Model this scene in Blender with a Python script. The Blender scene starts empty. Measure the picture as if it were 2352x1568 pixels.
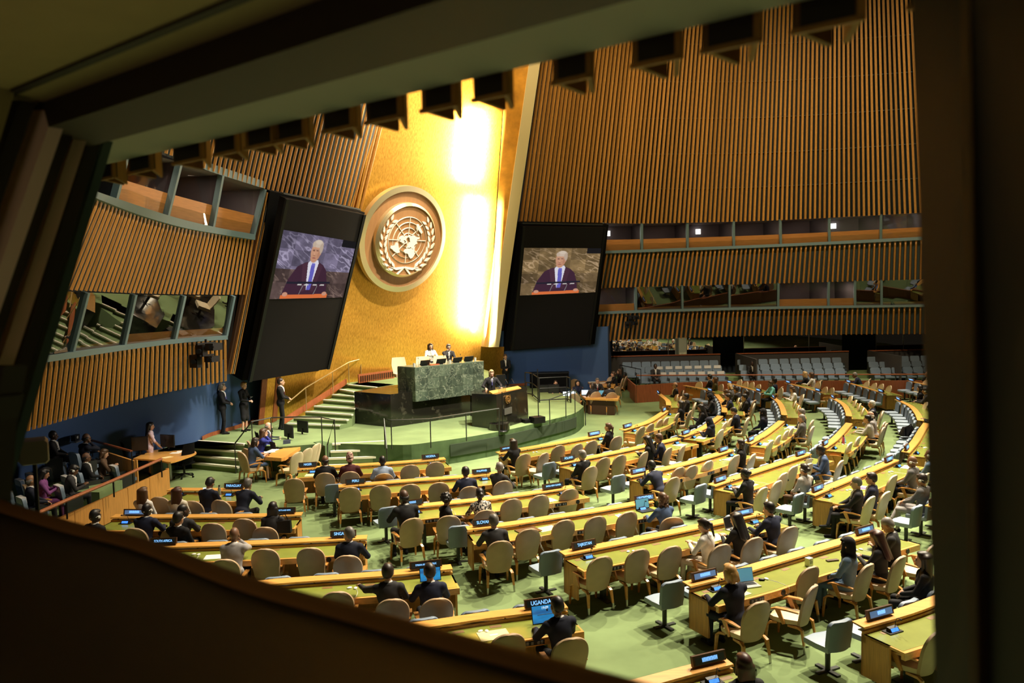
import bpy, math, random
import numpy as np
from mathutils import Vector, Matrix
random.seed(7)
SC = bpy.context.scene
COL = SC.collection
PI = math.pi

# ------------------------------------------------------------------ camera, world, lights, exposure
EYE = 5.65
FPX = 28.0 / 36.0 * 2352
PITCH = math.atan(120.0 / FPX)
ROLL = math.radians(1.26)
_F = np.array([0, math.cos(PITCH), -math.sin(PITCH)])
_U0 = np.array([0, math.sin(PITCH), math.cos(PITCH)])
_R = math.cos(ROLL) * np.array([1.0, 0, 0]) - math.sin(ROLL) * _U0
_U = math.sin(ROLL) * np.array([1.0, 0, 0]) + math.cos(ROLL) * _U0
_C = np.array([0, 0, EYE])
cd = bpy.data.cameras.new('camera')
cd.lens = 28.0; cd.sensor_width = 36.0; cd.clip_start = 0.05; cd.clip_end = 300
cd.dof.use_dof = True; cd.dof.focus_distance = 24.0; cd.dof.aperture_fstop = 2.6
cam = bpy.data.objects.new('camera', cd); COL.objects.link(cam)
cam.matrix_world = Matrix(((_R[0], _U[0], -_F[0], 0), (_R[1], _U[1], -_F[1], 0), (_R[2], _U[2], -_F[2], EYE), (0, 0, 0, 1)))
SC.camera = cam
w = bpy.data.worlds.new('world'); SC.world = w; w.use_nodes = True
w.node_tree.nodes['Background'].inputs[0].default_value = (1.0, 0.8, 0.55, 1)
w.node_tree.nodes['Background'].inputs[1].default_value = 0.012
SC.view_settings.view_transform = 'Standard'; SC.view_settings.look = 'None'
SC.view_settings.gamma = 1.0; SC.view_settings.use_curve_mapping = False
SC.view_settings.exposure = 0.0
SC.cycles.use_denoising = True
SC.cycles.max_bounces = 6; SC.cycles.diffuse_bounces = 3; SC.cycles.glossy_bounces = 3
SC.cycles.transparent_max_bounces = 8; SC.cycles.sample_clamp_indirect = 4.0
SC.cycles.caustics_reflective = False; SC.cycles.caustics_refractive = False

def spot(name, loc, to, power, angle=60, blend=0.5, radius=0.3, color=(1, 0.86, 0.62)):
    l = bpy.data.lights.new(name, 'SPOT'); l.energy = power; l.spot_size = math.radians(angle)
    l.spot_blend = blend; l.shadow_soft_size = radius; l.color = color
    o = bpy.data.objects.new(name, l); COL.objects.link(o); o.location = loc
    o.rotation_euler = (Vector(to) - Vector(loc)).to_track_quat('-Z', 'Y').to_euler()
    return o
def area(name, loc, to, power, sx, sy, color=(1, 0.86, 0.62)):
    l = bpy.data.lights.new(name, 'AREA'); l.energy = power; l.shape = 'RECTANGLE'; l.size = sx; l.size_y = sy; l.color = color
    o = bpy.data.objects.new(name, l); COL.objects.link(o); o.location = loc
    o.rotation_euler = (Vector(to) - Vector(loc)).to_track_quat('-Z', 'Y').to_euler()
    return o
WARM = (1.0, 0.87, 0.64)
# ceiling downlights of the hall (they hang high above the frame, mostly on the rear right half)
for (x, y, tx, ty, p, an) in [(6, 26, 3, 19, 13500, 62), (12, 22, 7, 15, 16000, 62), (14, 31, 10, 25, 15500, 62), (4, 33, 1, 27, 10500, 55),
                              (18, 26, 13, 20, 15500, 60), (9, 17, 5, 11, 11500, 60), (18, 36, 14, 34, 11000, 60), (1, 24, -3, 20, 6500, 55)]:
    spot('hall_downlight', (x, y, 20.5), (tx, ty, 0), p * 1.4, an, 0.55, 0.22, WARM)
spot('stage_downlight', (6, 22, 20), (-3.5, 30, 1), 26000, 36, 0.5, 0.25, (1, 0.9, 0.72))
spot('stage_downlight', (3, 20, 20), (1.0, 30, 1), 17000, 34, 0.5, 0.25, (1, 0.9, 0.72))
spot('left_downlight', (2, 16, 19), (-9, 20, 0), 8500, 55, 0.6, 0.3, WARM)
spot('left_stage_light', (0, 22, 19), (-9.5, 27.5, 1), 14000, 26, 0.7, 2.0, (1, 0.9, 0.75))
for x, tx in ((2, 5), (9, 12), (16, 20)):
    spot('slat_wall_light', (x, 26, 20), (tx, 43, 8.5), 5200, 70, 0.9, 0.5, (1, 0.80, 0.48))
spot('blue_wall_fill', (-1, 25, 5), (3.5, 41.5, 1.9), 2600, 34, 0.8, 1.0, (1, 0.92, 0.8))  # low fill spots added to brighten the blue walls, no fixture hangs there
spot('blue_wall_fill', (9, 27, 6.5), (-12.5, 24.2, 1.0), 4200, 36, 0.8, 1.2, (1, 0.92, 0.8))
spot('slat_wall_light', (-2, 24, 20), (-9.5, 25, 7), 2600, 60, 0.9, 0.5, (1, 0.78, 0.45))

# ------------------------------------------------------------------ picture geometry -> room geometry
def ray(px, py):
    return _F + _R * (px - 1176) / FPX - _U * (py - 784) / FPX
def at(px, py, z=0.0):
    d = ray(px, py); return Vector(_C + d * ((z - EYE) / d[2]))
def atY(px, py, Y):
    d = ray(px, py); return Vector(_C + d * (Y / d[1]))
def hit(px, py, P, n):
    d = ray(px, py); n = np.array(n, float); return Vector(_C + d * (np.dot(np.array(P) - _C, n) / np.dot(d, n)))

# ------------------------------------------------------------------ materials
MATS = {}
def mat(name, col, rough=0.6, metal=0.0, noise=0.0, nscale=8.0, stretch=(1, 1, 1), bump=0.0, rnd=0.0, spec=0.5, emit=0.0, coat=0.0, sheen=0.0, col2=None, ramp=None):
    if name in MATS: return MATS[name]
    m = bpy.data.materials.new(name); m.use_nodes = True; MATS[name] = m
    nt = m.node_tree; b = nt.nodes['Principled BSDF']
    b.inputs['Base Color'].default_value = (*col, 1); b.inputs['Roughness'].default_value = rough
    b.inputs['Metallic'].default_value = metal; b.inputs['Specular IOR Level'].default_value = spec
    if coat: b.inputs['Coat Weight'].default_value = coat; b.inputs['Coat Roughness'].default_value = 0.25
    if sheen: b.inputs['Sheen Weight'].default_value = sheen
    if emit: b.inputs['Emission Color'].default_value = (*col, 1); b.inputs['Emission Strength'].default_value = emit
    src = None
    if noise or bump:
        tc = nt.nodes.new('ShaderNodeTexCoord'); mp = nt.nodes.new('ShaderNodeMapping'); mp.inputs['Scale'].default_value = stretch
        nz = nt.nodes.new('ShaderNodeTexNoise'); nz.inputs['Scale'].default_value = nscale; nz.inputs['Detail'].default_value = 5
        nt.links.new(tc.outputs['Object'], mp.inputs[0]); nt.links.new(mp.outputs[0], nz.inputs['Vector'])
        if noise:
            cr = nt.nodes.new('ShaderNodeValToRGB')
            lo, hi = ramp or (0.3, 0.7)
            c2 = col2 or tuple(max(0, c * (1 - noise)) for c in col)
            c1 = col if col2 else tuple(min(1, c * (1 + noise * 0.6)) for c in col)
            cr.color_ramp.elements[0].position = lo; cr.color_ramp.elements[0].color = (*c2, 1)
            cr.color_ramp.elements[1].position = hi; cr.color_ramp.elements[1].color = (*c1, 1)
            nt.links.new(nz.outputs['Fac'], cr.inputs[0]); src = cr.outputs[0]
        if bump:
            bp = nt.nodes.new('ShaderNodeBump'); bp.inputs['Strength'].default_value = bump; bp.inputs['Distance'].default_value = 0.02
            nt.links.new(nz.outputs['Fac'], bp.inputs['Height']); nt.links.new(bp.outputs[0], b.inputs['Normal'])
    if rnd:
        oi = nt.nodes.new('ShaderNodeObjectInfo'); hv = nt.nodes.new('ShaderNodeHueSaturation')
        mr = nt.nodes.new('ShaderNodeMapRange'); mr.inputs['To Min'].default_value = 1 - rnd; mr.inputs['To Max'].default_value = 1 + rnd
        nt.links.new(oi.outputs['Random'], mr.inputs['Value']); nt.links.new(mr.outputs[0], hv.inputs['Value'])
        if src is not None: nt.links.new(src, hv.inputs['Color'])
        else: hv.inputs['Color'].default_value = (*col, 1)
        src = hv.outputs[0]
    if src is not None: nt.links.new(src, b.inputs['Base Color'])
    return m
def glass(name, refl=0.12, top=0.9, tint=(0.02, 0.025, 0.03), ior_mix=True):
    if name in MATS: return MATS[name]
    m = bpy.data.materials.new(name); m.use_nodes = True; MATS[name] = m; nt = m.node_tree; nt.nodes.clear()
    out = nt.nodes.new('ShaderNodeOutputMaterial'); mx = nt.nodes.new('ShaderNodeMixShader')
    tr = nt.nodes.new('ShaderNodeBsdfTransparent'); gl = nt.nodes.new('ShaderNodeBsdfGlossy'); gl.inputs['Roughness'].default_value = 0.01
    tr.inputs[0].default_value = (0.85, 0.88, 0.87, 1)
    lw = nt.nodes.new('ShaderNodeLayerWeight'); lw.inputs[0].default_value = 0.35
    mr = nt.nodes.new('ShaderNodeMapRange'); mr.inputs['To Min'].default_value = refl; mr.inputs['To Max'].default_value = top
    nt.links.new(lw.outputs['Fresnel'], mr.inputs['Value']); nt.links.new(mr.outputs[0], mx.inputs[0])
    nt.links.new(tr.outputs[0], mx.inputs[1]); nt.links.new(gl.outputs[0], mx.inputs[2]); nt.links.new(mx.outputs[0], out.inputs[0])
    return m
def vcol_emit(name, strength=1.0):
    m = bpy.data.materials.new(name); m.use_nodes = True; nt = m.node_tree; nt.nodes.clear()
    out = nt.nodes.new('ShaderNodeOutputMaterial'); e = nt.nodes.new('ShaderNodeEmission'); e.inputs[1].default_value = strength
    a = nt.nodes.new('ShaderNodeAttribute'); a.attribute_name = 'Col'
    nt.links.new(a.outputs['Color'], e.inputs[0]); nt.links.new(e.outputs[0], out.inputs[0]); return m

WOOD = mat('desk_wood', (0.74, 0.37, 0.085), 0.32, noise=0.22, nscale=3, stretch=(1, 14, 14), coat=0.25)
WOODV = mat('panel_wood', (0.60, 0.28, 0.065), 0.42, noise=0.22, nscale=3, stretch=(14, 14, 1), coat=0.15)
REDWOOD = mat('red_wood', (0.30, 0.085, 0.03), 0.45, noise=0.25, nscale=3, stretch=(10, 10, 1))
SLAT = mat('slat_wood', (0.50, 0.225, 0.045), 0.5, noise=0.18, nscale=4, stretch=(8, 8, 0.6), rnd=0.14)
DARKSLAT = mat('slat_backing', (0.018, 0.028, 0.03), 0.7)
LEATHER = mat('desk_leather', (0.235, 0.27, 0.045), 0.26, noise=0.08, nscale=5, spec=0.9, coat=0.3)
TAN = mat('tan_leather', (0.40, 0.275, 0.16), 0.5, noise=0.08, nscale=6, rnd=0.07)
CREAM = mat('cream_lit_tan_leather', (0.66, 0.53, 0.34), 0.5, noise=0.06, nscale=6)  # also the lit copy of TAN on chair backs at right
CHAIRWOOD = mat('chair_wood', (0.58, 0.26, 0.06), 0.35, noise=0.2, nscale=6, stretch=(1, 1, 6), coat=0.3)
STEEL = mat('steel', (0.45, 0.44, 0.41), 0.32, metal=0.9)
DSTEEL = mat('dark_steel', (0.05, 0.055, 0.05), 0.4, metal=0.5)
BLUEL = mat('blue_leather', (0.17, 0.225, 0.30), 0.48, noise=0.06, nscale=5, rnd=0.06)
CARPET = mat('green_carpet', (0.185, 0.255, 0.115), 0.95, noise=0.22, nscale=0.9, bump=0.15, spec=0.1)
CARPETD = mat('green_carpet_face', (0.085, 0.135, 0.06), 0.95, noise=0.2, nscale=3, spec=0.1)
NOSING = mat('cream_nosing', (0.80, 0.76, 0.62), 0.6)
BLUEWALL = mat('blue_wall', (0.05, 0.105, 0.25), 0.85, noise=0.06, nscale=40)
NAVYWALL = mat('navy_wall', (0.010, 0.018, 0.035), 0.8)
TEAL = mat('teal_frame', (0.14, 0.21, 0.235), 0.55)
BLACK = mat('black_plastic', (0.006, 0.006, 0.0065), 0.45, spec=0.3)
MBLACK = mat('matt_black', (0.004, 0.004, 0.004), 0.85, spec=0.1)
SCREENB = mat('screen_black', (0.009, 0.008, 0.008), 0.8, spec=0.1)
DARKROOM = mat('booth_interior', (0.13, 0.105, 0.12), 0.9)
BOOTHWOOD = mat('booth_wood', (0.55, 0.22, 0.06), 0.5, noise=0.15, nscale=2, stretch=(1, 1, 12))
WHITE = mat('white_plastic', (0.78, 0.76, 0.70), 0.45)
PAPER = mat('paper', (0.82, 0.80, 0.74), 0.8)
CREAMPAPER = mat('cream_paper', (0.85, 0.70, 0.36), 0.7)
LED = mat('led_blue', (0.05, 0.22, 0.95), 0.5, emit=1.3)
LEDTXT = mat('led_text', (0.22, 0.52, 1.0), 0.5, emit=1.4)
PLATEGLASS = mat('plate_glass', (0.035, 0.05, 0.07), 0.25)
BROWN = mat('dark_brown_wood', (0.07, 0.032, 0.016), 0.45)
SLOTB = mat('slot_brown', (0.20, 0.105, 0.03), 0.5)
GRILLE = mat('carpet_grille', (0.028, 0.045, 0.022), 0.9)
LIT = mat('booth_panel_and_fill', (1, 0.97, 0.88), 0.5, emit=3.0)

# ------------------------------------------------------------------ mesh helpers
class MB:
    def __init__(s): s.v = []; s.f = []; s.m = []
    def add(s, vs, fs, m=0):
        o = len(s.v); s.v += [tuple(v) for v in vs]; s.f += [tuple(i + o for i in f) for f in fs]; s.m += [m] * len(fs); return s
    def box(s, c, size, rz=0.0, M=None, m=0):
        x, y, z = (q / 2 for q in size)
        vs = [Vector((a * x, b * y, d * z)) for d in (-1, 1) for a, b in ((-1, -1), (1, -1), (1, 1), (-1, 1))]
        R = M or Matrix.Rotation(rz, 3, 'Z'); c = Vector(c)
        return s.add([R @ v + c for v in vs], [(3, 2, 1, 0), (4, 5, 6, 7), (0, 1, 5, 4), (1, 2, 6, 5), (2, 3, 7, 6), (3, 0, 4, 7)], m)
    def hexa(s, lo, hi, m=0):      # lo, hi: rings of n points
        n = len(lo)
        fs = [tuple(range(n - 1, -1, -1)), tuple(range(n, 2 * n))] + [(i, (i + 1) % n, (i + 1) % n + n, i + n) for i in range(n)]
        return s.add(list(lo) + list(hi), fs, m)
    def prism(s, poly, z0, z1, m=0):
        return s.hexa([(p[0], p[1], z0) for p in poly], [(p[0], p[1], z1) for p in poly], m)
    def rings(s, R, closed=False, cap=True, m=0):   # list of rings (same count)
        n = len(R[0]); k = len(R); vs = [p for r in R for p in r]; fs = []
        for i in range(k - 1 + (1 if closed else 0)):
            a, b = i * n, ((i + 1) % k) * n
            fs += [(a + j, a + (j + 1) % n, b + (j + 1) % n, b + j) for j in range(n)]
        if cap and not closed: fs += [tuple(range(n - 1, -1, -1)), tuple(range((k - 1) * n, k * n))]
        return s.add(vs, fs, m)
    def tube(s, pts, r, n=8, m=0):
        pts = [Vector(p) for p in pts]; R = []
        rr = r if isinstance(r, (list, tuple)) else [r] * len(pts)
        for i, p in enumerate(pts):
            t = (pts[min(i + 1, len(pts) - 1)] - pts[max(i - 1, 0)]).normalized()
            a = t.cross(Vector((0, 0, 1)) if abs(t.z) < 0.9 else Vector((0, 1, 0))).normalized(); b = t.cross(a)
            R.append([p + (a * math.cos(q) + b * math.sin(q)) * rr[i] for q in [2 * PI * j / n for j in range(n)]])
        return s.rings(R, m=m)
    def flatbar(s, pts, w, t, side=None, m=0):      # bar of width w (along side) and thickness t
        pts = [Vector(p) for p in pts]; R = []
        for i, p in enumerate(pts):
            d = (pts[min(i + 1, len(pts) - 1)] - pts[max(i - 1, 0)]).normalized()
            a = Vector(side) if side else d.cross(Vector((0, 0, 1))); a = (a - d * a.dot(d)).normalized(); b = d.cross(a)
            ww = w[i] if isinstance(w, (list, tuple)) else w; tt = t[i] if isinstance(t, (list, tuple)) else t
            R.append([p + a * ww / 2 + b * tt / 2, p - a * ww / 2 + b * tt / 2, p - a * ww / 2 - b * tt / 2, p + a * ww / 2 - b * tt / 2])
        return s.rings(R, m=m)
    def lathe(s, prof, n=16, c=(0, 0, 0), m=0):
        R = [[(c[0] + r * math.cos(2 * PI * j / n), c[1] + r * math.sin(2 * PI * j / n), c[2] + z) for j in range(n)] for r, z in prof]
        return s.rings(R, m=m)
    def quad(s, a, b, c, d, t=0.0, m=0):
        if not t: return s.add([a, b, c, d], [(0, 1, 2, 3)], m)
        a, b, c, d = map(Vector, (a, b, c, d)); n = (b - a).cross(d - a).normalized() * t
        return s.hexa([a, b, c, d], [a + n, b + n, c + n, d + n], m)
    def mesh(s, name, mats, smooth=False):
        me = bpy.data.meshes.new(name); me.from_pydata([tuple(v) for v in s.v], [], s.f)
        for m in (mats if isinstance(mats, (list, tuple)) else [mats]): me.materials.append(m)
        if len(me.materials) > 1: me.polygons.foreach_set('material_index', s.m)
        if smooth:
            me.polygons.foreach_set('use_smooth', [True] * len(me.polygons))
            try: me.set_sharp_from_angle(angle=math.radians(40))
            except Exception: pass
        me.update(); return me
def obj(name, mb, mats=None, parent=None, smooth=False, M=None, label=None):
    me = mb if isinstance(mb, bpy.types.Mesh) else mb.mesh(name, mats, smooth)
    o = bpy.data.objects.new(name, me); COL.objects.link(o)
    if parent is not None: o.parent = parent
    if M is not None: o.matrix_local = M
    if label: o['label'] = label
    return o
def tag(o, label, cat, group=None):
    o['label'] = label; o['category'] = cat
    if group: o['group'] = group
    return o
def thing(name, label, cat, loc=(0, 0, 0), rz=0.0, group=None, M=None):
    o = bpy.data.objects.new(name, None); COL.objects.link(o); o.empty_display_size = 0.1
    if M is not None: o.matrix_world = M
    else: o.location = loc; o.rotation_euler = (0, 0, rz)
    return tag(o, label, cat, group)
def struct(name, mb, mats, parent=None, smooth=False):
    o = obj(name, mb, mats, parent, smooth)
    if parent is None: o['kind'] = 'structure'
    return o
SEATREG = []
def spawn(tpl, name, label, cat, loc, rz, group, scale=1.0):   # a copy of a template thing: its own parts, shared mesh data
    r = thing(name, label, cat, loc, rz, group)
    if scale != 1.0: r.scale = (scale,) * 3
    for nm, me in tpl: obj(nm, me, parent=r)
    if 'chair' in name or 'seat' in name: SEATREG.append([Vector(loc), rz, False])
    return r
ORD = ['first', 'second', 'third', 'fourth', 'fifth', 'sixth', 'seventh', 'eighth', 'ninth', 'tenth', 'eleventh', 'twelfth', 'thirteenth', 'fourteenth', 'fifteenth', 'sixteenth']
def resample(P, n):
    P = [Vector(p) for p in P]; L = [0]
    for i in range(len(P) - 1): L.append(L[-1] + (P[i + 1] - P[i]).length)
    out = []
    for k in range(n):
        q = L[-1] * k / (n - 1); i = 0
        while i < len(P) - 2 and L[i + 1] < q: i += 1
        t = (q - L[i]) / max(1e-9, L[i + 1] - L[i]); out.append(P[i].lerp(P[i + 1], t))
    return out
def smooth_curve(P, n):           # Catmull-Rom through P, then even spacing
    P = [Vector(p) for p in P]
    if len(P) < 3: return resample(P, n)
    Q = [P[0] * 2 - P[1]] + P + [P[-1] * 2 - P[-2]]; out = []
    for i in range(1, len(Q) - 2):
        a, b, c, d = Q[i - 1:i + 3]
        for k in range(12):
            t = k / 12
            out.append(0.5 * ((2 * b) + (c - a) * t + (2 * a - 5 * b + 4 * c - d) * t * t + (3 * b - a - 3 * c + d) * t ** 3))
    out.append(P[-1]); return resample(out, n)
# ------------------------------------------------------------------ the hall: floor, walls
floor = MB(); floor.prism([(-16, 3), (27, -6), (34, 20), (30, 52), (-2, 52), (-14, 36)], -0.05, 0.0)
struct('floor', floor, CARPET)
# ceiling of the hall, far above the frame
struct('ceiling', MB().prism([(-14, 2), (26, -4), (33, 20), (28, 46), (0, 46), (-12, 36)], 23.5, 23.7), mat('ceiling_paint', (0.05, 0.045, 0.04), 0.9))

KL, ZL = 0.33, 2.75      # lean of the side walls, height where the lowest slats end
_low = [at(x, y, ZL) for x, y in ((40, 994), (65.5, 987), (190.5, 951), (351, 906.5), (518, 874), (540, 871))]
_co = np.polyfit([p.y for p in _low], [p.x for p in _low], 2)
def lhit(px, py):        # pixel -> point of the leaning left wall
    d = ray(px, py); ts = np.linspace(6, 46, 6000); P = _C[None] + d[None] * ts[:, None]
    g = (P[:, 0] - np.polyval(_co, P[:, 1])) / np.sqrt(1 + np.polyval(np.polyder(_co), P[:, 1]) ** 2) - KL * (P[:, 2] - ZL)
    i = np.where((g[:-1] > 0) & (g[1:] <= 0))[0]
    return Vector(P[i[0]])
def lcurve(pix, n): return smooth_curve([lhit(*p) for p in pix], n)
L_LOW = lcurve([(40, 994), (65.5, 987), (190.5, 951), (351, 906.5), (518, 874)], 40)
L_S1 = lcurve([(60, 836), (110, 830), (287, 803), (414.5, 787), (517, 779.5)], 40)
L_S1T = lcurve([(70, 819), (115, 814.5), (277, 792), (405, 778), (517, 770)], 40)
L_MID = lcurve([(110, 664.5), (163, 666), (319, 673), (450, 675.5), (560, 676)], 40)
L_S2 = lcurve([(200, 450), (228, 462), (319, 496), (414.5, 523), (510, 540), (580, 551)], 40)
L_S2T = lcurve([(205, 436), (236, 448), (383, 496), (485, 521), (580, 538.5)], 40)
L_UP = lcurve([(380, 352), (481.5, 390.6), (615, 435), (719, 455.6), (828, 480)], 40)
L_TOPPIX = [(470, 60), (560, 110), (690, 180), (790, 225), (905, 268)]

def wdir(P, i): return (P[min(i + 1, len(P) - 1)] - P[max(i - 1, 0)]).normalized()
def strip(P, Q, off=0.0, nrm=None):      # a sheet between two curves
    m = MB()
    for i in range(len(P) - 1): m.add([P[i], P[i + 1], Q[i + 1], Q[i]], [(0, 1, 2, 3)])
    return m
def slats(parent, bot, top, n, w, depth, inward, V=True, cut=0.0, mats=None):
    B = resample(bot, n); T = resample(top, n)
    for i in range(n):
        b, t = B[i], T[i]; up = (t - b).normalized(); s = wdir(B, i); s = (s - up * s.dot(up)).normalized()
        o = up.cross(s).normalized()
        if o.dot(inward) < 0: o = -o
        m = MB(); e = up * cut
        if V:       # two boards meeting at a ridge, mitred at the top
            ring = lambda p, q: [p - s * w / 2, p - s * w * 0.15 + o * depth + q, p + s * w * 0.15 + o * depth + q, p + s * w / 2]
            m.hexa(ring(b, e * 0), ring(t, -e))
        else:
            ring = lambda p: [p - s * w / 2, p - s * w / 2 + o * depth, p + s * w / 2 + o * depth, p + s * w / 2]
            m.hexa(ring(b), ring(t))
        obj('slat', m, mats or SLAT, parent)
IN_L = Vector((1, -0.2, 0)); IN_R = Vector((0.1, -1, 0))
wl = struct('wall_left', strip([p - IN_L * 0.16 for p in L_LOW], [p - IN_L * 0.16 for p in L_S1]), DARKSLAT)
slats(wl, L_LOW, L_S1, 43, 0.128, 0.036, IN_L, cut=0.2)
obj('slat_backing', strip([p - IN_L * 0.16 for p in L_MID], [p - IN_L * 0.16 for p in L_S2]), DARKSLAT, wl)
slats(wl, L_MID, L_S2, 46, 0.112, 0.034, IN_L, cut=0.2)
# long slats above the upper booths
upb = L_UP; upt = []
for i, p in enumerate(upb):
    f = i / (len(upb) - 1)
    x0, y0 = (540 + f * 340, 30 + f * 190)
    k = 0.33
    upt.append(p + Vector((0.31 * 7.5, -0.10 * 7.5, 7.5)))
obj('slat_backing', strip([p - IN_L * 0.16 for p in upb], [p - IN_L * 0.16 for p in upt]), DARKSLAT, wl)
slats(wl, upb, upt, 44, 0.115, 0.05, IN_L)
for P, Q in ((L_S1, L_S1T), (L_S2, L_S2T)):
    m = MB()
    for i in range(len(P) - 1):
        a = IN_L * 0.10
        m.hexa([P[i] + a, P[i + 1] + a, P[i + 1] - a * 3, P[i] - a * 3], [Q[i] + a, Q[i + 1] + a, Q[i + 1] - a * 3, Q[i] - a * 3])
    obj('sill_band', m, TEAL, wl)
# head band over the upper booths
HB = lcurve([(420, 366), (478, 392.5), (606, 433)], 20); HB2 = [p + Vector((0.05, 0, 0.22)) for p in HB]
obj('head_band', strip([p + IN_L * 0.02 for p in HB], [p + IN_L * 0.02 for p in HB2]), TEAL, wl)
# lower blue wall, vertical, standing a little behind the slats
BW = smooth_curve([Vector((-15, 6, 0)), Vector((-15.4, 13, 0)), Vector((-15.2, 19, 0)), Vector((-13.9, 24, 0)), at(412, 1021, 0.8), at(480, 1000, 0.8), at(560, 976, 0.8), at(605, 960, 0.8) + Vector((0, 1.2, 0))], 70)
for p in BW: p.z = 0
m = MB()
for i in range(len(BW) - 1):
    a, b = BW[i], BW[i + 1]; m.add([a, b, b + Vector((0.3, 0, 3.4)), a + Vector((0.3, 0, 3.4))], [(0, 1, 2, 3)])
m_ = m.mesh('blue_lower_wall', BLUEWALL)
import bmesh
b_ = bmesh.new(); b_.from_mesh(m_); bmesh.ops.remove_doubles(b_, verts=b_.verts, dist=1e-4); b_.to_mesh(m_); b_.free()
m_.polygons.foreach_set('use_smooth', [True] * len(m_.polygons)); obj('blue_lower_wall', m_, parent=wl)
m = MB()
for i in [q for q in range(len(BW) - 1) if BW[q].y > 26.3]:
    a, b = BW[i] + Vector((0.13, -0.04, 0.8)), BW[i + 1] + Vector((0.13, -0.04, 0.8)); m.hexa([a, b, b + Vector((.03, -.02, 0)), a + Vector((.03, -.02, 0))], [q + Vector((0, 0, .13)) for q in (a, b, b + Vector((.03, -.02, 0)), a + Vector((.03, -.02, 0)))])
bb = struct('baseboard_left', m, REDWOOD)

# booth windows of the left wall: frame, tilted pane, wooden counter, dark room behind
WIN = [0]
def booth(tl, tr, br, bl, inward, counter=0.34, pane=None, depth=1.6, lamp=None, notice=False, lampmat=None):
    WIN[0] += 1
    tl, tr, br, bl = map(Vector, (tl, tr, br, bl)); i = inward.normalized()
    m = MB(); u = (tr - tl).normalized()
    for a, b in ((tl, bl), (tr, br)):
        m.flatbar([b, a], 0.11, 0.16, side=u)
    o = struct('window_%d' % WIN[0], m, TEAL)
    e = u * 0.05
    tv = i * (.35 if counter >= .4 else 0); obj('pane', MB().quad(bl + e, br - e, tr - e - tv, tl + e - tv), pane or glass('booth_glass', 0.02, 0.12), o)
    if counter:
        h = 0.08 * i
        c0, c1 = bl - h, br - h; t0, t1 = bl.lerp(tl, counter) - h, br.lerp(tr, counter) - h
        obj('counter', MB().hexa([c0, c1, c1 - i * .05, c0 - i * .05], [t0, t1, t1 - i * .05, t0 - i * .05]), BOOTHWOOD, o)
    d = -i * depth
    m = MB(); m.add([bl, br, tr, tl, bl + d, br + d, tr + d, tl + d], [(4, 5, 6, 7), (0, 1, 5, 4), (2, 3, 7, 6), (0, 4, 7, 3), (1, 5, 6, 2)])
    obj('booth_room', m, DARKROOM, o)
    if counter >= .3:
        c_ = (tl + tr) / 2 - i * .5 - Vector((0, 0, .15)); area('booth_panel_and_fill', c_, (bl + br) / 2 - i * .12, 16 if i.x > .5 else 22, .5, .3, (1, .82, .6))  # fill light added to the booth, which only hall light reaches
    if lamp is not None:
        p = bl.lerp(br, lamp).lerp(tl.lerp(tr, lamp), 0.72) + d * 0.9
        obj('lamp_panel', MB().quad(p - u * .14 - Vector((0, 0, .14)), p + u * .14 - Vector((0, 0, .14)), p + u * .14 + Vector((0, 0, .14)), p - u * .14 + Vector((0, 0, .14)), 0.02), lampmat or LIT, o)
    if notice:
        p = bl.lerp(br, 0.45).lerp(tl.lerp(tr, 0.45), 0.72) + d * 0.85; z = Vector((0, 0, 1))
        n = obj('notice', MB().quad(p - u * .12 - z * .2, p + u * .12 - z * .2, p + u * .12 + z * .2, p - u * .12 + z * .2, 0.01), mat('notice_grey', (0.12, 0.12, 0.14), 0.8), o)
        q = MB()
        for k in range(5): q.box(p + i * 0.03 + z * (0.15 - 0.06 * k), (0.16 - 0.03 * (k % 2), 0.012, 0.018), rz=math.atan2(u.y, u.x))
        obj('print_lines', q, mat('notice_print', (0.32, 0.32, 0.34), 0.8), n)
    return o
lw = [(70, 664), (197, 671), (307, 676), (421, 678.5), (535, 679)]; lb = [(40, 822), (162, 808), (282, 791), (399, 779.5), (517, 770.5)]
GL2 = glass('booth_glass_bright', 0.16)
for k in range(4):
    booth(lhit(lw[k][0], lw[k][1]), lhit(*lw[k + 1]), lhit(*lb[k + 1]), lhit(*lb[k]), IN_L, 0.20 if k > 1 else 0.08, GL2, notice=k == 3, lamp=0.75 if k == 0 else None, lampmat=mat('dim_panel', (0.8, 0.8, 0.75), 0.5, emit=1.2))
uw = [(292, 340), (412, 372), (508, 402), (606, 434)]; ub = [(262, 456), (381, 496), (486, 521), (580, 538.5)]
for k in range(3):
    o = booth(lhit(*uw[k]), lhit(*uw[k + 1]), lhit(*ub[k + 1]), lhit(*ub[k]), IN_L, 0.42, notice=k > 0)
    if k != 1:
        p = lhit(*ub[k]).lerp(lhit(*ub[k + 1]), 0.55) + Vector((-.5, 0, .42))
        obj('chair_back', MB().box(p, (.12, .5, .32), rz=.2), mat('booth_chair', (.35, .22, .15), .6), o)
        obj('microphone', MB().tube([p + Vector((.2, .55, -.1)), p + Vector((.25, .5, .1)), p + Vector((.4, .4, .2))], .03, 6), BLACK, o)
# vertical slats and thin strips closing the left wall against the screen
m = struct('trim_1', MB().quad(lhit(604, 441), lhit(614, 441), lhit(531, 858), lhit(520, 860), 0.1), BROWN)
for k in range(3):
    x = 4 * k
    obj('strip', MB().flatbar([lhit(522 + x, 858) + IN_L * .12, lhit(606 + x, 442) + IN_L * .12], 0.03, 0.05), SLAT if k != 1 else STEEL, m)

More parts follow.
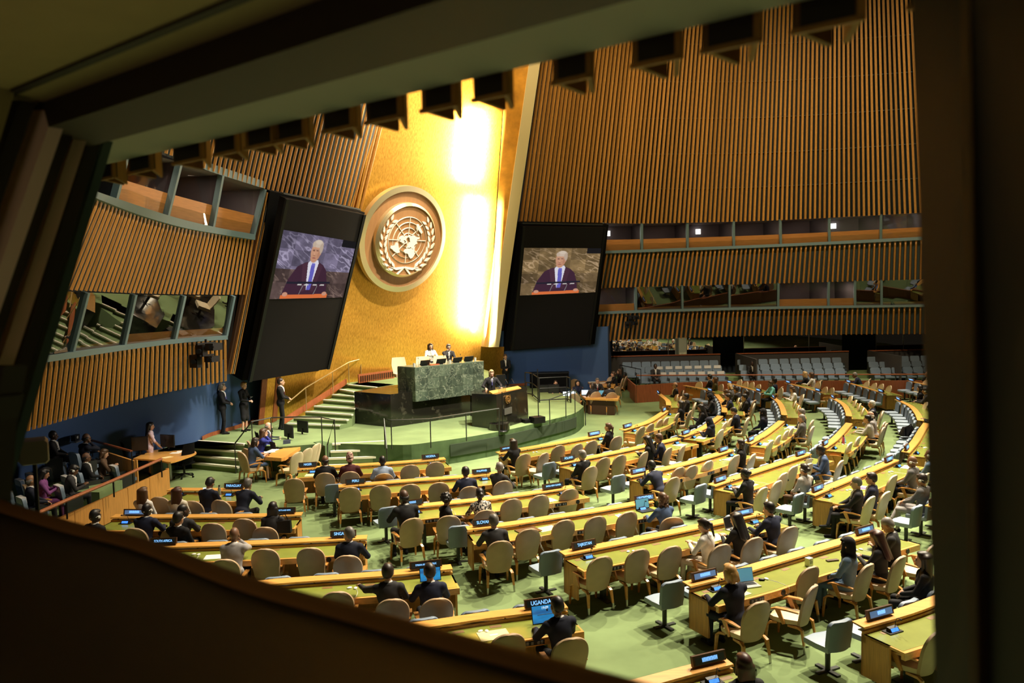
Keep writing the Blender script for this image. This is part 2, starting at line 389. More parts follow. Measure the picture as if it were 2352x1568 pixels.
# ------------------------------------------------------------------ right wall
def ry(px): return 44.6 - 2.0 * ((px - 1740) / 400.0) ** 2
def rc(pix, n, dy=0.0): return smooth_curve([atY(x, y, ry(x) + dy) for x, y in pix], n)
R_LOW = rc([(1350, 784), (1366, 783.5), (1500, 778), (1750, 770), (2000, 767), (2230, 765)], 60)
R_S1 = rc([(1360, 722), (1375, 721.5), (1500, 717), (1750, 710), (2000, 706), (2230, 703)], 60, -.45)
R_S1T = rc([(1360, 716), (1375, 715.5), (1500, 711), (1750, 704), (2000, 700.5), (2230, 697)], 60, -.45)
R_MID = rc([(1360, 662), (1385, 661), (1500, 657.5), (1750, 651), (2000, 644), (2230, 638)], 60, -.9)
R_S2 = rc([(1375, 582.5), (1392, 582), (1500, 578.5), (1750, 568.5), (2000, 557), (2230, 545)], 60, -1.4)
R_S2T = rc([(1375, 577), (1392, 576), (1500, 572), (1750, 562), (2000, 550), (2230, 537)], 60, -1.4)
R_UPB = rc([(1195, 508), (1300, 509), (1392, 511.5), (1500, 512), (1750, 506), (2000, 494), (2230, 481)], 100, -1.9)
R_UPT = smooth_curve([atY(1262, 10, 38.2), atY(1500, -10, 39.2), atY(1750, -10, 39.8), atY(2000, -25, 39.2), atY(2190, -40, 37.8)], 100)
R_UPT = [b + (t - b) * 1.12 for b, t in zip(R_UPB, R_UPT)]
wr = struct('wall_right', strip([p + Vector((0, .22, 0)) for p in R_UPB], [p + Vector((0, .22, 0)) for p in R_UPT]), DARKSLAT)
slats(wr, R_UPB, R_UPT, 98, 0.105, 0.13, IN_R, V=False)
for lo, hi, n in ((R_LOW, R_S1, 80), (R_MID, R_S2, 80)):
    obj('slat_backing', strip([p + Vector((0, .2, 0)) for p in lo], [p + Vector((0, .2, 0)) for p in hi]), mat('teal_backing', (0.035, 0.055, 0.06), .7), wr)
    slats(wr, lo, hi, n, 0.11, 0.09, IN_R, V=True, cut=0.18)
for P, Q in ((R_S1, R_S1T), (R_S2, R_S2T)):
    m = MB()
    for i in range(len(P) - 1):
        a = Vector((0, -.15, 0)); b = Vector((0, .4, 0))
        m.hexa([P[i] + a, P[i + 1] + a, P[i + 1] + b, P[i] + b], [Q[i] + a, Q[i + 1] + a, Q[i + 1] + b, Q[i] + b])
    obj('sill_band', m, TEAL, wr)
# fixing rails seen as pale dots between the long slats
for k in range(1, 7):
    f = k / 7.0; P = [b.lerp(t, f) + Vector((0, .12, 0)) for b, t in zip(R_UPB, R_UPT)]
    m = MB()
    for i in range(0, len(P) - 1): m.hexa([P[i], P[i + 1], P[i + 1] + Vector((0, .03, 0)), P[i] + Vector((0, .03, 0))], [p + Vector((0, 0, .05)) for p in (P[i], P[i + 1], P[i + 1] + Vector((0, .03, 0)), P[i] + Vector((0, .03, 0)))])
    obj('fixing_rail', m, mat('rail_teal', (0.05, 0.075, 0.08), .6), wr)
def on(C, pxs):          # points of a level curve nearest the given picture columns
    out = []
    for px in pxs:
        d = ray(px, 650); best = min(C, key=lambda p: abs(p.x / p.y - d[0] / d[1])); out.append(best)
    return out
def fine(C): return resample(C, 900)
cols = [1386, 1474.6, 1579, 1685, 1792.5, 1904, 2022, 2140, 2230]
T, B = on(fine(R_UPB), cols), on(fine(R_S2T), cols)
for k in range(8): booth(T[k], T[k + 1], B[k + 1], B[k], IN_R, 0.40, lamp={0: .34, 2: .50, 5: .45}.get(k), depth=2.2)
cols = [1366, 1459.5, 1566, 1675, 1787, 1903, 1964, 2025, 2140, 2230]
T, B = on(fine(R_MID), cols), on(fine(R_S1T), cols)
for k in range(9): booth(T[k], T[k + 1], B[k + 1], B[k], IN_R, 0.30 if k in (0, 4, 5) else 0.12, pane=GL2 if k in (1, 2, 3, 6, 7, 8) else None, depth=2.2)
# ground level behind the rear seats: dark panels, glass walls, a pale door post
yb = 46.0
def gw(px0, px1, pyt, pyb, Y=yb): return [atY(px0, pyb, Y), atY(px1, pyb, Y), atY(px1, pyt, Y), atY(px0, pyt, Y)]
m = MB(); a, b = atY(1398, 900, 46.9), atY(2300, 900, 46.9)
m.add([(a.x, a.y, 0), (b.x, b.y, 0), (b.x, b.y, 3.4), (a.x, a.y, 3.4)], [(0, 1, 2, 3)])
obj('navy_lower_wall', m, NAVYWALL, wr)
MIRG = glass('lobby_glass', 0.62)
for (x0, x1) in ((1400, 1535), (1535, 1560), (1577, 1637), (1708, 1858), (1858, 1934), (2012, 2075), (2075, 2170)):
    WIN[0] += 1
    q = gw(x0, x1, 765, 832); h = Vector((0, -.10, 0))
    o = struct('window_%d' % WIN[0], MB().flatbar([q[0], q[3]], .03, .05), STEEL)
    obj('pane', MB().quad(*q), MIRG, o)
obj('pale_post', MB().box(atY(1568, 800, 45.5), (.42, .2, 2.4)), mat('pale_post', (.55, .50, .26), .6, emit=.12), wr)  # faint glow added to the post, which is no lamp
# ------------------------------------------------------------------ gold wall, emblem, screens
GA = Vector((-9.15, 30.7, 0.8)); GW = Vector((0.7, 0.714, 0)); GN = Vector((0.714, -0.7, 0)); GK = 0.25
GUP = (GN * GK + Vector((0, 0, 1))).normalized(); GNL = GW.cross(GUP); GNL = GNL if GNL.dot(GN) > 0 else -GNL
def ghit(px, py, off=0.0): return hit(px, py, GA + GN * off, GNL)
GOLD = mat('gold_leaf', (0.85, 0.455, 0.075), 0.34, metal=0.6, noise=1, nscale=13.0, stretch=(2.2, 2.2, 0.30), col2=(0.62, 0.30, 0.04), ramp=(0.34, 0.62), bump=0.04)
def tune_gold():      # tarnish flecks between the leaf courses
    nt = GOLD.node_tree; b = nt.nodes['Principled BSDF']
    tc = nt.nodes.new('ShaderNodeTexCoord'); mp = nt.nodes.new('ShaderNodeMapping'); mp.inputs['Scale'].default_value = (7, 7, 3.2)
    n = nt.nodes.new('ShaderNodeTexNoise'); n.inputs['Scale'].default_value = 5.0; n.inputs['Detail'].default_value = 8; n.inputs['Roughness'].default_value = 0.75
    cr = nt.nodes.new('ShaderNodeValToRGB'); cr.color_ramp.elements[0].position = 0.60; cr.color_ramp.elements[0].color = (0, 0, 0, 1)
    cr.color_ramp.elements[1].position = 0.68; cr.color_ramp.elements[1].color = (1, 1, 1, 1)
    mx = nt.nodes.new('ShaderNodeMixRGB'); mx.inputs[2].default_value = (0.22, 0.10, 0.02, 1)
    nt.links.new(tc.outputs['Object'], mp.inputs[0]); nt.links.new(mp.outputs[0], n.inputs['Vector']); nt.links.new(n.outputs['Fac'], cr.inputs[0])
    ml = nt.nodes.new('ShaderNodeMath'); ml.operation = 'MULTIPLY'; ml.inputs[1].default_value = 0.65
    nt.links.new(cr.outputs[0], ml.inputs[0]); nt.links.new(ml.outputs[0], mx.inputs[0])
    old = b.inputs['Base Color'].links[0].from_socket; nt.links.new(old, mx.inputs[1]); nt.links.new(mx.outputs[0], b.inputs['Base Color'])
tune_gold()
b0 = GA - GW * 0.6 - GUP * 1.0; b1 = ghit(1134, 797); b1 = b1 - GUP * 4.0
t0 = b0 + GUP * 21 + GW * 0.8; t1 = ghit(1164, 160); t1 = t1 + (t1 - ghit(1145, 500)) * 0.9
wf = struct('wall_front', MB().quad(b0, b1, t1, t0), GOLD)
obj('gold_foot', MB().quad(ghit(1105, 880, .01) - GUP * 1.2, ghit(1158, 880, .01) - GUP * 1.2, ghit(1158, 796, .01), ghit(1105, 796, .01)), GOLD, wf)
# return of the gold wall and its pale front edge
OFF = 0.9
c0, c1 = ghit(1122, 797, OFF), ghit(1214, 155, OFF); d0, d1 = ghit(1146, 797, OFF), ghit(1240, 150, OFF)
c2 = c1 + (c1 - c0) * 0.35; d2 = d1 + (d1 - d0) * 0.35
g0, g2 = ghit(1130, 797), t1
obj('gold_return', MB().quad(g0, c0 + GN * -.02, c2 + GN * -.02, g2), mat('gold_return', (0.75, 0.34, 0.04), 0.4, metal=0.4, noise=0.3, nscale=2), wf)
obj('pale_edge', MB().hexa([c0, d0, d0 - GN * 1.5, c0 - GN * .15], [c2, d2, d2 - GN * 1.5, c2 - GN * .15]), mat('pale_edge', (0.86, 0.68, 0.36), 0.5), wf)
# left return: gold pilaster leaning with the wall, wooden reveals
pl = [ghit(592, 975, .55), ghit(604, 972, .5), ghit(622, 984, .45), ghit(632, 978, .2)]
ph = [p + GUP * 12 for p in pl]
m = MB().quad(pl[1], pl[2], ph[2], ph[1], .02); obj('gold_pilaster', m, GOLD, wf)
for a, b in ((0, 1), (2, 3)): obj('reveal', MB().quad(pl[a], pl[b], ph[b], ph[a], .05), REDWOOD, wf)
# wash lights floating before the gold wall, for fixtures hidden on its return
for ya, yb_ in ((258, 418), (458, 766)):
    pa, pb = ghit(1117, ya), ghit(1101, yb_); c_ = (pa + pb) / 2 + GNL * 0.45
    l = area('gold_wash', c_, c_ - GNL, 170 * (pa - pb).length, .10, (pa - pb).length, (1, 0.86, 0.62))
    zax = GNL; yax = (pa - pb).normalized(); xax = yax.cross(zax).normalized(); yax = zax.cross(xax)
    l.matrix_world = Matrix(((xax.x, yax.x, zax.x, c_.x), (xax.y, yax.y, zax.y, c_.y), (xax.z, yax.z, zax.z, c_.z), (0, 0, 0, 1)))
    c_ = (pa + pb) / 2 + GNL * 1.1; n2 = (GNL + GW * .8).normalized()
    l = area('gold_wash_wide', c_, c_ - n2, 150 * (pa - pb).length * (1.9 if ya < 300 else .8), .3, (pa - pb).length, (1, 0.84, 0.58))
    zax = n2; yax = (pa - pb).normalized(); xax = yax.cross(zax).normalized(); zax = xax.cross(yax)
    l.matrix_world = Matrix(((xax.x, yax.x, zax.x, c_.x), (xax.y, yax.y, zax.y, c_.y), (xax.z, yax.z, zax.z, c_.z), (0, 0, 0, 1)))
spot('gold_top_wash', ghit(1000, 120) + GN * 5 + Vector((0, 0, 2)), ghit(950, 300), 12000, 75, 0.8, 0.5, (1, 0.85, 0.58))
spot('gold_low_wash', Vector((1.5, 27, 14)), ghit(880, 780), 4000, 46, 0.9, 0.5, (1, 0.85, 0.58))

# emblem
EC = ghit(927, 550, 0.42)
EM = Matrix(((GW.x, GUP.x, GNL.x, EC.x), (GW.y, GUP.y, GNL.y, EC.y), (GW.z, GUP.z, GNL.z, EC.z), (0, 0, 0, 1)))
ER = 2.17
em = thing('emblem', 'round wooden emblem with white map and laurel branches on the gold wall', 'emblem', M=EM)
DISC = mat('emblem_wood', (0.36, 0.18, 0.075), 0.6, noise=0.1, nscale=1.5, stretch=(6, 1, 1))
SILV = mat('emblem_ring', (0.80, 0.68, 0.42), 0.28, metal=0.75)
RELIEF = mat('emblem_relief', (0.80, 0.74, 0.66), 0.6)
def ringm(r0, r1, z0, z1, n=72, zin=None):
    m = MB(); R = []
    for k in range(n):
        a = 2 * PI * k / n; c, s = math.cos(a), math.sin(a)
        R.append([(r0 * c, r0 * s, z0), (r1 * c, r1 * s, z0), (r1 * c, r1 * s, z1 * .6), (r0 * c, r0 * s, zin if zin is not None else z1)])
    return m.rings(R, closed=True)
obj('backing_disc', MB().lathe([(0.001, -.2), (ER * .98, -.2), (ER * .98, 0), (0.001, 0)], 72), DISC, em, True)
obj('outer_ring', ringm(ER * .90, ER, -.2, .10), SILV, em, True)
obj('raised_disc', MB().lathe([(0.001, 0), (ER * .68, 0), (ER * .68, .24), (0.001, .24)], 72), DISC, em, True)
obj('inner_ring', ringm(ER * .65, ER * .70, 0, .31), SILV, em, True)
ZR = 0.245; GR = ER * 0.435; GC = (0.0, 0.02)
for r in (1.0, .77, .54, .31): obj('parallel', ringm(GR * r - .014, GR * r + .014, ZR, ZR + .03, 48), RELIEF, em).location = (GC[0], GC[1], 0)
for k in range(8):
    a = k * PI / 4; c, s = math.cos(a), math.sin(a); w_ = .012
    P = [(GC[0] + r * c - q * s, GC[1] + r * s + q * c) for r, q in ((GR * .1, -w_), (GR, -w_), (GR, w_), (GR * .1, w_))]
    obj('meridian', MB().prism(P, ZR, ZR + .03), RELIEF, em)
LAND = dict(
    north_america=[(83, -70), (76, -95), (70, -128), (71, -156), (65, -168), (58, -158), (60, -146), (55, -130), (48, -124), (38, -123), (30, -115), (23, -108), (17, -100), (14, -90), (9, -79), (16, -88), (21, -87), (19, -95), (26, -97), (29, -90), (25, -81), (32, -80), (40, -74), (45, -65), (50, -60), (54, -57), (60, -65), (62, -78), (52, -80), (58, -94), (66, -86), (70, -72)],
    south_america=[(11, -74), (8, -60), (4, -51), (-5, -35), (-13, -38), (-23, -42), (-34, -54), (-41, -63), (-54, -68), (-46, -75), (-30, -71), (-18, -70), (-6, -81), (2, -79)],
    africa=[(36, -5), (37, 10), (31, 20), (31, 32), (15, 39), (11, 51), (-3, 40), (-15, 40), (-26, 33), (-34, 25), (-34, 18), (-17, 12), (-1, 9), (5, 4), (5, -8), (14, -17), (27, -13)],
    eurasia=[(71, 27), (59, 5), (57, 9), (53, 6), (48, -4), (43, -9), (36, -6), (43, 4), (44, 9), (38, 16), (45, 13), (37, 23), (41, 28), (37, 36), (30, 34), (13, 44), (17, 55), (25, 57), (29, 49), (25, 62), (20, 72), (8, 77), (20, 87), (16, 95), (2, 103), (13, 100), (10, 107), (22, 110), (30, 122), (39, 118), (35, 128), (43, 133), (55, 138), (60, 155), (52, 158), (62, 177), (68, -172), (70, 160), (73, 130), (77, 104), (72, 75), (68, 50)],
    australia=[(-12, 131), (-11, 142), (-25, 153), (-38, 147), (-32, 133), (-35, 117), (-22, 114)],
    greenland=[(83, -35), (76, -20), (68, -28), (60, -44), (70, -54), (78, -72)], madagascar=[(-13, 49), (-25, 47), (-20, 44)],
    japan=[(45, 142), (36, 141), (32, 131), (38, 138)], borneo=[(6, 117), (-3, 116), (1, 109)], new_guinea=[(-1, 131), (-10, 150), (-8, 138)], britain=[(58, -4), (51, 1), (50, -5)], sumatra=[(5, 96), (-5, 105), (-2, 99)])
for nm, pts in LAND.items():
    P = []
    for la, lo in pts:
        r = GR * (90 - la) / 150.0; P.append((GC[0] + r * math.sin(math.radians(lo)), GC[1] - r * math.cos(math.radians(lo))))
    obj('continent' if len(pts) > 10 else 'island', MB().prism(P, ZR, ZR + .055), RELIEF, em)
for sgn in (-1, 1):
    for k in range(9):
        a = math.radians(-64 + 13.2 * k); rr = ER * .555
        c = Vector((math.cos(a) * rr, math.sin(a) * rr - .06, 0))
        for sd in (-1, 1):
            ta = a + PI / 2 - sd * 0.42 ; t = Vector((math.cos(ta), math.sin(ta), 0)); q = Vector((-t.y, t.x, 0)); L = 0.36 - .012 * k
            c2_ = c + Vector((math.cos(a), math.sin(a), 0)) * sd * 0.055
            P = [c2_, c2_ + t * L * .35 + q * .055, c2_ + t * L * .75 + q * .035, c2_ + t * L, c2_ + t * L * .7 - q * .035, c2_ + t * L * .3 - q * .05]
            P = [(sgn * p.x, p.y) for p in P]
            if sgn < 0: P = P[::-1]
            obj('laurel_leaf', MB().prism(P, ZR, ZR + .05), RELIEF, em)
    P = [(sgn * x, y) for x, y in ((.72, -1.08), (.42, -1.20), (.12, -1.16), (-.06, -1.08), (.15, -1.08), (.45, -1.11))]
    obj('ribbon', MB().prism(P if sgn > 0 else P[::-1], ZR, ZR + .05), RELIEF, em)
    P = [(sgn * x, y) for x, y in ((-.02, -1.10), (.30, -1.40), (.36, -1.36), (.06, -1.06))]
    obj('ribbon_tail', MB().prism(P if sgn < 0 else P[::-1], ZR, ZR + .04), RELIEF, em)

# what the two screens show: a speaker at a lectern before a marble wall, painted row by row
def broadcast(tint):
    Wp, Hp = 220, 150; yy, xx = np.mgrid[0:Hp, 0:Wp]; x = xx / (Wp - 1); y = yy / (Hp - 1)      # y downwards
    rs = np.random.RandomState(3); img = np.zeros((Hp, Wp, 3))
    def nz(sx, sy, seed):
        r = np.random.RandomState(seed); g = r.rand(sy + 2, sx + 2); u = x * sx; v = y * sy; i = u.astype(int); j = v.astype(int); fu = u - i; fv = v - j
        fu = fu * fu * (3 - 2 * fu); fv = fv * fv * (3 - 2 * fv)
        return (g[j, i] * (1 - fu) + g[j, i + 1] * fu) * (1 - fv) + (g[j + 1, i] * (1 - fu) + g[j + 1, i + 1] * fu) * fv
    base = np.array(tint[0]); tile = ((x * 5).astype(int) * 7 + (y * 4).astype(int) * 13) % 5 / 5.0
    n1 = nz(9, 7, 1) * .5 + nz(24, 18, 2) * .3 + nz(60, 44, 5) * .2
    xr, yr = x, y; x = np.clip(.62 * xr + .35 * yr, 0, .999); y = np.clip(.5 + .55 * yr - .5 * xr, 0, .999)
    vein = np.clip(1 - np.abs(nz(9, 26, 8) + .5 * nz(20, 60, 9) - .75) * 9, 0, 1) * np.clip(nz(6, 5, 12) * 2.2 - .7, 0, 1); x, y = xr, yr
    img[:] = base * (.45 + .6 * tile[..., None]) * (.6 + .9 * n1[..., None]) + vein[..., None] * np.array(tint[1])
    lower = y > .55; img[lower] *= np.array(tint[2])
    def blob(cx, cy, rx, ry, col, soft=.25, p=2.0):
        d = (np.abs((x - cx) / rx) ** p + np.abs((y - cy) / ry) ** p); a = np.clip((1 - d) / soft, 0, 1)[..., None]; img[:] = img * (1 - a) + np.array(col) * a
    def poly(pts, col):
        ins = np.zeros_like(x, bool); P = pts
        for k in range(len(P)):
            (x0, y0), (x1, y1) = P[k], P[(k + 1) % len(P)]
            c = ((y0 > y) != (y1 > y)) & (x < (x1 - x0) * (y - y0) / ((y1 - y0) or 1e-9) + x0); ins ^= c
        img[ins] = np.array(col)
    poly([(.15, .96), (.20, .70), (.28, .50), (.37, .43), (.45, .40), (.53, .40), (.61, .45), (.67, .54), (.71, .72), (.74, .96)], (.055, .022, .040))
    poly([(.40, .44), (.44, .38), (.53, .38), (.55, .44), (.50, .86), (.455, .86)], (.72, .70, .78))
    poly([(.455, .47), (.505, .47), (.515, .86), (.46, .86)], (.13, .12, .50)); poly([(.46, .43), (.50, .43), (.505, .47), (.455, .47)], (.16, .15, .55))
    poly([(.34, .46), (.405, .42), (.45, .86), (.40, .90)], (.075, .03, .05)); poly([(.545, .42), (.61, .47), (.55, .90), (.505, .86)], (.07, .028, .048))
    blob(.475, .25, .068, .155, (.60, .31, .19), .2); blob(.468, .345, .052, .085, (.55, .28, .17), .3); blob(.535, .27, .012, .03, (.55, .27, .17))
    blob(.487, .125, .072, .065, (.60, .48, .38), .35); blob(.535, .19, .026, .095, (.50, .39, .30), .4); blob(.435, .14, .025, .05, (.55, .43, .33), .4); blob(.49, .095, .05, .04, (.66, .55, .44), .5)
    blob(.445, .235, .018, .009, (.16, .07, .05)); blob(.492, .233, .018, .009, (.16, .07, .05)); blob(.445, .216, .024, .006, (.32, .20, .14)); blob(.492, .214, .024, .006, (.32, .20, .14))
    blob(.462, .285, .013, .028, (.66, .35, .22), .6); blob(.462, .312, .018, .008, (.36, .16, .10), .6); blob(.465, .350, .028, .009, (.34, .11, .09)); blob(.515, .29, .02, .08, (.48, .23, .14), .8)
    poly([(.19, .735), (.76, .720), (.76, .755), (.19, .770)], (.02, .018, .03))
    for q in (.33, .42, .53, .63): poly([(q, .772), (q + .055, .770), (q + .055, .790), (q, .792)], (.6, .58, .55))
    for q in (.375, .565):
        for k in range(8): blob(q + .004 * k, .94 - .02 * k, .005, .012, (.25, .23, .24))
    poly([(.15, .94), (.76, .93), (.76, 1.0), (.15, 1.0)], (.72, .17, .05)); blob(.20, .93, .035, .035, (.6, .3, .2)); blob(.715, .925, .035, .035, (.6, .3, .2))
    img[(x > .80) & (y < .12)] = (.012, .011, .012)
    return np.clip(img, 0, 1) * .9
def screen(label, TL, TR, BR, BL, pic, tint, back, side_off):
    n = (TR - TL).cross(BL - TL).normalized()
    if n.y > 0: n = -n
    t = thing('display_screen', label, 'screen', BL)
    L = Matrix.Translation(-BL)
    f = lambda p: p - BL
    obj('panel', MB().hexa([f(p) for p in (BL, BR, TR, TL)], [f(p) - n * .35 for p in (BL, BR, TR, TL)]), SCREENB, t)
    bk = [f(p) for p in back]
    obj('mounting_frame', MB().hexa(bk, [p - n * .8 for p in bk]), MBLACK, t)
    for a, b in ((TL, BL), (TR, BR)): obj('edge_strip', MB().flatbar([f(a), f(b)], .12, .1), BLACK, t)
    obj('top_rail', MB().flatbar([f(TL) - n * .2 + Vector((0, 0, .12)), f(TR) - n * .2 + Vector((0, 0, .12))], .08, .06), DSTEEL, t)
    img = broadcast(tint); H_, W_, _ = img.shape
    a, b, c, d = [hit(px, py, BL + n * .02, n) - BL for px, py in pic]
    vs = []; fs = []
    for j in range(H_):
        v = j / (H_ - 1); p0 = a.lerp(d, v); p1 = b.lerp(c, v)
        vs += [tuple(p0.lerp(p1, i / (W_ - 1))) for i in range(W_)]
    for j in range(H_ - 1): fs += [(j * W_ + i, (j + 1) * W_ + i, (j + 1) * W_ + i + 1, j * W_ + i + 1) for i in range(W_ - 1)]
    me = bpy.data.meshes.new('picture'); me.from_pydata(vs, [], fs); ca = me.color_attributes.new('Col', 'FLOAT_COLOR', 'POINT')
    ca.data.foreach_set('color', np.concatenate([img.reshape(-1, 3), np.ones((H_ * W_, 1))], 1).ravel().astype(np.float32))
    me.materials.append(vcol_emit('screen_picture', 1.0)); obj('picture', me, parent=t)
BL, BR, TL = atY(574, 876, 27.5), atY(753, 847, 31.0), atY(660, 457, 26.0)
n_ = (BR - BL).cross(TL - BL); TR = hit(836.5, 493, BL, n_)
# the lit picture has a slightly slanted top edge, as the panel leans
screen('large black screen left of the emblem showing a man at a lectern', TL, TR, BR, BL, [(648, 527), (819, 556), (787, 683), (613, 687)],
       [(.20, .17, .26), (.30, .27, .36), (.55, .42, .25)], [hit(x, y, BL + Vector((-.4, .6, 0)), n_) for x, y in ((556, 874), (752, 849), (838, 488), (620, 438))], 0)
BL, BR, TL = atY(1176, 803.5, 38.4), atY(1353, 792, 40.0), atY(1203, 520, 37.3)
n_ = (BR - BL).cross(TL - BL); TR = hit(1389, 523, BL, n_)
screen('large black screen right of the emblem showing the speaking man in colour', TL, TR, BR, BL, [(1204, 569), (1384, 570), (1369.5, 671), (1194, 678.5)],
       [(.26, .17, .075), (.34, .24, .15), (.7, .7, .75)], [hit(x, y, BL + Vector((-.2, .9, 0)), n_) for x, y in ((1158, 806), (1366, 790), (1398, 516), (1192, 514))], 0)
# slats seen edge-on beside the right screen
for k, (x0, x1) in enumerate(((1183, 1143), (1187, 1150), (1190, 1155), (1193, 1160))):
    obj('edge_slat', MB().flatbar([atY(x1, 798 - 3 * k, 39.6), atY(x0, 512, 38.6)], .08, .1), SLAT if k % 2 == 0 else BROWN, wr)

# ------------------------------------------------------------------ stage
ZS = 0.8; ZP = 1.95
front = smooth_curve([at(x, y, ZS) for x, y in ((887, 1021), (940, 1021), (998, 1014), (1050, 1007), (1100, 999), (1175, 985), (1250, 967), (1300, 955), (1325, 946), (1341, 933))], 40)
stl = [at(426, 1010, ZS), at(560, 1019, ZS)]
mid = [at(575, 1022, ZS), at(640, 1026, ZS), at(735, 1019, ZS), at(763, 1018, ZS)]
back_r = [at(1300, 905, ZS), at(1225, 888, ZS) + Vector((0, .4, 0)), Vector((-0.4, 39.6, ZS)), Vector((-9.3, 31.2, ZS)), Vector((-9.6, 30.4, ZS)), Vector((-10.4, 29.0, ZS)), Vector((-11.3, 25.0, ZS))]
poly = [(p.x, p.y) for p in stl + mid + front + back_r]
m = MB(); n = len(poly)
from mathutils.geometry import tessellate_polygon
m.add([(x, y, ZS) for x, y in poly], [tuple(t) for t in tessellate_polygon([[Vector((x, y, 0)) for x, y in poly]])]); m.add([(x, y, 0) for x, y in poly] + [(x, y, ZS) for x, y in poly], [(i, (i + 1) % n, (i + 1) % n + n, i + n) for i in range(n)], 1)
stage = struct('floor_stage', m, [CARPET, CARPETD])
for (x0, x1) in ((1033, 1130), (1147, 1211), (1225, 1273), (1283, 1314)):      # carpeted grilles in the curved face
    P = [p for p in front if x0 - 14 < 1176 + FPX * p.x / p.y < x1 + 10]
    P = resample(P, 6); q = [Vector((0.03 * (p.x + 3) / 8, -.035, 0)) for p in P]
    m = MB()
    for i in range(5): m.hexa([P[i] + Vector((0, 0, -.56)), P[i + 1] + Vector((0, 0, -.56)), P[i + 1] + Vector((0, 0, -.16)), P[i] + Vector((0, 0, -.16))], [P[i] + q[i] + Vector((0, 0, -.56)), P[i + 1] + q[i + 1] + Vector((0, 0, -.56)), P[i + 1] + q[i + 1] + Vector((0, 0, -.16)), P[i] + q[i] + Vector((0, 0, -.16))])
    obj('grille', m, GRILLE, stage)
def steps(pairs, deep, nm='step'):
    for (l, r, z) in pairs:
        d = Vector(deep); m = MB(); m.prism([l, r, r + d, l + d], 0, z)
        o = obj(nm, m, CARPET, stage); q = (r - l).normalized(); f = Vector((q.y, -q.x, 0)) * .03
        if f.dot(d) > 0: f = -f
        obj('nosing', MB().prism([l + f, r + f, r - f * 2.2, l - f * 2.2], z - .05, z + .012), NOSING, o)
steps([(at(426, 1010, .80), at(561, 1019.5, .80), .804), (at(441, 1029, .6), at(552, 1036, .6), .6), (at(440, 1045, .4), at(549, 1054.5, .4), .4), (at(440, 1062, .2), at(547, 1072, .2), .2)], (-.1, .8, 0))
steps([(at(763, 1019, .8), at(887, 1013, .8), .804), (at(759, 1036, .6), at(883, 1031, .6), .6), (at(754, 1052, .4), at(890, 1047.5, .4), .4), (at(748, 1068, .2), at(892, 1064, .2), .2)], (.1, .9, 0))
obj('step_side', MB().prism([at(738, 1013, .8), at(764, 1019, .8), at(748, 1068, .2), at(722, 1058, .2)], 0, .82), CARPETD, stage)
# stair along the gold wall up to the platform
zoomz = [ZS + (ZP - ZS) * (i + 1) / 8 for i in range(8)]
Lp = [(659, 972), (674, 958), (701, 945), (721, 932.5), (742, 918), (762.5, 906), (780, 894), (799, 883)]
Rp = [(780, 977), (797, 964), (808, 952), (814, 938), (814, 924), (813, 910), (813, 899.5), (864, 889.6)]
for i in range(8):
    l, r = at(*Lp[i], zoomz[i]), at(*Rp[i], zoomz[i])
    if i < 7: l2, r2 = at(*Lp[i + 1], zoomz[i + 1]), at(*Rp[i + 1], zoomz[i + 1])
    else: l2, r2 = l + Vector((.5, .9, 0)), r + Vector((.6, .9, 0))
    o = obj('stair', MB().prism([l, r, r2, l2], ZS, zoomz[i]), CARPET, stage)
    f = (l2 - l).normalized() * .09; f.z = 0
    obj('nosing', MB().prism([l - f * .2, r - f * .2, r + f, l + f], zoomz[i] - .04, zoomz[i] + .012), NOSING, o)
pf = [at(799, 883, ZP), at(864, 889.6, ZP), at(884, 897, ZP), Vector((-4.6, 28.9, 0)), Vector((-1.7, 31.6, 0)), Vector((-1.0, 33.0, 0)), Vector((-1.1, 36.2, 0)), Vector((-1.7, 38.2, 0)), Vector((-7.3, 32.5, 0))]
struct('floor_platform', MB().prism([(p.x, p.y) for p in pf], ZS, ZP), CARPET)
q = [ghit(640, 1000) + GN * .06, ghit(799, 880) + GN * .06]
a, b = GA + GW * .2 + GN * .08, at(790, 884, ZP) + GN * .0
m = MB(); A = at(652, 975, ZS + .1); B = at(797, 882, ZP)
obj('skirting', MB().hexa([A, B, B - GN * .08, A - GN * .08], [p + Vector((0, 0, .22)) for p in (A, B, B - GN * .08, A - GN * .08)]), REDWOOD, stage)
# vent in the gold wall
V = [at(824, 880, ZP) , at(906, 868, ZP)]; V = [Vector((p.x, p.y, ZP)) for p in V]; up = Vector((0, 0, .36)); nn = Vector((.7, -.7, 0)) * .06
m = struct('trim_2', MB().hexa([V[0], V[1], V[1] - nn, V[0] - nn], [p + up for p in (V[0], V[1], V[1] - nn, V[0] - nn)]), REDWOOD)
for k in range(16):
    p = V[0].lerp(V[1], (k + 1) / 17)
    obj('vent_slat', MB().box(p + nn * .4 + up * .5, (.045, .05, .22), rz=.78), BROWN, m)
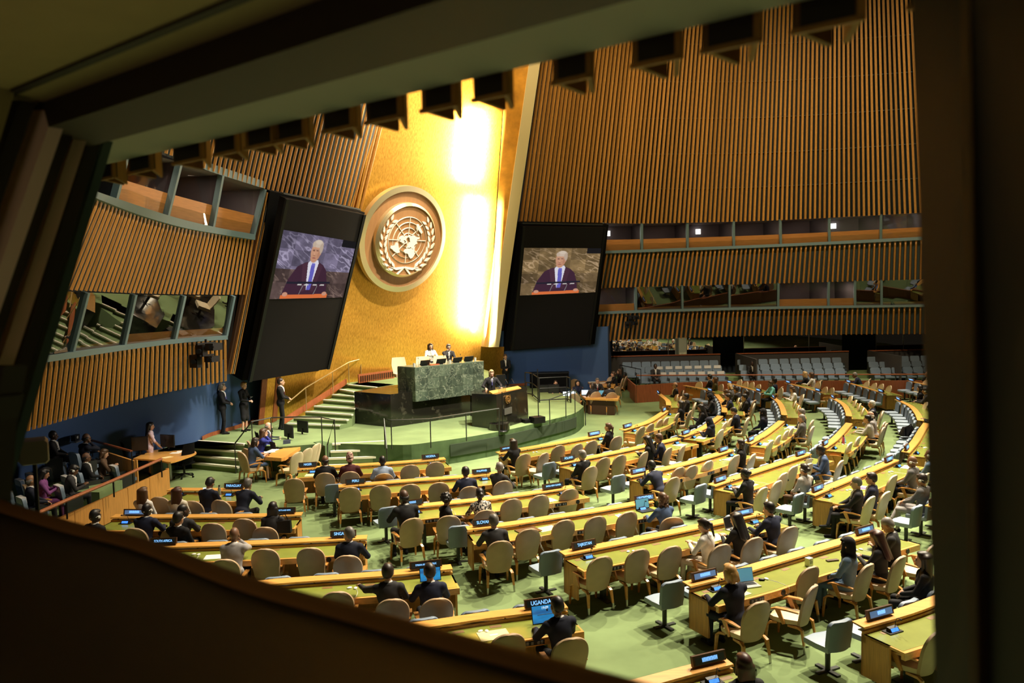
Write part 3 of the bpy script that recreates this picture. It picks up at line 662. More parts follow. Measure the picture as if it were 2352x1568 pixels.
# blue wall right of the gold wall
bw = [Vector((-.75, 39.2, 0)), Vector((.7, 40.0, 0)), at(1398, 906, 0)]
m = MB()
for i in range(2): m.add([bw[i], bw[i + 1], bw[i + 1] + Vector((0, 0, 3.6)), bw[i] + Vector((0, 0, 3.6))], [(0, 1, 2, 3)])
e = bw[2]; m.add([e, Vector((5.9, 46.4, 0)), Vector((5.9, 46.4, 3.6)), e + Vector((0, 0, 3.6))], [(0, 1, 2, 3)])
obj('blue_lower_wall', m, BLUEWALL, wr)
a, b = bw[1] + Vector((0, -.05, ZS)), bw[2] + Vector((0, -.05, 0)); a0 = bw[0] + Vector((.1, -.1, ZS))
struct('baseboard_right', MB().hexa([a0, a, a + Vector((0, -.04, 0)), a0 + Vector((0, -.04, 0))], [p + Vector((0, 0, .13)) for p in (a0, a, a + Vector((0, -.04, 0)), a0 + Vector((0, -.04, 0)))]), REDWOOD)

# ------------------------------------------------------------------ rostrum
BMARB = mat('black_marble', (0.014, 0.013, 0.010), 0.12, noise=1, nscale=4, col2=(0.06, 0.055, 0.04), ramp=(0.30, 0.40), spec=0.6)
GMARB = mat('green_marble', (0.115, 0.15, 0.105), 0.28, noise=1, nscale=2.6, stretch=(1.6, 1.6, .8), col2=(0.045, 0.065, 0.05), ramp=(0.36, 0.66), rnd=0.28)
def marble_veins(m, sc=3.0):
    nt = m.node_tree; b = nt.nodes['Principled BSDF']; old = b.inputs['Base Color'].links[0].from_socket
    tc = nt.nodes.new('ShaderNodeTexCoord'); n = nt.nodes.new('ShaderNodeTexNoise'); n.inputs['Scale'].default_value = sc; n.inputs['Detail'].default_value = 4; n.inputs['Distortion'].default_value = 1.6
    cr = nt.nodes.new('ShaderNodeValToRGB'); e = cr.color_ramp.elements; e[0].position = .47; e[0].color = (0, 0, 0, 1); e[1].position = .5; e[1].color = (1, 1, 1, 1); q = e.new(.53); q.color = (0, 0, 0, 1)
    mx = nt.nodes.new('ShaderNodeMixRGB'); mx.inputs[2].default_value = (.34, .38, .28, 1); ml = nt.nodes.new('ShaderNodeMath'); ml.operation = 'MULTIPLY'; ml.inputs[1].default_value = .75
    nt.links.new(tc.outputs['Object'], n.inputs['Vector']); nt.links.new(n.outputs['Fac'], cr.inputs[0]); nt.links.new(cr.outputs[0], ml.inputs[0]); nt.links.new(ml.outputs[0], mx.inputs[0])
    nt.links.new(old, mx.inputs[1]); nt.links.new(mx.outputs[0], b.inputs['Base Color'])
marble_veins(GMARB)
ro = thing('rostrum', 'black marble rostrum base carrying the green marble presidents desk', 'rostrum', at(899, 981, ZS))
L0 = at(899, 981, ZS)
def rl(p): return Vector(p) - L0
A0, A1, A2 = at(816, 972, ZS), at(899, 981, ZS), at(1083, 953, ZS); dn = Vector((.66, .75, 0)); bk = Vector((-.66, .75, 0))
A3 = A2 + (A2 - A1).normalized() * 1.0
H = 1.99 - ZS
blk = [A0, A1, A3, A3 + bk * 2.2, A0 + Vector((1.0, 1.6, 0))]
obj('base', MB().prism([(rl(p).x, rl(p).y) for p in blk], 0, H), BMARB, ro)
# green marble desk
fd = (A2 - A1).normalized(); fn = Vector((fd.y, -fd.x, 0))
D0 = A1 + fd * 0.98 + fn * .18; D1 = A1 + fd * 4.18 + fn * .18; D0.z = D1.z = 0
zt = 2.86; zb = 1.63
side = Vector((-.70, .62, 0)) * 1.05
obj('desk_body', MB().hexa([rl(Vector((p.x, p.y, zb))) for p in (D0 - fn * .04, D1 - fn * .04, D1 + bk * 1.0, D0 + side)], [rl(Vector((p.x, p.y, zt))) for p in (D0 - fn * .04, D1 - fn * .04, D1 + bk * 1.0, D0 + side)]), mat('green_marble_dark', (0.06, 0.08, 0.055), .3), ro)
obj('desk_top', MB().hexa([rl(Vector((p.x, p.y, zt))) for p in (D0, D1, D1 + bk * 1.0, D0 + side)], [rl(Vector((p.x, p.y, zt + .03))) for p in (D0, D1, D1 + bk * 1.0, D0 + side)]), mat('green_marble_top', (0.16, 0.20, 0.14), .2), ro)
for i in range(6):
    for j in range(3):
        sh = (0, .5, .25)[j] / 6
        u0 = max(0, i / 6 - sh * .0); u1 = (i + 1) / 6; z0 = zb + (zt - zb) * j / 3; z1 = zb + (zt - zb) * (j + 1) / 3; g = .004
        p0, p1 = D0.lerp(D1, u0) + fd * g, D0.lerp(D1, u1) - fd * g
        o = obj('marble_tile', MB().hexa([rl(Vector((q.x, q.y, z0 + g))) for q in (p0, p1, p1 - fn * .05, p0 - fn * .05)], [rl(Vector((q.x, q.y, z1 - g))) for q in (p0, p1, p1 - fn * .05, p0 - fn * .05)]), GMARB, ro)
for j in range(3):
    z0 = zb + (zt - zb) * j / 3; z1 = zb + (zt - zb) * (j + 1) / 3; sd = side.normalized(); sn = Vector((-sd.y, sd.x, 0)) * .02
    for i in range(2):
        p0, p1 = D0 + side * (i / 2 + .004), D0 + side * ((i + 1) / 2 - .004)
        obj('marble_tile', MB().hexa([rl(Vector((q.x, q.y, z0 + .004))) for q in (p0, p1, p1 + sn, p0 + sn)], [rl(Vector((q.x, q.y, z1 - .004))) for q in (p0, p1, p1 + sn, p0 + sn)]), GMARB, ro)
# lectern
K0, K1, K2 = at(1084, 978.6, ZS), at(1142, 987, ZS), at(1214, 965, ZS)
le = thing('lectern', 'black marble speaker lectern with a wooden top and a bronze emblem', 'lectern', K1)
kl = lambda p: Vector(p) - K1
kb = Vector((-.55, .83, 0)) * .95
top = lambda p, z: Vector((p.x, p.y, z))
KL_ = [K0, K1, K2, K2 + kb, K0 + Vector((-.1, .8, 0))]
kc = sum(KL_, Vector()) / 5
obj('body', MB().hexa([kl(top(p, ZS)) for p in KL_], [kl(top(p.lerp(kc, .025), 1.97 if i in (0, 4) else 2.03)) for i, p in enumerate(KL_)]), BMARB, le)
W0, W1 = K0.lerp(K1, .85), K2.lerp(K1, .22); W0.z = W1.z = 0
obj('wooden_top', MB().hexa([kl(top(p, 2.03)) for p in (W0, W1, W1 + kb * .24, W0 + kb * .24)], [kl(top(p, z)) for p, z in zip((W0, W1, W1 + kb * .24, W0 + kb * .24), (2.06, 2.06, 2.12, 2.12))]), WOOD, le)
obj('plinth', MB().lathe([(.001, 0), (.36, 0), (.36, .22), (.001, .22)], 24, kl(K1 + Vector((.08, .12, 0)))), BMARB, le, True)
BRONZE = mat('bronze', (0.45, 0.24, 0.08), .35, metal=.7)
kd = (K2 - K1).normalized(); kn = Vector((kd.y, -kd.x, 0))
ec = K1 + kd * .72 + kn * .0; ec = Vector((ec.x, ec.y, 1.80)) + kn * .02
r_ = Matrix(((kd.x, 0, kn.x), (kd.y, 0, kn.y), (0, 1, 0)))
m = MB(); n = 24
for k in range(n):
    a, b = 2 * PI * k / n, 2 * PI * (k + 1) / n
    m.hexa(*[[kl(ec + r_ @ Vector((r * math.cos(t), r * math.sin(t), z))) for r, t in ((.085, a), (.12, a), (.12, b), (.085, b))] for z in (0, .03)])
for sg in (-1, 1):
    for k in range(7):
        a = -PI / 2 + sg * (.35 + .33 * k); t = Vector((math.cos(a) * .165, math.sin(a) * .165, .0)); s_ = Vector((-math.sin(a), math.cos(a), 0)) * .035 * sg; o_ = Vector((math.cos(a), math.sin(a), 0)) * .02
        m.hexa([kl(ec + r_ @ (t - s_)), kl(ec + r_ @ (t + o_)), kl(ec + r_ @ (t + s_)), kl(ec + r_ @ (t - o_))], [kl(ec + r_ @ (t - s_ + Vector((0, 0, .02)))), kl(ec + r_ @ (t + o_ + Vector((0, 0, .02)))), kl(ec + r_ @ (t + s_ + Vector((0, 0, .02)))), kl(ec + r_ @ (t - o_ + Vector((0, 0, .02))))])
for a in (0, PI / 2): m.hexa(*[[kl(ec + r_ @ (Matrix.Rotation(a, 3, 'Z') @ Vector((x, y, z)))) for x, y in ((-.085, -.01), (.085, -.01), (.085, .01), (-.085, .01))] for z in (0, .02)])
obj('bronze_emblem', m, BRONZE, le)
pc = Vector((ec.x, ec.y, 1.36)); obj('grey_panel', MB().hexa(*[[kl(pc + kd * x + kn * z + Vector((0, 0, y))) for x, y in ((-.25, -.11), (.25, -.11), (.25, .11), (-.25, .11))] for z in (-.02, .012)]), mat('plaque_grey', (.09, .085, .08), .4), le)

# ------------------------------------------------------------------ handrails
def rail(label, pts, posts, r=.022, m=DSTEEL, name='handrail', wood=None):
    p0 = Vector(pts[0]); t = thing(name, label, 'handrail', p0)
    o = MB(); o.tube([Vector(p) - p0 for p in pts], r if not wood else r * 1.6, 8); obj('top_bar', o, wood or m, t, True)
    for a, b in posts: obj('post', MB().tube([Vector(a) - p0, Vector(b) - p0], r * .8, 6), m, t, True)
    return t
def px3(l, z): return [at(x, y, z) for x, y in l]
def post(p, z0):
    return (p, Vector((p.x, p.y, z0)))
r1 = [at(539, 1019, .95)] + px3([(578, 968), (622, 959), (690, 957), (738, 958), (768, 964)], 1.75) + [at(752, 1021, .95)]
rail('black handrail around the front of the stage beside the secretariat table', r1, [post(r1[0], 0), post(r1[1], ZS), post(r1[2], ZS), post(r1[4], ZS), post(r1[5], ZS), post(r1[6], 0)])
r2 = [at(888, 1030, .95), at(882, 961, 1.75)] + px3([(898, 965), (988, 962), (1070, 949), (1146, 938)], 1.7)
rail('black handrail along the curved stage edge before the marble rostrum', r2, [post(p, 0 if i == 0 else ZS) for i, p in enumerate(r2)])
r3 = px3([(1262, 917), (1299, 904), (1320, 895)], 1.72) + [at(1344, 924, .95)]
rail('black handrail at the right end of the stage beside the floodlit carpet', r3, [post(p, 0 if i == 3 else ZS) for i, p in enumerate(r3)])
r4 = [at(655, 945, 1.85), at(701, 900, 2.3), at(761, 862, 2.75), at(821, 831, 3.1)]
r4 = [at(659, 972, .94) + Vector((0.05, 0, .75))] + [at(x, y, z) + Vector((0.05, 0, .9)) for (x, y), z in ((Lp[2], zoomz[2]), (Lp[5], zoomz[5]), (Lp[7], ZP))] + [at(808, 880, ZP) + Vector((0.3, .5, .95))]
rail('brass coloured handrail climbing the stair along the gold wall', r4, [(p, p - Vector((0, 0, .86))) for p in r4[1:]], .024, mat('brass', (.55, .38, .16), .3, metal=.7))
# slim stand and floor box by the lectern, prompter pole
s_ = at(1237, 970, ZS); t = thing('prompter_stand', 'tall thin black stand with a box foot right of the lectern', 'stand', s_)
obj('pole', MB().tube([(0, 0, .1), (0, 0, 1.95)], .018, 6), BLACK, t); obj('foot_box', MB().box((-.05, 0, .11), (.46, .40, .22), rz=.5).box((-.42, .05, .06), (.3, .3, .12), rz=.5), BLACK, t)
s_ = at(1155, 990, ZS); t = thing('prompter_stand', 'slim black pole stand directly in front of the lectern', 'stand', s_)
obj('pole', MB().tube([(0, 0, 0), (0, 0, 1.35)], .014, 6), BLACK, t); obj('foot', MB().lathe([(.001, 0), (.16, 0), (.14, .025), (.001, .03)], 16), BLACK, t)
obj('glass_plate', MB().box((0, 0, 1.46), (.30, .02, .22), rz=.5), glass('prompter_glass', .15), t)
# ------------------------------------------------------------------ people: one smooth surface grown from tapered limbs
def nrm(v): v = np.array(v, float); return v / max(1e-9, np.linalg.norm(v))
class Sdf:
    def __init__(s, lo, hi, res):
        s.lo = np.array(lo, float); s.res = res; s.n = np.ceil((np.array(hi) - s.lo) / res).astype(int) + 1
        s.D = np.full(s.n, 1.0, np.float32); s.B = np.full(s.n, 1.0, np.float32); s.M = np.zeros(s.n, np.int8)
    def _reg(s, a, b, pad):
        i0 = np.maximum(0, np.floor((np.minimum(a, b) - pad - s.lo) / s.res).astype(int)); i1 = np.minimum(s.n, np.ceil((np.maximum(a, b) + pad - s.lo) / s.res).astype(int) + 1)
        if (i1 <= i0).any(): return None
        g = [(np.arange(i0[k], i1[k]) * s.res + s.lo[k]).astype(np.float32) for k in range(3)]
        return tuple(slice(i0[k], i1[k]) for k in range(3)), np.meshgrid(*g, indexing='ij')
    def _put(s, sl, d, mat, k):
        D = s.D[sl]; h = np.clip(0.5 + 0.5 * (D - d) / k, 0, 1); s.D[sl] = D * (1 - h) + d * h - k * h * (1 - h)
        B = s.B[sl]; c = d < B; s.M[sl] = np.where(c, mat, s.M[sl]); s.B[sl] = np.where(c, d, B)
    def cap(s, a, b, ra, rb, mat, k=.02):
        a = np.array(a, float); b = np.array(b, float); r = s._reg(a, b, max(ra, rb) + k * 1.5 + s.res * 2)
        if r is None: return
        sl, (X, Y, Z) = r; ab = b - a; t = np.clip(((X - a[0]) * ab[0] + (Y - a[1]) * ab[1] + (Z - a[2]) * ab[2]) / max(1e-9, ab @ ab), 0, 1)
        d = np.sqrt((X - a[0] - ab[0] * t) ** 2 + (Y - a[1] - ab[1] * t) ** 2 + (Z - a[2] - ab[2] * t) ** 2) - (ra + (rb - ra) * t)
        s._put(sl, d, mat, k)
    def ell(s, c, r, mat, k=.02, R=None):
        c = np.array(c, float); r = np.array(r, float); q = s._reg(c, c, r.max() + k * 1.5 + s.res * 2)
        if q is None: return
        sl, (X, Y, Z) = q; P = [X - c[0], Y - c[1], Z - c[2]]
        if R is not None: P = [R[0, i] * P[0] + R[1, i] * P[1] + R[2, i] * P[2] for i in range(3)]
        k0 = np.sqrt((P[0] / r[0]) ** 2 + (P[1] / r[1]) ** 2 + (P[2] / r[2]) ** 2); k1 = np.sqrt((P[0] / r[0] ** 2) ** 2 + (P[1] / r[1] ** 2) ** 2 + (P[2] / r[2] ** 2) ** 2)
        s._put(sl, k0 * (k0 - 1) / np.maximum(k1, 1e-6), mat, k)
    def mesh(s, name, slots):
        D = s.D; I = D < 0; nx, ny, nz = D.shape
        c = np.zeros((nx - 1, ny - 1, nz - 1), np.int8)
        for dx in (0, 1):
            for dy in (0, 1):
                for dz in (0, 1): c += I[dx:nx - 1 + dx, dy:ny - 1 + dy, dz:nz - 1 + dz]
        act = (c > 0) & (c < 8); idx = np.full(c.shape, -1, np.int32); cells = np.argwhere(act); idx[act] = np.arange(len(cells))
        acc = np.zeros((len(cells), 3)); cnt = np.zeros(len(cells))
        i, j, k = cells.T
        for ax in range(3):
            o1, o2 = [q for q in range(3) if q != ax]
            for u in (0, 1):
                for v in (0, 1):
                    a = np.zeros(3, int); a[o1] = u; a[o2] = v; b = a.copy(); b[ax] = 1
                    da = D[i + a[0], j + a[1], k + a[2]]; db = D[i + b[0], j + b[1], k + b[2]]; x = (da < 0) != (db < 0)
                    t = np.where(x, da / np.where(x, da - db, 1), 0); p = np.stack([a[q] + t * (b[q] - a[q]) for q in range(3)], 1)
                    acc[x] += p[x]; cnt[x] += 1
        vloc = acc / cnt[:, None] + cells; vs = vloc * s.res + s.lo
        F = []
        for ax in range(3):
            sl0 = [slice(None)] * 3; sl1 = [slice(None)] * 3; sl0[ax] = slice(0, -1); sl1[ax] = slice(1, None)
            E = I[tuple(sl0)] != I[tuple(sl1)]; e = np.argwhere(E); o1, o2 = [q for q in range(3) if q != ax]
            ok = (e[:, o1] > 0) & (e[:, o2] > 0) & (e[:, o1] < c.shape[o1]) & (e[:, o2] < c.shape[o2]); e = e[ok]
            q = []
            for u, v in ((-1, -1), (0, -1), (0, 0), (-1, 0)):
                p = e.copy(); p[:, o1] += u; p[:, o2] += v; q.append(idx[p[:, 0], p[:, 1], p[:, 2]])
            q = np.stack(q, 1); fl = I[e[:, 0], e[:, 1], e[:, 2]]
            if ax == 1: fl = ~fl
            q[~fl] = q[~fl][:, ::-1]; F.append(q)
        F = np.concatenate(F); r = np.clip(np.rint(vloc).astype(int), 0, np.array(D.shape) - 1); mv = s.M[r[:, 0], r[:, 1], r[:, 2]]
        me = bpy.data.meshes.new(name); me.vertices.add(len(vs)); me.vertices.foreach_set('co', vs.astype(np.float32).ravel())
        me.loops.add(F.size); me.loops.foreach_set('vertex_index', F.astype(np.int32).ravel()); me.polygons.add(len(F)); me.polygons.foreach_set('loop_start', np.arange(0, F.size, 4, dtype=np.int32))
        for q in range(slots): me.materials.append(SKINS[0])
        me.polygons.foreach_set('material_index', mv[F[:, 0]].astype(np.int32)); me.polygons.foreach_set('use_smooth', np.ones(len(F), bool)); me.update(); me.validate(); return me
SKIN_COL = dict(pale=(0.62, 0.36, 0.25), light=(0.52, 0.29, 0.18), tan=(0.36, 0.18, 0.095), brown=(0.17, 0.080, 0.043), dark=(0.065, 0.030, 0.018))
SKINS = [mat('skin_' + k, c, 0.5) for k, c in SKIN_COL.items()]
CLOTH = dict(black=(0.010, 0.010, 0.012), charcoal=(0.030, 0.029, 0.032), navy=(0.014, 0.018, 0.042), midnight=(0.009, 0.011, 0.024), blue=(0.06, 0.095, 0.19), denim=(0.060, 0.100, 0.20), steelblue=(0.13, 0.20, 0.30),
             grey=(0.12, 0.115, 0.115), lightgrey=(0.33, 0.31, 0.31), beige=(0.46, 0.44, 0.41), white=(0.72, 0.70, 0.67), cream=(0.66, 0.60, 0.50), lightblue=(0.33, 0.42, 0.60), maroon=(0.075, 0.018, 0.022), purple=(0.20, 0.06, 0.20), pink=(0.72, 0.58, 0.66),
             olive=(0.07, 0.06, 0.022), turquoise=(0.18, 0.50, 0.46), brown=(0.10, 0.06, 0.035), royal=(0.04, 0.05, 0.30), red=(0.35, 0.03, 0.03), violet=(0.12, 0.12, 0.38), plum=(0.05, 0.02, 0.05))
CL = {k: mat('cloth_' + k, c, 0.8, noise=0.12, nscale=14, spec=0.25) for k, c in CLOTH.items()}
CL['pattern'] = mat('cloth_pattern', (0.6, 0.56, 0.5), 0.8, noise=1, nscale=26, col2=(0.02, 0.02, 0.02), ramp=(.48, .52))
MATS.pop('cloth_pink'); CL['pink'] = mat('cloth_pink', (0.74, 0.62, 0.68), 0.8, noise=1, nscale=30, col2=(.60, .40, .50), ramp=(.40, .55))
EYEM = mat('eye_dark', (0.02, 0.015, 0.012), 0.3); LIP = mat('lips', (0.36, 0.12, 0.10), 0.5)
HAIRC = dict(black=(0.010, 0.008, 0.008), dark=(0.022, 0.013, 0.009), brown=(0.085, 0.042, 0.02), auburn=(0.055, 0.018, 0.012), blond=(0.46, 0.26, 0.09), paleblond=(0.52, 0.36, 0.18), grey=(0.22, 0.20, 0.185), white=(0.62, 0.58, 0.52), saltpepper=(0.12, 0.11, 0.10), navy=(0.012, 0.014, 0.04), blackcloth=(0.012, 0.012, 0.014), cap=(0.55, 0.35, 0.28))
HM = {k: mat('hair_' + k, c, 0.45, noise=0.3, nscale=30, stretch=(1, 1, .3)) for k, c in HAIRC.items()}
HM['navy'] = CL['midnight']; HM['blackcloth'] = CL['black']
HM['cap'] = mat('cap_cloth', (0.62, 0.45, 0.36), .8, noise=1, nscale=28, col2=(.16, .03, .04), ramp=(.46, .52))

def rot(yaw, pitch, roll=0.0):
    cy, sy, cp, sp, cr, sr = math.cos(yaw), math.sin(yaw), math.cos(pitch), math.sin(pitch), math.cos(roll), math.sin(roll)
    Rz = np.array([[cy, -sy, 0], [sy, cy, 0], [0, 0, 1]]); Rx = np.array([[1, 0, 0], [0, cp, sp], [0, -sp, cp]]); Ry = np.array([[cr, 0, sr], [0, 1, 0], [-sr, 0, cr]])
    return Rz @ Rx @ Ry
SKIN, TOP, SHIRT, LEGS, SHOE, EYE_, LIPS, TIE = range(8)
def body(name, stand=False, lean=0.0, twist=0.0, side=0.0, yaw=0.0, pitch=0.0, hands=None, hdir=((0, .8, -.3), (0, .8, -.3)), curl=(.5, .5), fem=False, skirt=False, short=False, cross=False, legs=True, step=0.0, bulk=1.0, res=0.0105, tie=True):
    fw = (0.90 if fem else 1.0) * bulk
    G = Sdf((-.62, -.45, -.02), (.62, .86, 1.80) if stand else (.62, .86, 1.46), res)
    p0 = np.array([0, -.05, .97 if stand else .56]); ru = nrm((math.sin(side), math.sin(lean), math.cos(lean)))
    X = np.array([math.cos(twist), math.sin(twist), 0.0]); fo = nrm(np.cross(ru, X)); X = np.cross(fo, ru)
    RT = np.stack([X, fo, ru], 1)
    P = lambda x, y, z: p0 + X * x + fo * y + ru * z
    low = LEGS if not (skirt and stand) else TOP
    G.ell(P(0, -.005, .0), (.165 * fw, .125, .12), LEGS if not skirt else TOP, .05, RT)
    G.ell(P(0, 0, .16), (.148 * fw * (.9 if fem else 1), .112 * bulk, .15), TOP, .06, RT)
    G.ell(P(0, -.005, .35), (.186 * fw, .126 * bulk, .19), TOP, .06, RT)
    if stand or not fem: G.ell(P(0, -.005, .03 if not stand else -.04), (.180 * fw, .138, .11 if not stand else .15), TOP, .03, RT)
    if fem:
        for sx in (-1, 1): G.ell(P(sx * .075, .085, .33), (.065, .055, .065), TOP, .04, RT)
    sw = .172 * fw + .006
    G.cap(P(-sw, -.01, .448), P(sw, -.01, .448), .070 * fw, .070 * fw, TOP, .05)
    G.cap(P(-.085, -.012, .492), P(.085, -.012, .492), .052, .052, TOP, .05)
    nb = P(0, .0, .515)
    if not (fem and short): G.ell(P(0, .003, .535), (.066, .068, .034), SHIRT, .006, RT); G.ell(P(0, -.012, .508), (.088, .080, .034), TOP, .02, RT)
    G.ell(P(0, .075, .40), (.045, .056, .13), SHIRT if not fem else SHIRT, .008, RT)
    if tie: G.cap(P(0, .125, .48), P(0, .138, .26), .012, .020, TIE, .006)
    # head
    RH = rot(twist + yaw, pitch) if True else None
    bend = nrm(ru * .6 + np.array([0, 0, .5]) + fo * .10)
    HS = 1.10 if not fem else 1.06; hc = nb + bend * .108 + RH @ np.array([0, .018, .052]) * HS
    G.cap(nb - ru * .03, hc + RH @ np.array([0, -.025, -.06]), .053 * (.88 if fem else 1), .050 * (.9 if fem else 1), SKIN, .02)
    H = lambda x, y, z: hc + RH @ np.array([x, y, z]) * HS
    def he(c, r, m, k=.012): G.ell(H(*c), np.array(r) * HS, m, k, RH)
    he((0, -.012, .032), (.075, .095, .098), SKIN, .02); he((0, .032, -.03), (.060, .066, .080), SKIN, .03); he((0, .045, -.082), (.040, .042, .032), SKIN, .03)
    G.cap(H(0, .092, .006), H(0, .114, -.030), .009, .014, SKIN, .012); he((0, .082, .024), (.050, .020, .011), SKIN, .012)
    for sx in (-1, 1):
        he((sx * .076, -.004, -.008), (.012, .026, .033), SKIN, .008); he((sx * .031, .0865, .004), (.013, .012, .007), EYE_, .003)
    he((0, .094, -.060), (.024, .014, .008), LIPS, .004)
    # arms
    hands = hands or ((-.12, .40, .80), (.12, .40, .80)); hand_pts = []
    for sx, T, hd, cu in ((-1, hands[0], hdir[0], curl[0]), (1, hands[1], hdir[1], curl[1])):
        S = P(sx * (sw + .012), -.012, .445); T = np.array(T, float); L1, L2 = .285, .255
        d = T - S; L = np.linalg.norm(d)
        if L > (L1 + L2) * .985: T = S + d / L * (L1 + L2) * .985; d = T - S; L = np.linalg.norm(d)
        a = math.acos(np.clip((L1 ** 2 + L ** 2 - L2 ** 2) / (2 * L1 * L), -1, 1)); u = d / L; pole = np.array([sx * .75, -.45, -.75]); pole = nrm(pole - u * (pole @ u))
        E = S + u * L1 * math.cos(a) + pole * L1 * math.sin(a)
        am = TOP; fm = SKIN if short else TOP
        G.cap(S, E, .064 * fw, .053 * fw, am, .035); 
        if short: G.cap(E * .6 + S * .4, E, .038 * fw, .036, SKIN, .01)
        f = nrm(T - E); G.cap(E, T - f * .015, (.050 if not short else .040) * fw, .036 if not short else .029, fm, .02)
        if not short: G.cap(T - f * .02, T - f * .002, .029, .028, SHIRT, .004)
        hd = nrm(nrm(f) * .55 + nrm(hd)); side_ = nrm(np.cross(hd, (0, 0, 1)) if abs(hd[2]) < .92 else np.array([1, 0, 0])); pn = np.cross(side_, hd); s_ = .92 if fem else 1.0
        pn = -pn if pn[2] > 0 else pn      # palm side looks down
        c = T + hd * .045 * s_; RP = np.stack([side_, hd, pn], 1); G.ell(c, (.040 * s_, .050 * s_, .017), SKIN, .012, RP); G.cap(T - f * .01, c, .024, .024, SKIN, .015)
        for q, (o, ln) in enumerate(((-.030, .062), (-.010, .074), (.011, .070), (.031, .054))):
            b = T + hd * .086 * s_ + side_ * o * s_; ang = cu; d1 = hd * math.cos(ang) + pn * math.sin(ang); d2 = hd * math.cos(ang * 2.3) + pn * math.sin(ang * 2.3)
            m1 = b + d1 * ln * .5 * s_; m2 = m1 + d2 * ln * .55 * s_; G.cap(b - hd * .02, m1, .0098, .0090, SKIN, .004); G.cap(m1, m2, .0090, .0078, SKIN, .003)
        th = -sx * side_ * (1 if (side_ @ X) > 0 else -1); b = T + hd * .03 + th * .032; m1 = b + nrm(hd * .7 + th * .6 + pn * .4) * .038; G.cap(b, m1, .012, .010, SKIN, .006); G.cap(m1, m1 + nrm(hd + pn * .7 + th * .1) * .030, .010, .008, SKIN, .003)
        hand_pts.append(c)
    # legs
    if legs:
        for sx in (-1, 1):
            if stand:
                hip = np.array([sx * .088, -.04, .90]); kn = np.array([sx * .092, -.015 + sx * step * .4, .50]); an = np.array([sx * .095, -.06 + sx * step, .085])
            else:
                hip = p0 + np.array([sx * .092, .02, -.02]); kn = np.array([sx * .13, .40, .515]); an = np.array([sx * .12, .42 + sx * step, .085])
                if cross and sx > 0: kn = np.array([.03, .43, .60]); an = np.array([-.16, .52, .30])
            lm = LEGS; cm = LEGS
            if skirt: lm = TOP; cm = SKIN
            if skirt and stand: G.cap(hip, kn, .095, .080, TOP, .06); G.cap(kn + (0, 0, .02), kn - (0, 0, .06), .074, .074, TOP, .04)
            else: G.cap(hip, kn, .085 * fw, .064 * fw, lm, .03)
            G.cap(kn, an, (.058 if not skirt else .047) * fw, .042 if not skirt else .032, cm, .015)
            if cross and sx > 0 and not stand: G.cap(an + (0, -.03, -.035), an + (-.05, .16, -.04), .036, .030, SHOE, .012)
            else: G.cap(an + (0, -.035, -.047), an + (sx * .015, .16, -.05), .038, .031, SHOE, .012)
    if stand and skirt: G.ell((0, -.03, .66), (.150, .105, .24), TOP, .03)
    me = G.mesh(name, 8)
    M = Matrix(((*RH[0], hc[0]), (*RH[1], hc[1]), (*RH[2], hc[2]), (0, 0, 0, 1))) @ Matrix.Diagonal((HS, HS, HS, 1))
    return me, M, hand_pts
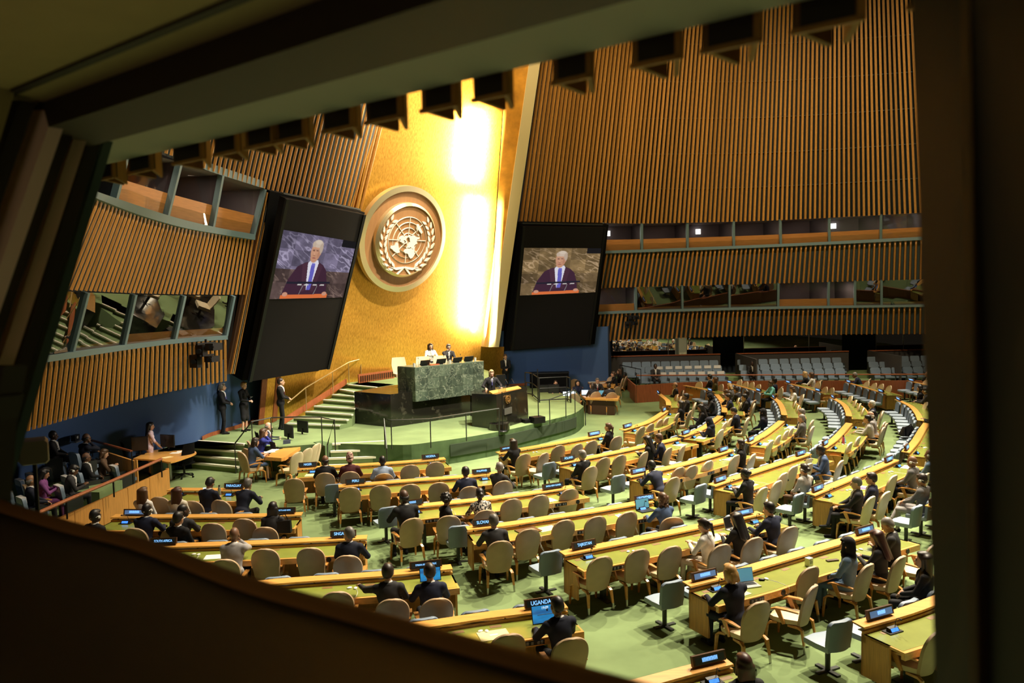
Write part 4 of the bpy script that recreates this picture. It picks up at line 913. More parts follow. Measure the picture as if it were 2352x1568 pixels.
def hair(kind, res=0.009):
    G = Sdf((-.21, -.25, -.46), (.21, .17, .22), res); e, c = G.ell, G.cap
    def capshape(k=.015): e((0, -.020, .046), (.083, .098, .096), 0, k); e((0, -.055, .0), (.080, .062, .075), 0, k)
    if kind == 'short':
        capshape(); e((0, .045, .098), (.062, .045, .030), 0); 
        for sx in (-1, 1): e((sx * .072, -.012, .03), (.014, .040, .045), 0)
    elif kind == 'fringe':      # bald on top
        e((0, -.055, -.012), (.080, .060, .055), 0)
        for sx in (-1, 1): e((sx * .072, -.020, .012), (.013, .045, .035), 0)
    elif kind == 'crop': e((0, -.018, .042), (.0795, .0965, .094), 0); e((0, -.055, .0), (.077, .060, .070), 0)
    elif kind == 'swept':
        capshape(); e((.02, .05, .105), (.066, .050, .034), 0); e((0, -.085, -.02), (.072, .045, .075), 0)
        for sx in (-1, 1): e((sx * .076, -.02, .01), (.018, .050, .06), 0)
        for k in range(5): c((-.05 + .025 * k, -.09, .02), (-.06 + .03 * k, -.115, -.085 - .01 * (k % 2)), .022, .014, 0, .008)
    elif kind in ('long', 'pony', 'bun', 'bob', 'wavy'):
        capshape(); e((0, .03, .100), (.066, .055, .030), 0)
        if kind == 'long':
            for k in range(7): c((-.075 + .025 * k, -.050 - .035 * math.cos((k - 3) * .5), .05), (-.095 + .032 * k, -.085 - .02 * (k % 2), -.33 - .02 * (k % 3)), .042, .026, 0, .035)
            for sx in (-1, 1): c((sx * .074, .0, .03), (sx * .085, .0, -.20), .020, .018, 0, .02)
        elif kind == 'bob':
            for k in range(7): c((-.07 + .023 * k, -.05 - .03 * math.cos((k - 3) * .5), .0), (-.078 + .026 * k, -.07, -.12), .036, .026, 0, .02)
            for sx in (-1, 1): c((sx * .076, -.005, .03), (sx * .078, .005, -.09), .020, .022, 0, .02)
        elif kind == 'pony': c((0, -.11, .05), (0, -.145, .0), .030, .032, 0); c((0, -.145, .0), (0.01, -.13, -.20), .032, .015, 0)
        elif kind == 'bun': e((0, -.125, .015), (.048, .045, .048), 0)
        elif kind == 'wavy':
            r = random.Random(3)
            for k in range(26):
                a = r.uniform(-2.6, 2.6); z = r.uniform(-.20, .05); e((math.sin(a) * .088, -.04 - math.cos(a) * .065, z), (.032, .030, .045), 0, .012)
    elif kind == 'afro':
        r = random.Random(5); e((0, -.03, .05), (.105, .105, .105), 0)
        for k in range(60):
            a, b = r.uniform(0, 6.28), r.uniform(-.4, 1.4); d = .105; p = (math.cos(a) * math.cos(b) * d, -.03 + math.sin(a) * math.cos(b) * d, .05 + math.sin(b) * d)
            if p[1] > .05 and p[2] < .08: continue
            e(p, (.020,) * 3, 0, .008)
    elif kind == 'hijab':
        e((0, -.015, .035), (.092, .108, .108), 0, .03); e((0, -.045, -.06), (.088, .085, .09), 0, .04); e((0, -.02, -.165), (.135, .115, .065), 0, .05)
        for sx in (-1, 1): c((sx * .080, .035, .04), (sx * .055, .055, -.11), .020, .028, 0, .02)
        c((-.06, .075, .085), (.06, .075, .085), .022, .022, 0, .02); c((-.045, .065, -.115), (.045, .065, -.115), .028, .028, 0, .02)
    elif kind == 'capcloth':
        c((0, -.012, .062), (0, -.014, .125), .092, .076, 0, .01); e((0, -.05, -.01), (.079, .06, .05), 0)
    me = G.mesh('hair_' + kind, 1); return me
HAIRS = {}
def get_hair(k):
    if k not in HAIRS: HAIRS[k] = hair(k)
    return HAIRS[k]
def glasses_mesh():
    m = MB()
    for sx in (-1, 1):
        m.tube([(sx * .031 + .022 * math.cos(a), .106, .004 + .016 * math.sin(a)) for a in [2 * PI * k / 10 for k in range(11)]], .0028, 4)
        m.tube([(sx * .053, .104, .006), (sx * .079, .0, .006)], .0028, 4)
    m.tube([(-.01, .108, .006), (.01, .108, .006)], .0028, 4); return m.mesh('glasses', BLACK)
GLASSES = glasses_mesh()
hp = MB(); hp.lathe([(.001, 0), (.026, 0), (.030, .012), (.022, .026), (.001, .028)], 12)
HP = MB()
for v, f in ((hp.v, hp.f),):
    for sx in (-1, 1): HP.add([(sx * (.076 + z), x, y - .005) for x, y, z in v], f if sx < 0 else [q[::-1] for q in f])
HP.tube([(-.086, -.02, .02), (-.082, -.06, .0), (0, -.118, -.02), (.082, -.06, 0), (.086, -.02, .02)], .005, 6)
HEADSET = HP.mesh('headset', WHITE, True)
# the poses
POSES = {}
def pose(nm, **k): POSES[nm] = body(nm, **k)
pose('seat_desk', lean=.20, hands=((-.17, .43, .80), (.17, .43, .80)), pitch=.10)
pose('seat_desk_left', lean=.22, yaw=.75, hands=((-.14, .44, .80), (.20, .40, .80)))
pose('seat_desk_right', lean=.16, yaw=-.7, hands=((-.20, .38, .80), (.12, .44, .80)))
pose('seat_lap', lean=-.04, hands=((-.07, .27, .66), (.07, .25, .68)), hdir=((.5, .5, -.4), (-.5, .5, -.4)), pitch=.05)
pose('seat_read', lean=.14, hands=((-.09, .30, .80), (.08, .31, .80)), hdir=((.1, .4, .5), (-.1, .4, .5)), curl=(.8, .8), pitch=.55)
pose('seat_cross', lean=-.06, cross=True, hands=((-.08, .30, .69), (.06, .32, .70)), hdir=((.5, .6, -.2), (-.5, .6, -.2)), pitch=.2)
pose('seat_chin', lean=.18, hands=((-.10, .40, .80), (.07, .16, 1.10)), hdir=((0, .8, -.3), (-.3, -.2, .9)), curl=(.4, 1.0), pitch=.1)
pose('seat_reach', lean=.18, hands=((-.46, .50, .90), (.16, .42, .80)), hdir=((-.3, 1, .0), (0, .8, -.3)), yaw=-.1)
pose('seat_lean', lean=.52, hands=((-.15, .52, .80), (.16, .50, .80)), pitch=.30)
pose('fem_desk', fem=True, lean=.18, hands=((-.15, .42, .80), (.15, .42, .80)), tie=False)
pose('fem_lap', fem=True, lean=0, hands=((-.06, .27, .66), (.06, .25, .68)), hdir=((.5, .5, -.4), (-.5, .5, -.4)), tie=False)
pose('fem_phone', fem=True, lean=.08, hands=((-.06, .30, .84), (.07, .30, .83)), hdir=((.1, .4, .6), (-.1, .4, .6)), curl=(.8, .8), pitch=.35, tie=False)
pose('fem_left', fem=True, lean=.05, yaw=.8, hands=((-.10, .36, .79), (.14, .30, .72)), tie=False)
pose('fem_short', fem=True, short=True, skirt=True, lean=.22, hands=((-.14, .42, .80), (.10, .40, .82)), pitch=.25, tie=False)
pose('stand_clasp', stand=True, hands=((-.05, .22, 1.08), (.05, .22, 1.07)), hdir=((.7, .4, -.2), (-.7, .4, -.2)), curl=(.8, .8), step=.05)
pose('stand_lectern', stand=True, lean=.10, hands=((-.30, .30, 1.14), (.30, .30, 1.14)), pitch=.18)
pose('stand_dress', stand=True, fem=True, skirt=True, short=False, hands=((-.06, .24, 1.10), (.08, .24, 1.10)), hdir=((.6, .6, 0), (-.6, .6, 0)), curl=(.7, .7), pitch=.25, tie=False)
pose('stand_pink', stand=True, fem=True, skirt=True, short=True, lean=.06, hands=((-.10, .34, .86), (.20, .30, .84)), hdir=((0, .8, -.4), (.2, .8, -.4)), pitch=.12, yaw=-.25, tie=False)
NPERS = [0]
def person(label, pose_, loc, rz, skin='light', top='navy', shirt='white', legs='black', tie=None, hair_=None, hc='dark', shoes='black', glasses=False, headset=False, scale=1.0, tops=None):
    me, HMX, hp_ = POSES[pose_]
    r = thing('person', label, 'person', loc, rz, None); r.scale = (scale,) * 3
    b = obj('body', me, parent=r)
    ms = [MATS['skin_' + skin], CL[top], CL[shirt], CL[legs], CL[shoes], EYEM, LIP if skin in ('pale', 'light', 'tan') else MATS['skin_' + skin], CL[tie or shirt]]
    for i, q in enumerate(ms): b.material_slots[i].link = 'OBJECT'; b.material_slots[i].material = q
    if hair_:
        nm = {'hijab': 'headscarf', 'capcloth': 'cap'}.get(hair_, 'hair'); h = obj(nm, get_hair(hair_), parent=r, M=HMX)
        h.material_slots[0].link = 'OBJECT'; h.material_slots[0].material = HM[hc]
    if glasses: obj('glasses', GLASSES, parent=r, M=HMX)
    if headset: obj('headset', HEADSET, parent=r, M=HMX)
    r['hands'] = 0; del r['hands']
    return r
def hand_world(r, pose_, k):
    p = POSES[pose_][2][k]; return r.matrix_basis @ Vector(p)
# ------------------------------------------------------------------ chair templates (shared meshes; local origin on the floor, facing +Y)
def shell(prof, depth_fn, thick, nx=9, bulge=.04):
    """a padded back: prof = [(z, half width, y)]; two skins joined round the rim"""
    m = MB(); R = []
    for z, hw, y in prof:
        ring = []
        for i in range(nx): u = -1 + 2 * i / (nx - 1); ring.append((u * hw, y + bulge * u * u * (hw / .26) - 0, z))
        for i in range(nx): u = 1 - 2 * i / (nx - 1); ring.append((u * hw * .97, y - thick * (1 - .35 * u * u) + bulge * u * u * (hw / .26), z))
        R.append(ring)
    return m.rings(R)
def tan_chair():
    prof = []
    for k in range(20):
        u = k / 19; t = .10 * (u / .15) if u < .15 else .10 + .90 * (1 - (1 - (u - .15) / .85) ** 2.1); z = .37 + .645 * t; y = -.215 - .16 * t
        if t < .12: hw = .175 + .05 * math.sin(t / .12 * PI / 2)
        elif t < .55: hw = .225 + .040 * (t - .12) / .43
        else: hw = .265 * math.sqrt(max(0.0, 1 - ((t - .55) / .455) ** 2.6))
        prof.append((z, max(hw, .02), y))
    back = shell(prof, None, .062).mesh('tan_backrest', TAN, True)
    m = MB(); R = []
    for z, s_, c in ((.385, .88, 0), (.40, .98, 0), (.44, 1.0, 0), (.468, .97, 0), (.478, .80, 0)):
        R.append([(x * s_, y * s_ + .01, z) for x, y in ((-.205, -.24), (0, -.255), (.205, -.24), (.245, -.05), (.245, .16), (.20, .235), (0, .255), (-.20, .235), (-.245, .16), (-.245, -.05))])
    seat = m.rings(R).mesh('tan_seat', CREAM, True)
    parts = [('backrest', back), ('seat', seat)]
    for sx in (-1, 1):
        a = MB().flatbar([(sx * .262, .20, .590), (sx * .272, .12, .628), (sx * .272, -.06, .634), (sx * .252, -.23, .612)], [.035, .075, .07, .04], [.02, .024, .024, .02], side=(1, 0, 0))
        a.flatbar([(sx * .264, .10, .620), (sx * .256, .05, .50), (sx * .245, .0, .39)], [.075, .06, .05], [.028, .026, .03], side=(0, 1, 0))
        parts.append(('arm', a.mesh('chair_arm', CHAIRWOOD)))
        f = MB().flatbar([(sx * .22, .12, .385), (sx * .245, .215, .375), (sx * .265, .255, .33), (sx * .275, .275, .10), (sx * .277, .28, .0)], [.05, .05, .05, .036, .028], [.035, .035, .035, .028, .022], side=(1, 0, 0))
        parts.append(('front_leg', f.mesh('chair_front_leg', CHAIRWOOD)))
        r = MB().flatbar([(sx * .20, -.05, .37), (sx * .225, -.22, .372), (sx * .235, -.275, .345), (sx * .25, -.31, .12)], [.05, .05, .052, .036], [.036, .036, .036, .028], side=(1, 0, 0))
        r.flatbar([(sx * .25, -.31, .12), (sx * .257, -.322, .0)], [.034, .028], [.028, .022], side=(1, 0, 0), m=1)
        parts.append(('rear_leg', r.mesh('chair_rear_leg', [CHAIRWOOD, STEEL])))
    return parts
def blue_chair():
    prof = []
    for k in range(16):
        t = 1 - (1 - k / 15) ** 1.7; z = .40 + .45 * t; y = -.20 - .05 * t
        hw = .235 if .15 < t < .8 else (.20 + .035 * t / .15 if t <= .15 else .12 + .115 * math.sqrt(max(0.0, 1 - ((t - .8) / .201) ** 2)))
        prof.append((z, hw, y))
    back = shell(prof, None, .085, bulge=.03).mesh('blue_backrest', BLUEL, True)
    m = MB(); R = []
    for z, s_ in ((.375, .9), (.39, .99), (.44, 1.0), (.465, .97), (.475, .85)):
        R.append([(x * s_, y * s_, z) for x, y in ((-.225, -.23), (.225, -.23), (.245, .0), (.235, .22), (.0, .255), (-.235, .22), (-.245, 0))])
    seat = m.rings(R).mesh('blue_seat', mat('blue_seat_leather', (0.30, 0.37, 0.46), .45, noise=.05, nscale=5), True)
    post_ = MB().tube([(0, -.02, .0), (0, -.02, .36)], .038, 10).box((0, -.02, .365), (.26, .30, .025)).mesh('seat_post', DSTEEL, True)
    base = MB().box((0, -.02, .012), (.42, .07, .024)).box((0, -.02, .012), (.07, .42, .024)).mesh('seat_base', DSTEEL)
    return [('backrest', back), ('seat', seat), ('post', post_), ('base', base)]
TANC = tan_chair(); BLUEC = blue_chair()
LITTANC = [(n, m.copy() if n == 'backrest' else m) for n, m in TANC]; LITTANC[0][1].materials[0] = CREAM  # same tan chair, light falling on its back put into a paler leather

# ------------------------------------------------------------------ desks
LEDZ, TOPZ = 0.845, 0.742
class Desk: pass
DESKS = {}
def offset(path, o, z):      # path runs left to right seen from its chairs; positive offsets go towards the chairs
    out = []
    for i, p in enumerate(path):
        t = (path[min(i + 1, len(path) - 1)] - path[max(i - 1, 0)]); t.z = 0; t.normalize(); out.append(Vector((p.x + t.y * o, p.y - t.x * o, z)))
    return out
def sweep(path, prof, m=0):   # prof = [(offset, z)]
    cols = [offset(path, o, z) for o, z in prof]; mb = MB()
    return mb.rings([[c[i] for c in cols] for i in range(len(path))])
def desk(key, pix, where, n=14, first=True, last=True):
    D = Desk(); D.key = key
    P = smooth_curve([Vector((q.x, q.y, 0)) for q in [at(x, y, LEDZ) for x, y in pix]], n)
    D.path = P; D.len = sum((P[i + 1] - P[i]).length for i in range(len(P) - 1)); D.where = where; DESKS[key] = D
    c = P[n // 2].copy(); t = thing('delegate_desk', where, 'desk', c, 0, 'long delegate desks of the hall'); D.t = t
    Q = [p - c for p in P]
    obj('worktop', sweep(Q, [(.18, .62), (.18, .735), (.86, .735), (.86, .63), (.80, .63), (.80, .70), (.24, .70), (.24, .62)]), WOOD, t)
    i0 = 0.06 / D.len; Qi = resample(Q, n); Qi = [Qi[0].lerp(Qi[1], .12)] + Qi[1:-1] + [Qi[-1].lerp(Qi[-2], .12)]
    obj('leather_inlay', sweep(Qi, [(.225, .733), (.225, .7385), (.805, .7385), (.805, .733)]), LEATHER, t)
    obj('rim', sweep(Q, [(.165, .70), (.165, .772), (.195, .772), (.205, .735), (.205, .70)]), WOOD, t)
    obj('ledge', sweep(Q, [(0, .83), (0, .852), (.205, .838), (.215, .812), (.19, .812)]), WOOD, t)
    obj('cable_tray', sweep(Q, [(.10, .765), (.10, .775), (.16, .775), (.16, .765)]), STEEL, t)
    obj('front_panel', sweep(Q, [(.16, .14), (.16, .70), (.19, .70), (.19, .14)]), WOODV, t)
    k = max(3, int(D.len / 1.35) + 1); S = resample(Q, k * 8 + 1)
    for i in range(0, len(S), 4):
        p = offset(S, .13, 0)[min(max(i, 1), len(S) - 2)]
        obj('ledge_post', MB().box((p.x, p.y, .775), (.028, .028, .09)), DSTEEL, t)
    for i in range(4, len(S), 8):
        p = offset(S, .50, 0)[i]; obj('leg', MB().box((p.x, p.y, .36), (.06, .12, .68), rz=math.atan2(S[i].y - S[i - 1].y, S[i].x - S[i - 1].x)).box((p.x, p.y, .01), (.12, .45, .02), rz=math.atan2(S[i].y - S[i - 1].y, S[i].x - S[i - 1].x)), DSTEEL, t)
    for e in (0, -1):
        if (e == 0 and not first) or (e == -1 and not last): continue
        a, b = (Q[0], Q[1]) if e == 0 else (Q[-1], Q[-2]); d = (b - a).normalized() * (1); pr = offset(Q, .16, 0)[e], offset(Q, .62, 0)[e]
        obj('end_panel', MB().prism([pr[0] + d * .0, pr[1] + d * .0, pr[1] + d * .035, pr[0] + d * .035] if e == 0 else [pr[0], pr[0] + d * .035, pr[1] + d * .035, pr[1]], .14, .735), WOODV, t)
    # socket strips and loudspeakers in the chair-side apron, brown lids in the leather
    N = max(2, int(D.len / 1.45)); S = resample(Q, 41)
    for j in range(N):
        u = (j + .5) / N; i = int(u * 40); a = offset(S, .862, .68)[i]; rz = math.atan2(S[i + 1].y - S[i - 1].y, S[i + 1].x - S[i - 1].x) if 0 < i < 40 else 0
        o = obj('socket_strip', MB().box(a, (.30, .012, .065), rz=rz), BLACK, t)
        mb = MB(); d = Vector((math.cos(rz), math.sin(rz), 0)); nn = Vector((d.y, -d.x, 0))
        for q in (-.10, -.03, .06, .11): mb.box(a + d * q + nn * .008, (.035, .008, .04), rz=rz)
        obj('sockets', mb, mat('socket_grey', (.16, .16, .16), .5), o)
        for uu in (u - .30 / N, u + .30 / N):
            i = int(max(1, min(39, uu * 40))); b = offset(S, .30, .7392)[i]; rz2 = math.atan2(S[i + 1].y - S[i - 1].y, S[i + 1].x - S[i - 1].x)
            obj('socket_lid', MB().box(b, (.17, .085, .004), rz=rz2), SLOTB, t)
        i = min(39, i); a = offset(S, .862, .68)[min(39, int(u * 40) + 4)]
        d2 = Vector((math.cos(rz), math.sin(rz), 0)); nn = Vector((d2.y, -d2.x, 0))
        obj('loudspeaker', MB().tube([a - nn * .008, a + nn * .010], .048, 14), BLACK, t)
    return D
def along(D, s, o, z=0.0):   # point at arc length s (may lie beyond the ends), offset o, plus heading of a person facing the stage
    P = D.path; acc = 0
    if s <= 0: i, t = 0, s / (P[1] - P[0]).length
    else:
        i = 0
        while i < len(P) - 2 and acc + (P[i + 1] - P[i]).length < s: acc += (P[i + 1] - P[i]).length; i += 1
        t = (s - acc) / (P[i + 1] - P[i]).length
    d = (P[i + 1] - P[i]).normalized(); p = P[i] + (P[i + 1] - P[i]) * t
    return Vector((p.x + d.y * o, p.y - d.x * o, z)), math.atan2(d.y, d.x)
def nearest(D, q):
    best = None; acc = 0; P = D.path
    for i in range(len(P) - 1):
        d = P[i + 1] - P[i]; L = d.length; t = max(-.3 if i == 0 else 0, min(1.3 if i == len(P) - 2 else 1, (q - P[i]).dot(d) / L / L)); r = (P[i] + d * t - q).length
        if best is None or r < best[0]: best = (r, acc + t * L, math.atan2(d.y, d.x))
        acc += L
    return best
DK = [
 ('NIGERIA', [(684, 1073), (883, 1061), (963, 1055), (1020, 1050)], 'front row wooden desk with the NIGER and NIGERIA plates'),
 ('PERU', [(777, 1113), (938, 1100), (1060, 1091), (1138, 1083)], 'long wooden desk with the PERU and PHILIPPINES plates'),
 ('PAPUA', [(906, 1165), (963, 1157), (1107.5, 1142), (1210, 1129), (1311, 1114)], 'long wooden desk behind the PERU desk, big man in black at its left end'),
 ('SLOVAKIA', [(1069, 1209), (1155, 1200), (1250, 1185.5), (1350, 1170), (1450, 1152.5), (1490, 1146)], 'long wooden desk with the SLOVAKIA plate at its left end'),
 ('TAJIKISTAN', [(1284, 1266), (1450, 1234), (1565, 1211), (1688, 1184.5), (1738, 1173.5)], 'long wooden desk with the TAJIKISTAN plate at its left end'),
 ('mouse desk', [(1567, 1336), (1680, 1309), (1730, 1294), (1820, 1268), (1895, 1246), (1970, 1224), (2018, 1211)], 'long wooden desk where a blond man sits, black mouse and laptop on it'),
 ('corner desk', [(1957, 1427), (2070, 1395), (2149, 1366), (2260, 1326)], 'wooden desk running out of view at the bottom right corner'),
 ('bottom desk', [(1360, 1584), (1480, 1554), (1570, 1530), (1662, 1508)], 'wooden desk at the bottom edge ending beside a dark haired woman'),
 ('UGANDA', [(860, 1442), (1000, 1422.5), (1107, 1406.5), (1207, 1394), (1294, 1382)], 'wooden desk with the UGANDA plate and the blue tablet'),
 ('SYRIAN', [(560, 1337), (663, 1327), (888, 1311), (1035, 1296)], 'wooden desk with the SYRIAN ARAB REPUBLIC plate'),
 ('SINGAPORE', [(330, 1250), (400, 1247.5), (588, 1241), (735, 1234), (844, 1228.5)], 'wooden desk with the SINGAPORE plate at its right end'),
 ('KITTS', [(266, 1181), (430, 1181), (588, 1179.5), (696, 1176)], 'wooden desk with the SAINT KITTS AND NEVIS plate'),
 ('PARAGUAY', [(393, 1120), (480, 1120.5), (577, 1121)], 'short wooden desk with the PARAGUAY plate'),
 ('MACEDONIA', [(1138, 1038), (1257.5, 1018), (1383, 995.5)], 'wooden desk with the NORTH MACEDONIA plate facing the curved stage'),
 ('POLAND', [(1275, 1062), (1400, 1037.5), (1492.5, 1018), (1552, 1004)], 'wooden desk with the POLAND plate'),
 ('bottle desk', [(1435, 1091), (1550, 1066), (1625, 1045), (1671, 1030.5)], 'wooden desk with the steel bottle at its left end'),
 ('tray desk', [(1625, 1112), (1695, 1089), (1770, 1065), (1820, 1048.5), (1848, 1039.5)], 'wooden desk with the black tray at its left end'),
 ('magazine desk', [(1851, 1133), (1920, 1105), (1995, 1075), (2047, 1053)], 'wooden desk with a folded magazine before a man looking at his phone'),
 ('edge desk', [(2124, 1161), (2190, 1132), (2260, 1102)], 'wooden desk at the right edge, only its end in view'),
 ('first curved desk', [(1422, 985.5), (1475, 970), (1500, 957), (1523, 942)], 'curved wooden desk nearest the right end of the stage'),
 ('second curved desk', [(1558, 1000.5), (1600, 985), (1625, 970), (1648, 954)], 'curved wooden desk beside the woman in a dark headscarf'),
 ('third curved desk', [(1709, 1016.5), (1745, 997.5), (1770, 980), (1788, 965.5)], 'curved wooden desk with white papers before the man in grey'),
 ('fourth curved desk', [(1881, 1025.5), (1907.5, 1007.5), (1927.5, 987.5), (1943, 970.5)], 'curved wooden desk with the pink bottle and tablet'),
 ('fifth curved desk', [(2070, 1037), (2092.5, 1012.5), (2110, 985), (2121, 971)], 'curved wooden desk at the right edge behind pale blue seats'),
 ('far bend A', [(1530, 930), (1528, 920), (1518, 911), (1506, 902)], 'small curved desk with a brown left face in front of the red fence'),
 ('far bend B', [(1657, 946), (1657, 935), (1652, 920), (1640, 905)], 'bent desk where a man in a dark suit writes beside a crowd in black'),
 ('far bend C', [(1795, 952.5), (1790, 935), (1782.5, 922), (1770, 912)], 'bent desk beside the woman with brown hair and white top'),
 ('far bend D', [(1943, 955), (1940, 942.5), (1930, 927), (1905, 912)], 'bent desk before the white haired man, five empty chairs'),
 ('far bend E', [(2107, 965), (2100, 949), (2085, 932), (2054, 917)], 'bent desk near the right edge before the man with a headset'),
 ('back desk A', [(1634, 900), (1602, 891), (1568, 885)], 'straight far desk below the left block of rear seats'),
 ('back desk B', [(1745, 901), (1705, 889), (1667, 879)], 'straight far desk before the woman in turquoise'),
 ('back desk C', [(1882, 901), (1840, 889), (1801, 878.5)], 'straight far desk before two women with long fair hair'),
 ('back desk D', [(2026, 903), (1980, 889), (1940, 877.5)], 'straight far desk before the man in a blue suit'),
 ('back desk E', [(2190, 899), (2145, 888), (2080, 873.5)], 'straight far desk at right edge below the rear seats'),
]
for k, p, wh in DK: desk(k, p, wh)
def dl(k): return {'PERU': 'PERU desk', 'NIGERIA': 'NIGERIA desk', 'PAPUA': 'desk behind PERU', 'SLOVAKIA': 'SLOVAKIA desk', 'TAJIKISTAN': 'TAJIKISTAN desk', 'UGANDA': 'UGANDA desk', 'SYRIAN': 'SYRIAN desk', 'SINGAPORE': 'SINGAPORE desk', 'KITTS': 'SAINT KITTS desk', 'PARAGUAY': 'PARAGUAY desk', 'MACEDONIA': 'NORTH MACEDONIA desk', 'POLAND': 'POLAND desk'}.get(k, k)

# ------------------------------------------------------------------ tan chairs: where the top of each back stands in the hall, and how far it is turned
CH = {
 'NIGERIA': [(674, 1099, 0), (745.5, 1086, 0), (803.5, 1083, 0), (881, 1087.5, 0), (942, 1067.5, 0), (1000, 1061, 0)],
 'PERU': [(803.5, 1119, 0), (873.5, 1114.5, 0), (942, 1112, 0), (1008, 1108, 0), (1079, 1117, 0), (1156, 1104, 0)],
 'PAPUA': [(947, 1190, 0), (1030.5, 1184, -8), (1115, 1171, 0), (1176, 1145.5, 0), (1240, 1137, 0), (1309, 1122.5, 0)],
 'SLOVAKIA': [(1149, 1242, 0), (1214, 1214.5, 0), (1296, 1194, 0), (1370, 1185.5, 0), (1442.5, 1175, 0), (1545, 1187.5, -20)],
 'TAJIKISTAN': [(1381, 1278, 0), (1467.5, 1261, 0), (1542.5, 1254, 0), (1657.5, 1250, 0), (1732.5, 1234, 0), (1815, 1209, 0)],
 'mouse desk': [(1742.5, 1381, 0), (1865, 1344, 22), (1861, 1301, 0), (1992.5, 1295, 8), (2067.5, 1277, 8), (2142, 1250, 8)],
 'corner desk': [(2152, 1447, 10)],
 'UGANDA': [(1167, 1455, 0), (1312, 1464, 0)],
 'SYRIAN': [(773, 1358, 0), (900.5, 1375, 0), (1003, 1373.5, 0)],
 'SINGAPORE': [(515, 1284, 0), (607, 1260, 0), (712, 1257.5, 0), (797, 1275, 0)],
 'KITTS': [(307.5, 1212.5, 0), (394, 1216, 0), (487.5, 1201, 0), (559, 1191, 0), (607, 1210, 0)],
 'PARAGUAY': [(365, 1141, 0), (440, 1150, 0), (505, 1148, -8)],
 'MACEDONIA': [(1204, 1042.5, 0), (1250, 1040, 15), (1284, 1023, 0), (1327.5, 1019.5, 8), (1360, 1012, 0), (1417.5, 1002, 0)],
 'POLAND': [(1357.5, 1071, 0), (1387.5, 1051, 0), (1425, 1045, 0), (1480, 1038, 15), (1536, 1028, 15), (1567.5, 1023, 20)],
 'bottle desk': [(1547.5, 1096, 0), (1561, 1073, 0), (1590, 1069, 0), (1627.5, 1058, 0), (1690, 1045, 0), (1729, 1042.5, 10)],
 'tray desk': [(1752.5, 1119, 0), (1786, 1104, 0), (1800, 1086, 0), (1822.5, 1070, 0), (1857.5, 1064, 0), (1930, 1057.5, 10)],
 'magazine desk': [(2000, 1140, 0), (2035, 1129, 0), (2052, 1091, 0), (2127, 1087, 0)],
 'first curved desk': [(1474, 980, 0), (1495, 973, 0), (1516, 963, 0), (1530, 959, 0), (1555, 949, 0), (1584, 943, 0)],
 'second curved desk': [(1656, 986, 0), (1664, 970, 0), (1676, 961, 0), (1716, 960, 0)],
 'third curved desk': [(1770, 1011, 0), (1787.5, 1000, 0), (1805, 989, 0), (1817, 982, 0), (1865, 979, 0), (1864, 965, 0)],
 'fourth curved desk': [(1951, 1016, 0), (1970, 1003, 0), (2027, 981, 0), (2029, 969, 0)],
 'far bend A': [(1554, 906, 0), (1562, 911, 0), (1571, 917, 0), (1567, 897, 0), (1595, 925, 0)],
 'far bend B': [(1695, 914, 0), (1700, 925, 0), (1730, 927, 0)],
 'far bend C': [(1825, 921, 0), (1832, 931, 0), (1839, 941, 0), (1843, 906, 0)],
 'far bend D': [(1954, 910, 0), (1964, 919, 0), (1973, 927, 0), (1981, 937, 0), (2025, 944, 0)],
 'far bend E': [(2127, 924, 0), (2140, 932, 0)],
 'back desk A': [(1607, 877, 0), (1657, 883, 0)],
 'back desk B': [(1700, 872, 0), (1714, 877, 0), (1728, 878, 0), (1743, 883, 0), (1794, 892, 0)],
 'back desk C': [(1880, 877, 0), (1896, 889, 0), (1911, 891, 0)],
 'back desk D': [(1992, 876, 0), (2009, 880, 0), (2025, 882, 0), (2043, 886, 0)],
 'back desk E': [(2128, 873, 0)],
}
CHAIRS = {}
BTOP = Vector((0, -.345, 1.0))
for k, L in CH.items():
    D = DESKS[k]; CHAIRS[k] = []
    for i, (x, y, turn) in enumerate(L):
        p = at(x, y, 1.0); p.z = 0; r, s, h = nearest(D, p); h += math.radians(turn)
        loc = p - Matrix.Rotation(h, 3, 'Z') @ Vector((0, BTOP.y, 0))
        far = loc.y > 17 and x > 1590
        c = spawn(LITTANC if far else TANC, 'delegate_chair', '%s tan leather armchair from the left end of the %s' % (ORD[i], dl(k)) if 'far bend' not in k and 'back desk' not in k else '%s tan armchair from the near end, %s' % (ORD[i], {'far bend A': 'desk with a brown left face', 'far bend B': 'bent desk by crowd in black', 'far bend C': 'bent desk by brown haired woman', 'far bend D': 'bent desk by white haired man', 'far bend E': 'bent desk by headset man', 'back desk A': 'far desk under left seat block', 'back desk B': 'far desk of turquoise woman', 'back desk C': 'far desk of two fair women', 'back desk D': 'far desk of man in blue', 'back desk E': 'far desk at right edge'}[k]), 'chair', loc, h, 'tan leather delegate armchairs')
        CHAIRS[k].append((loc, h, SEATREG[-1]))
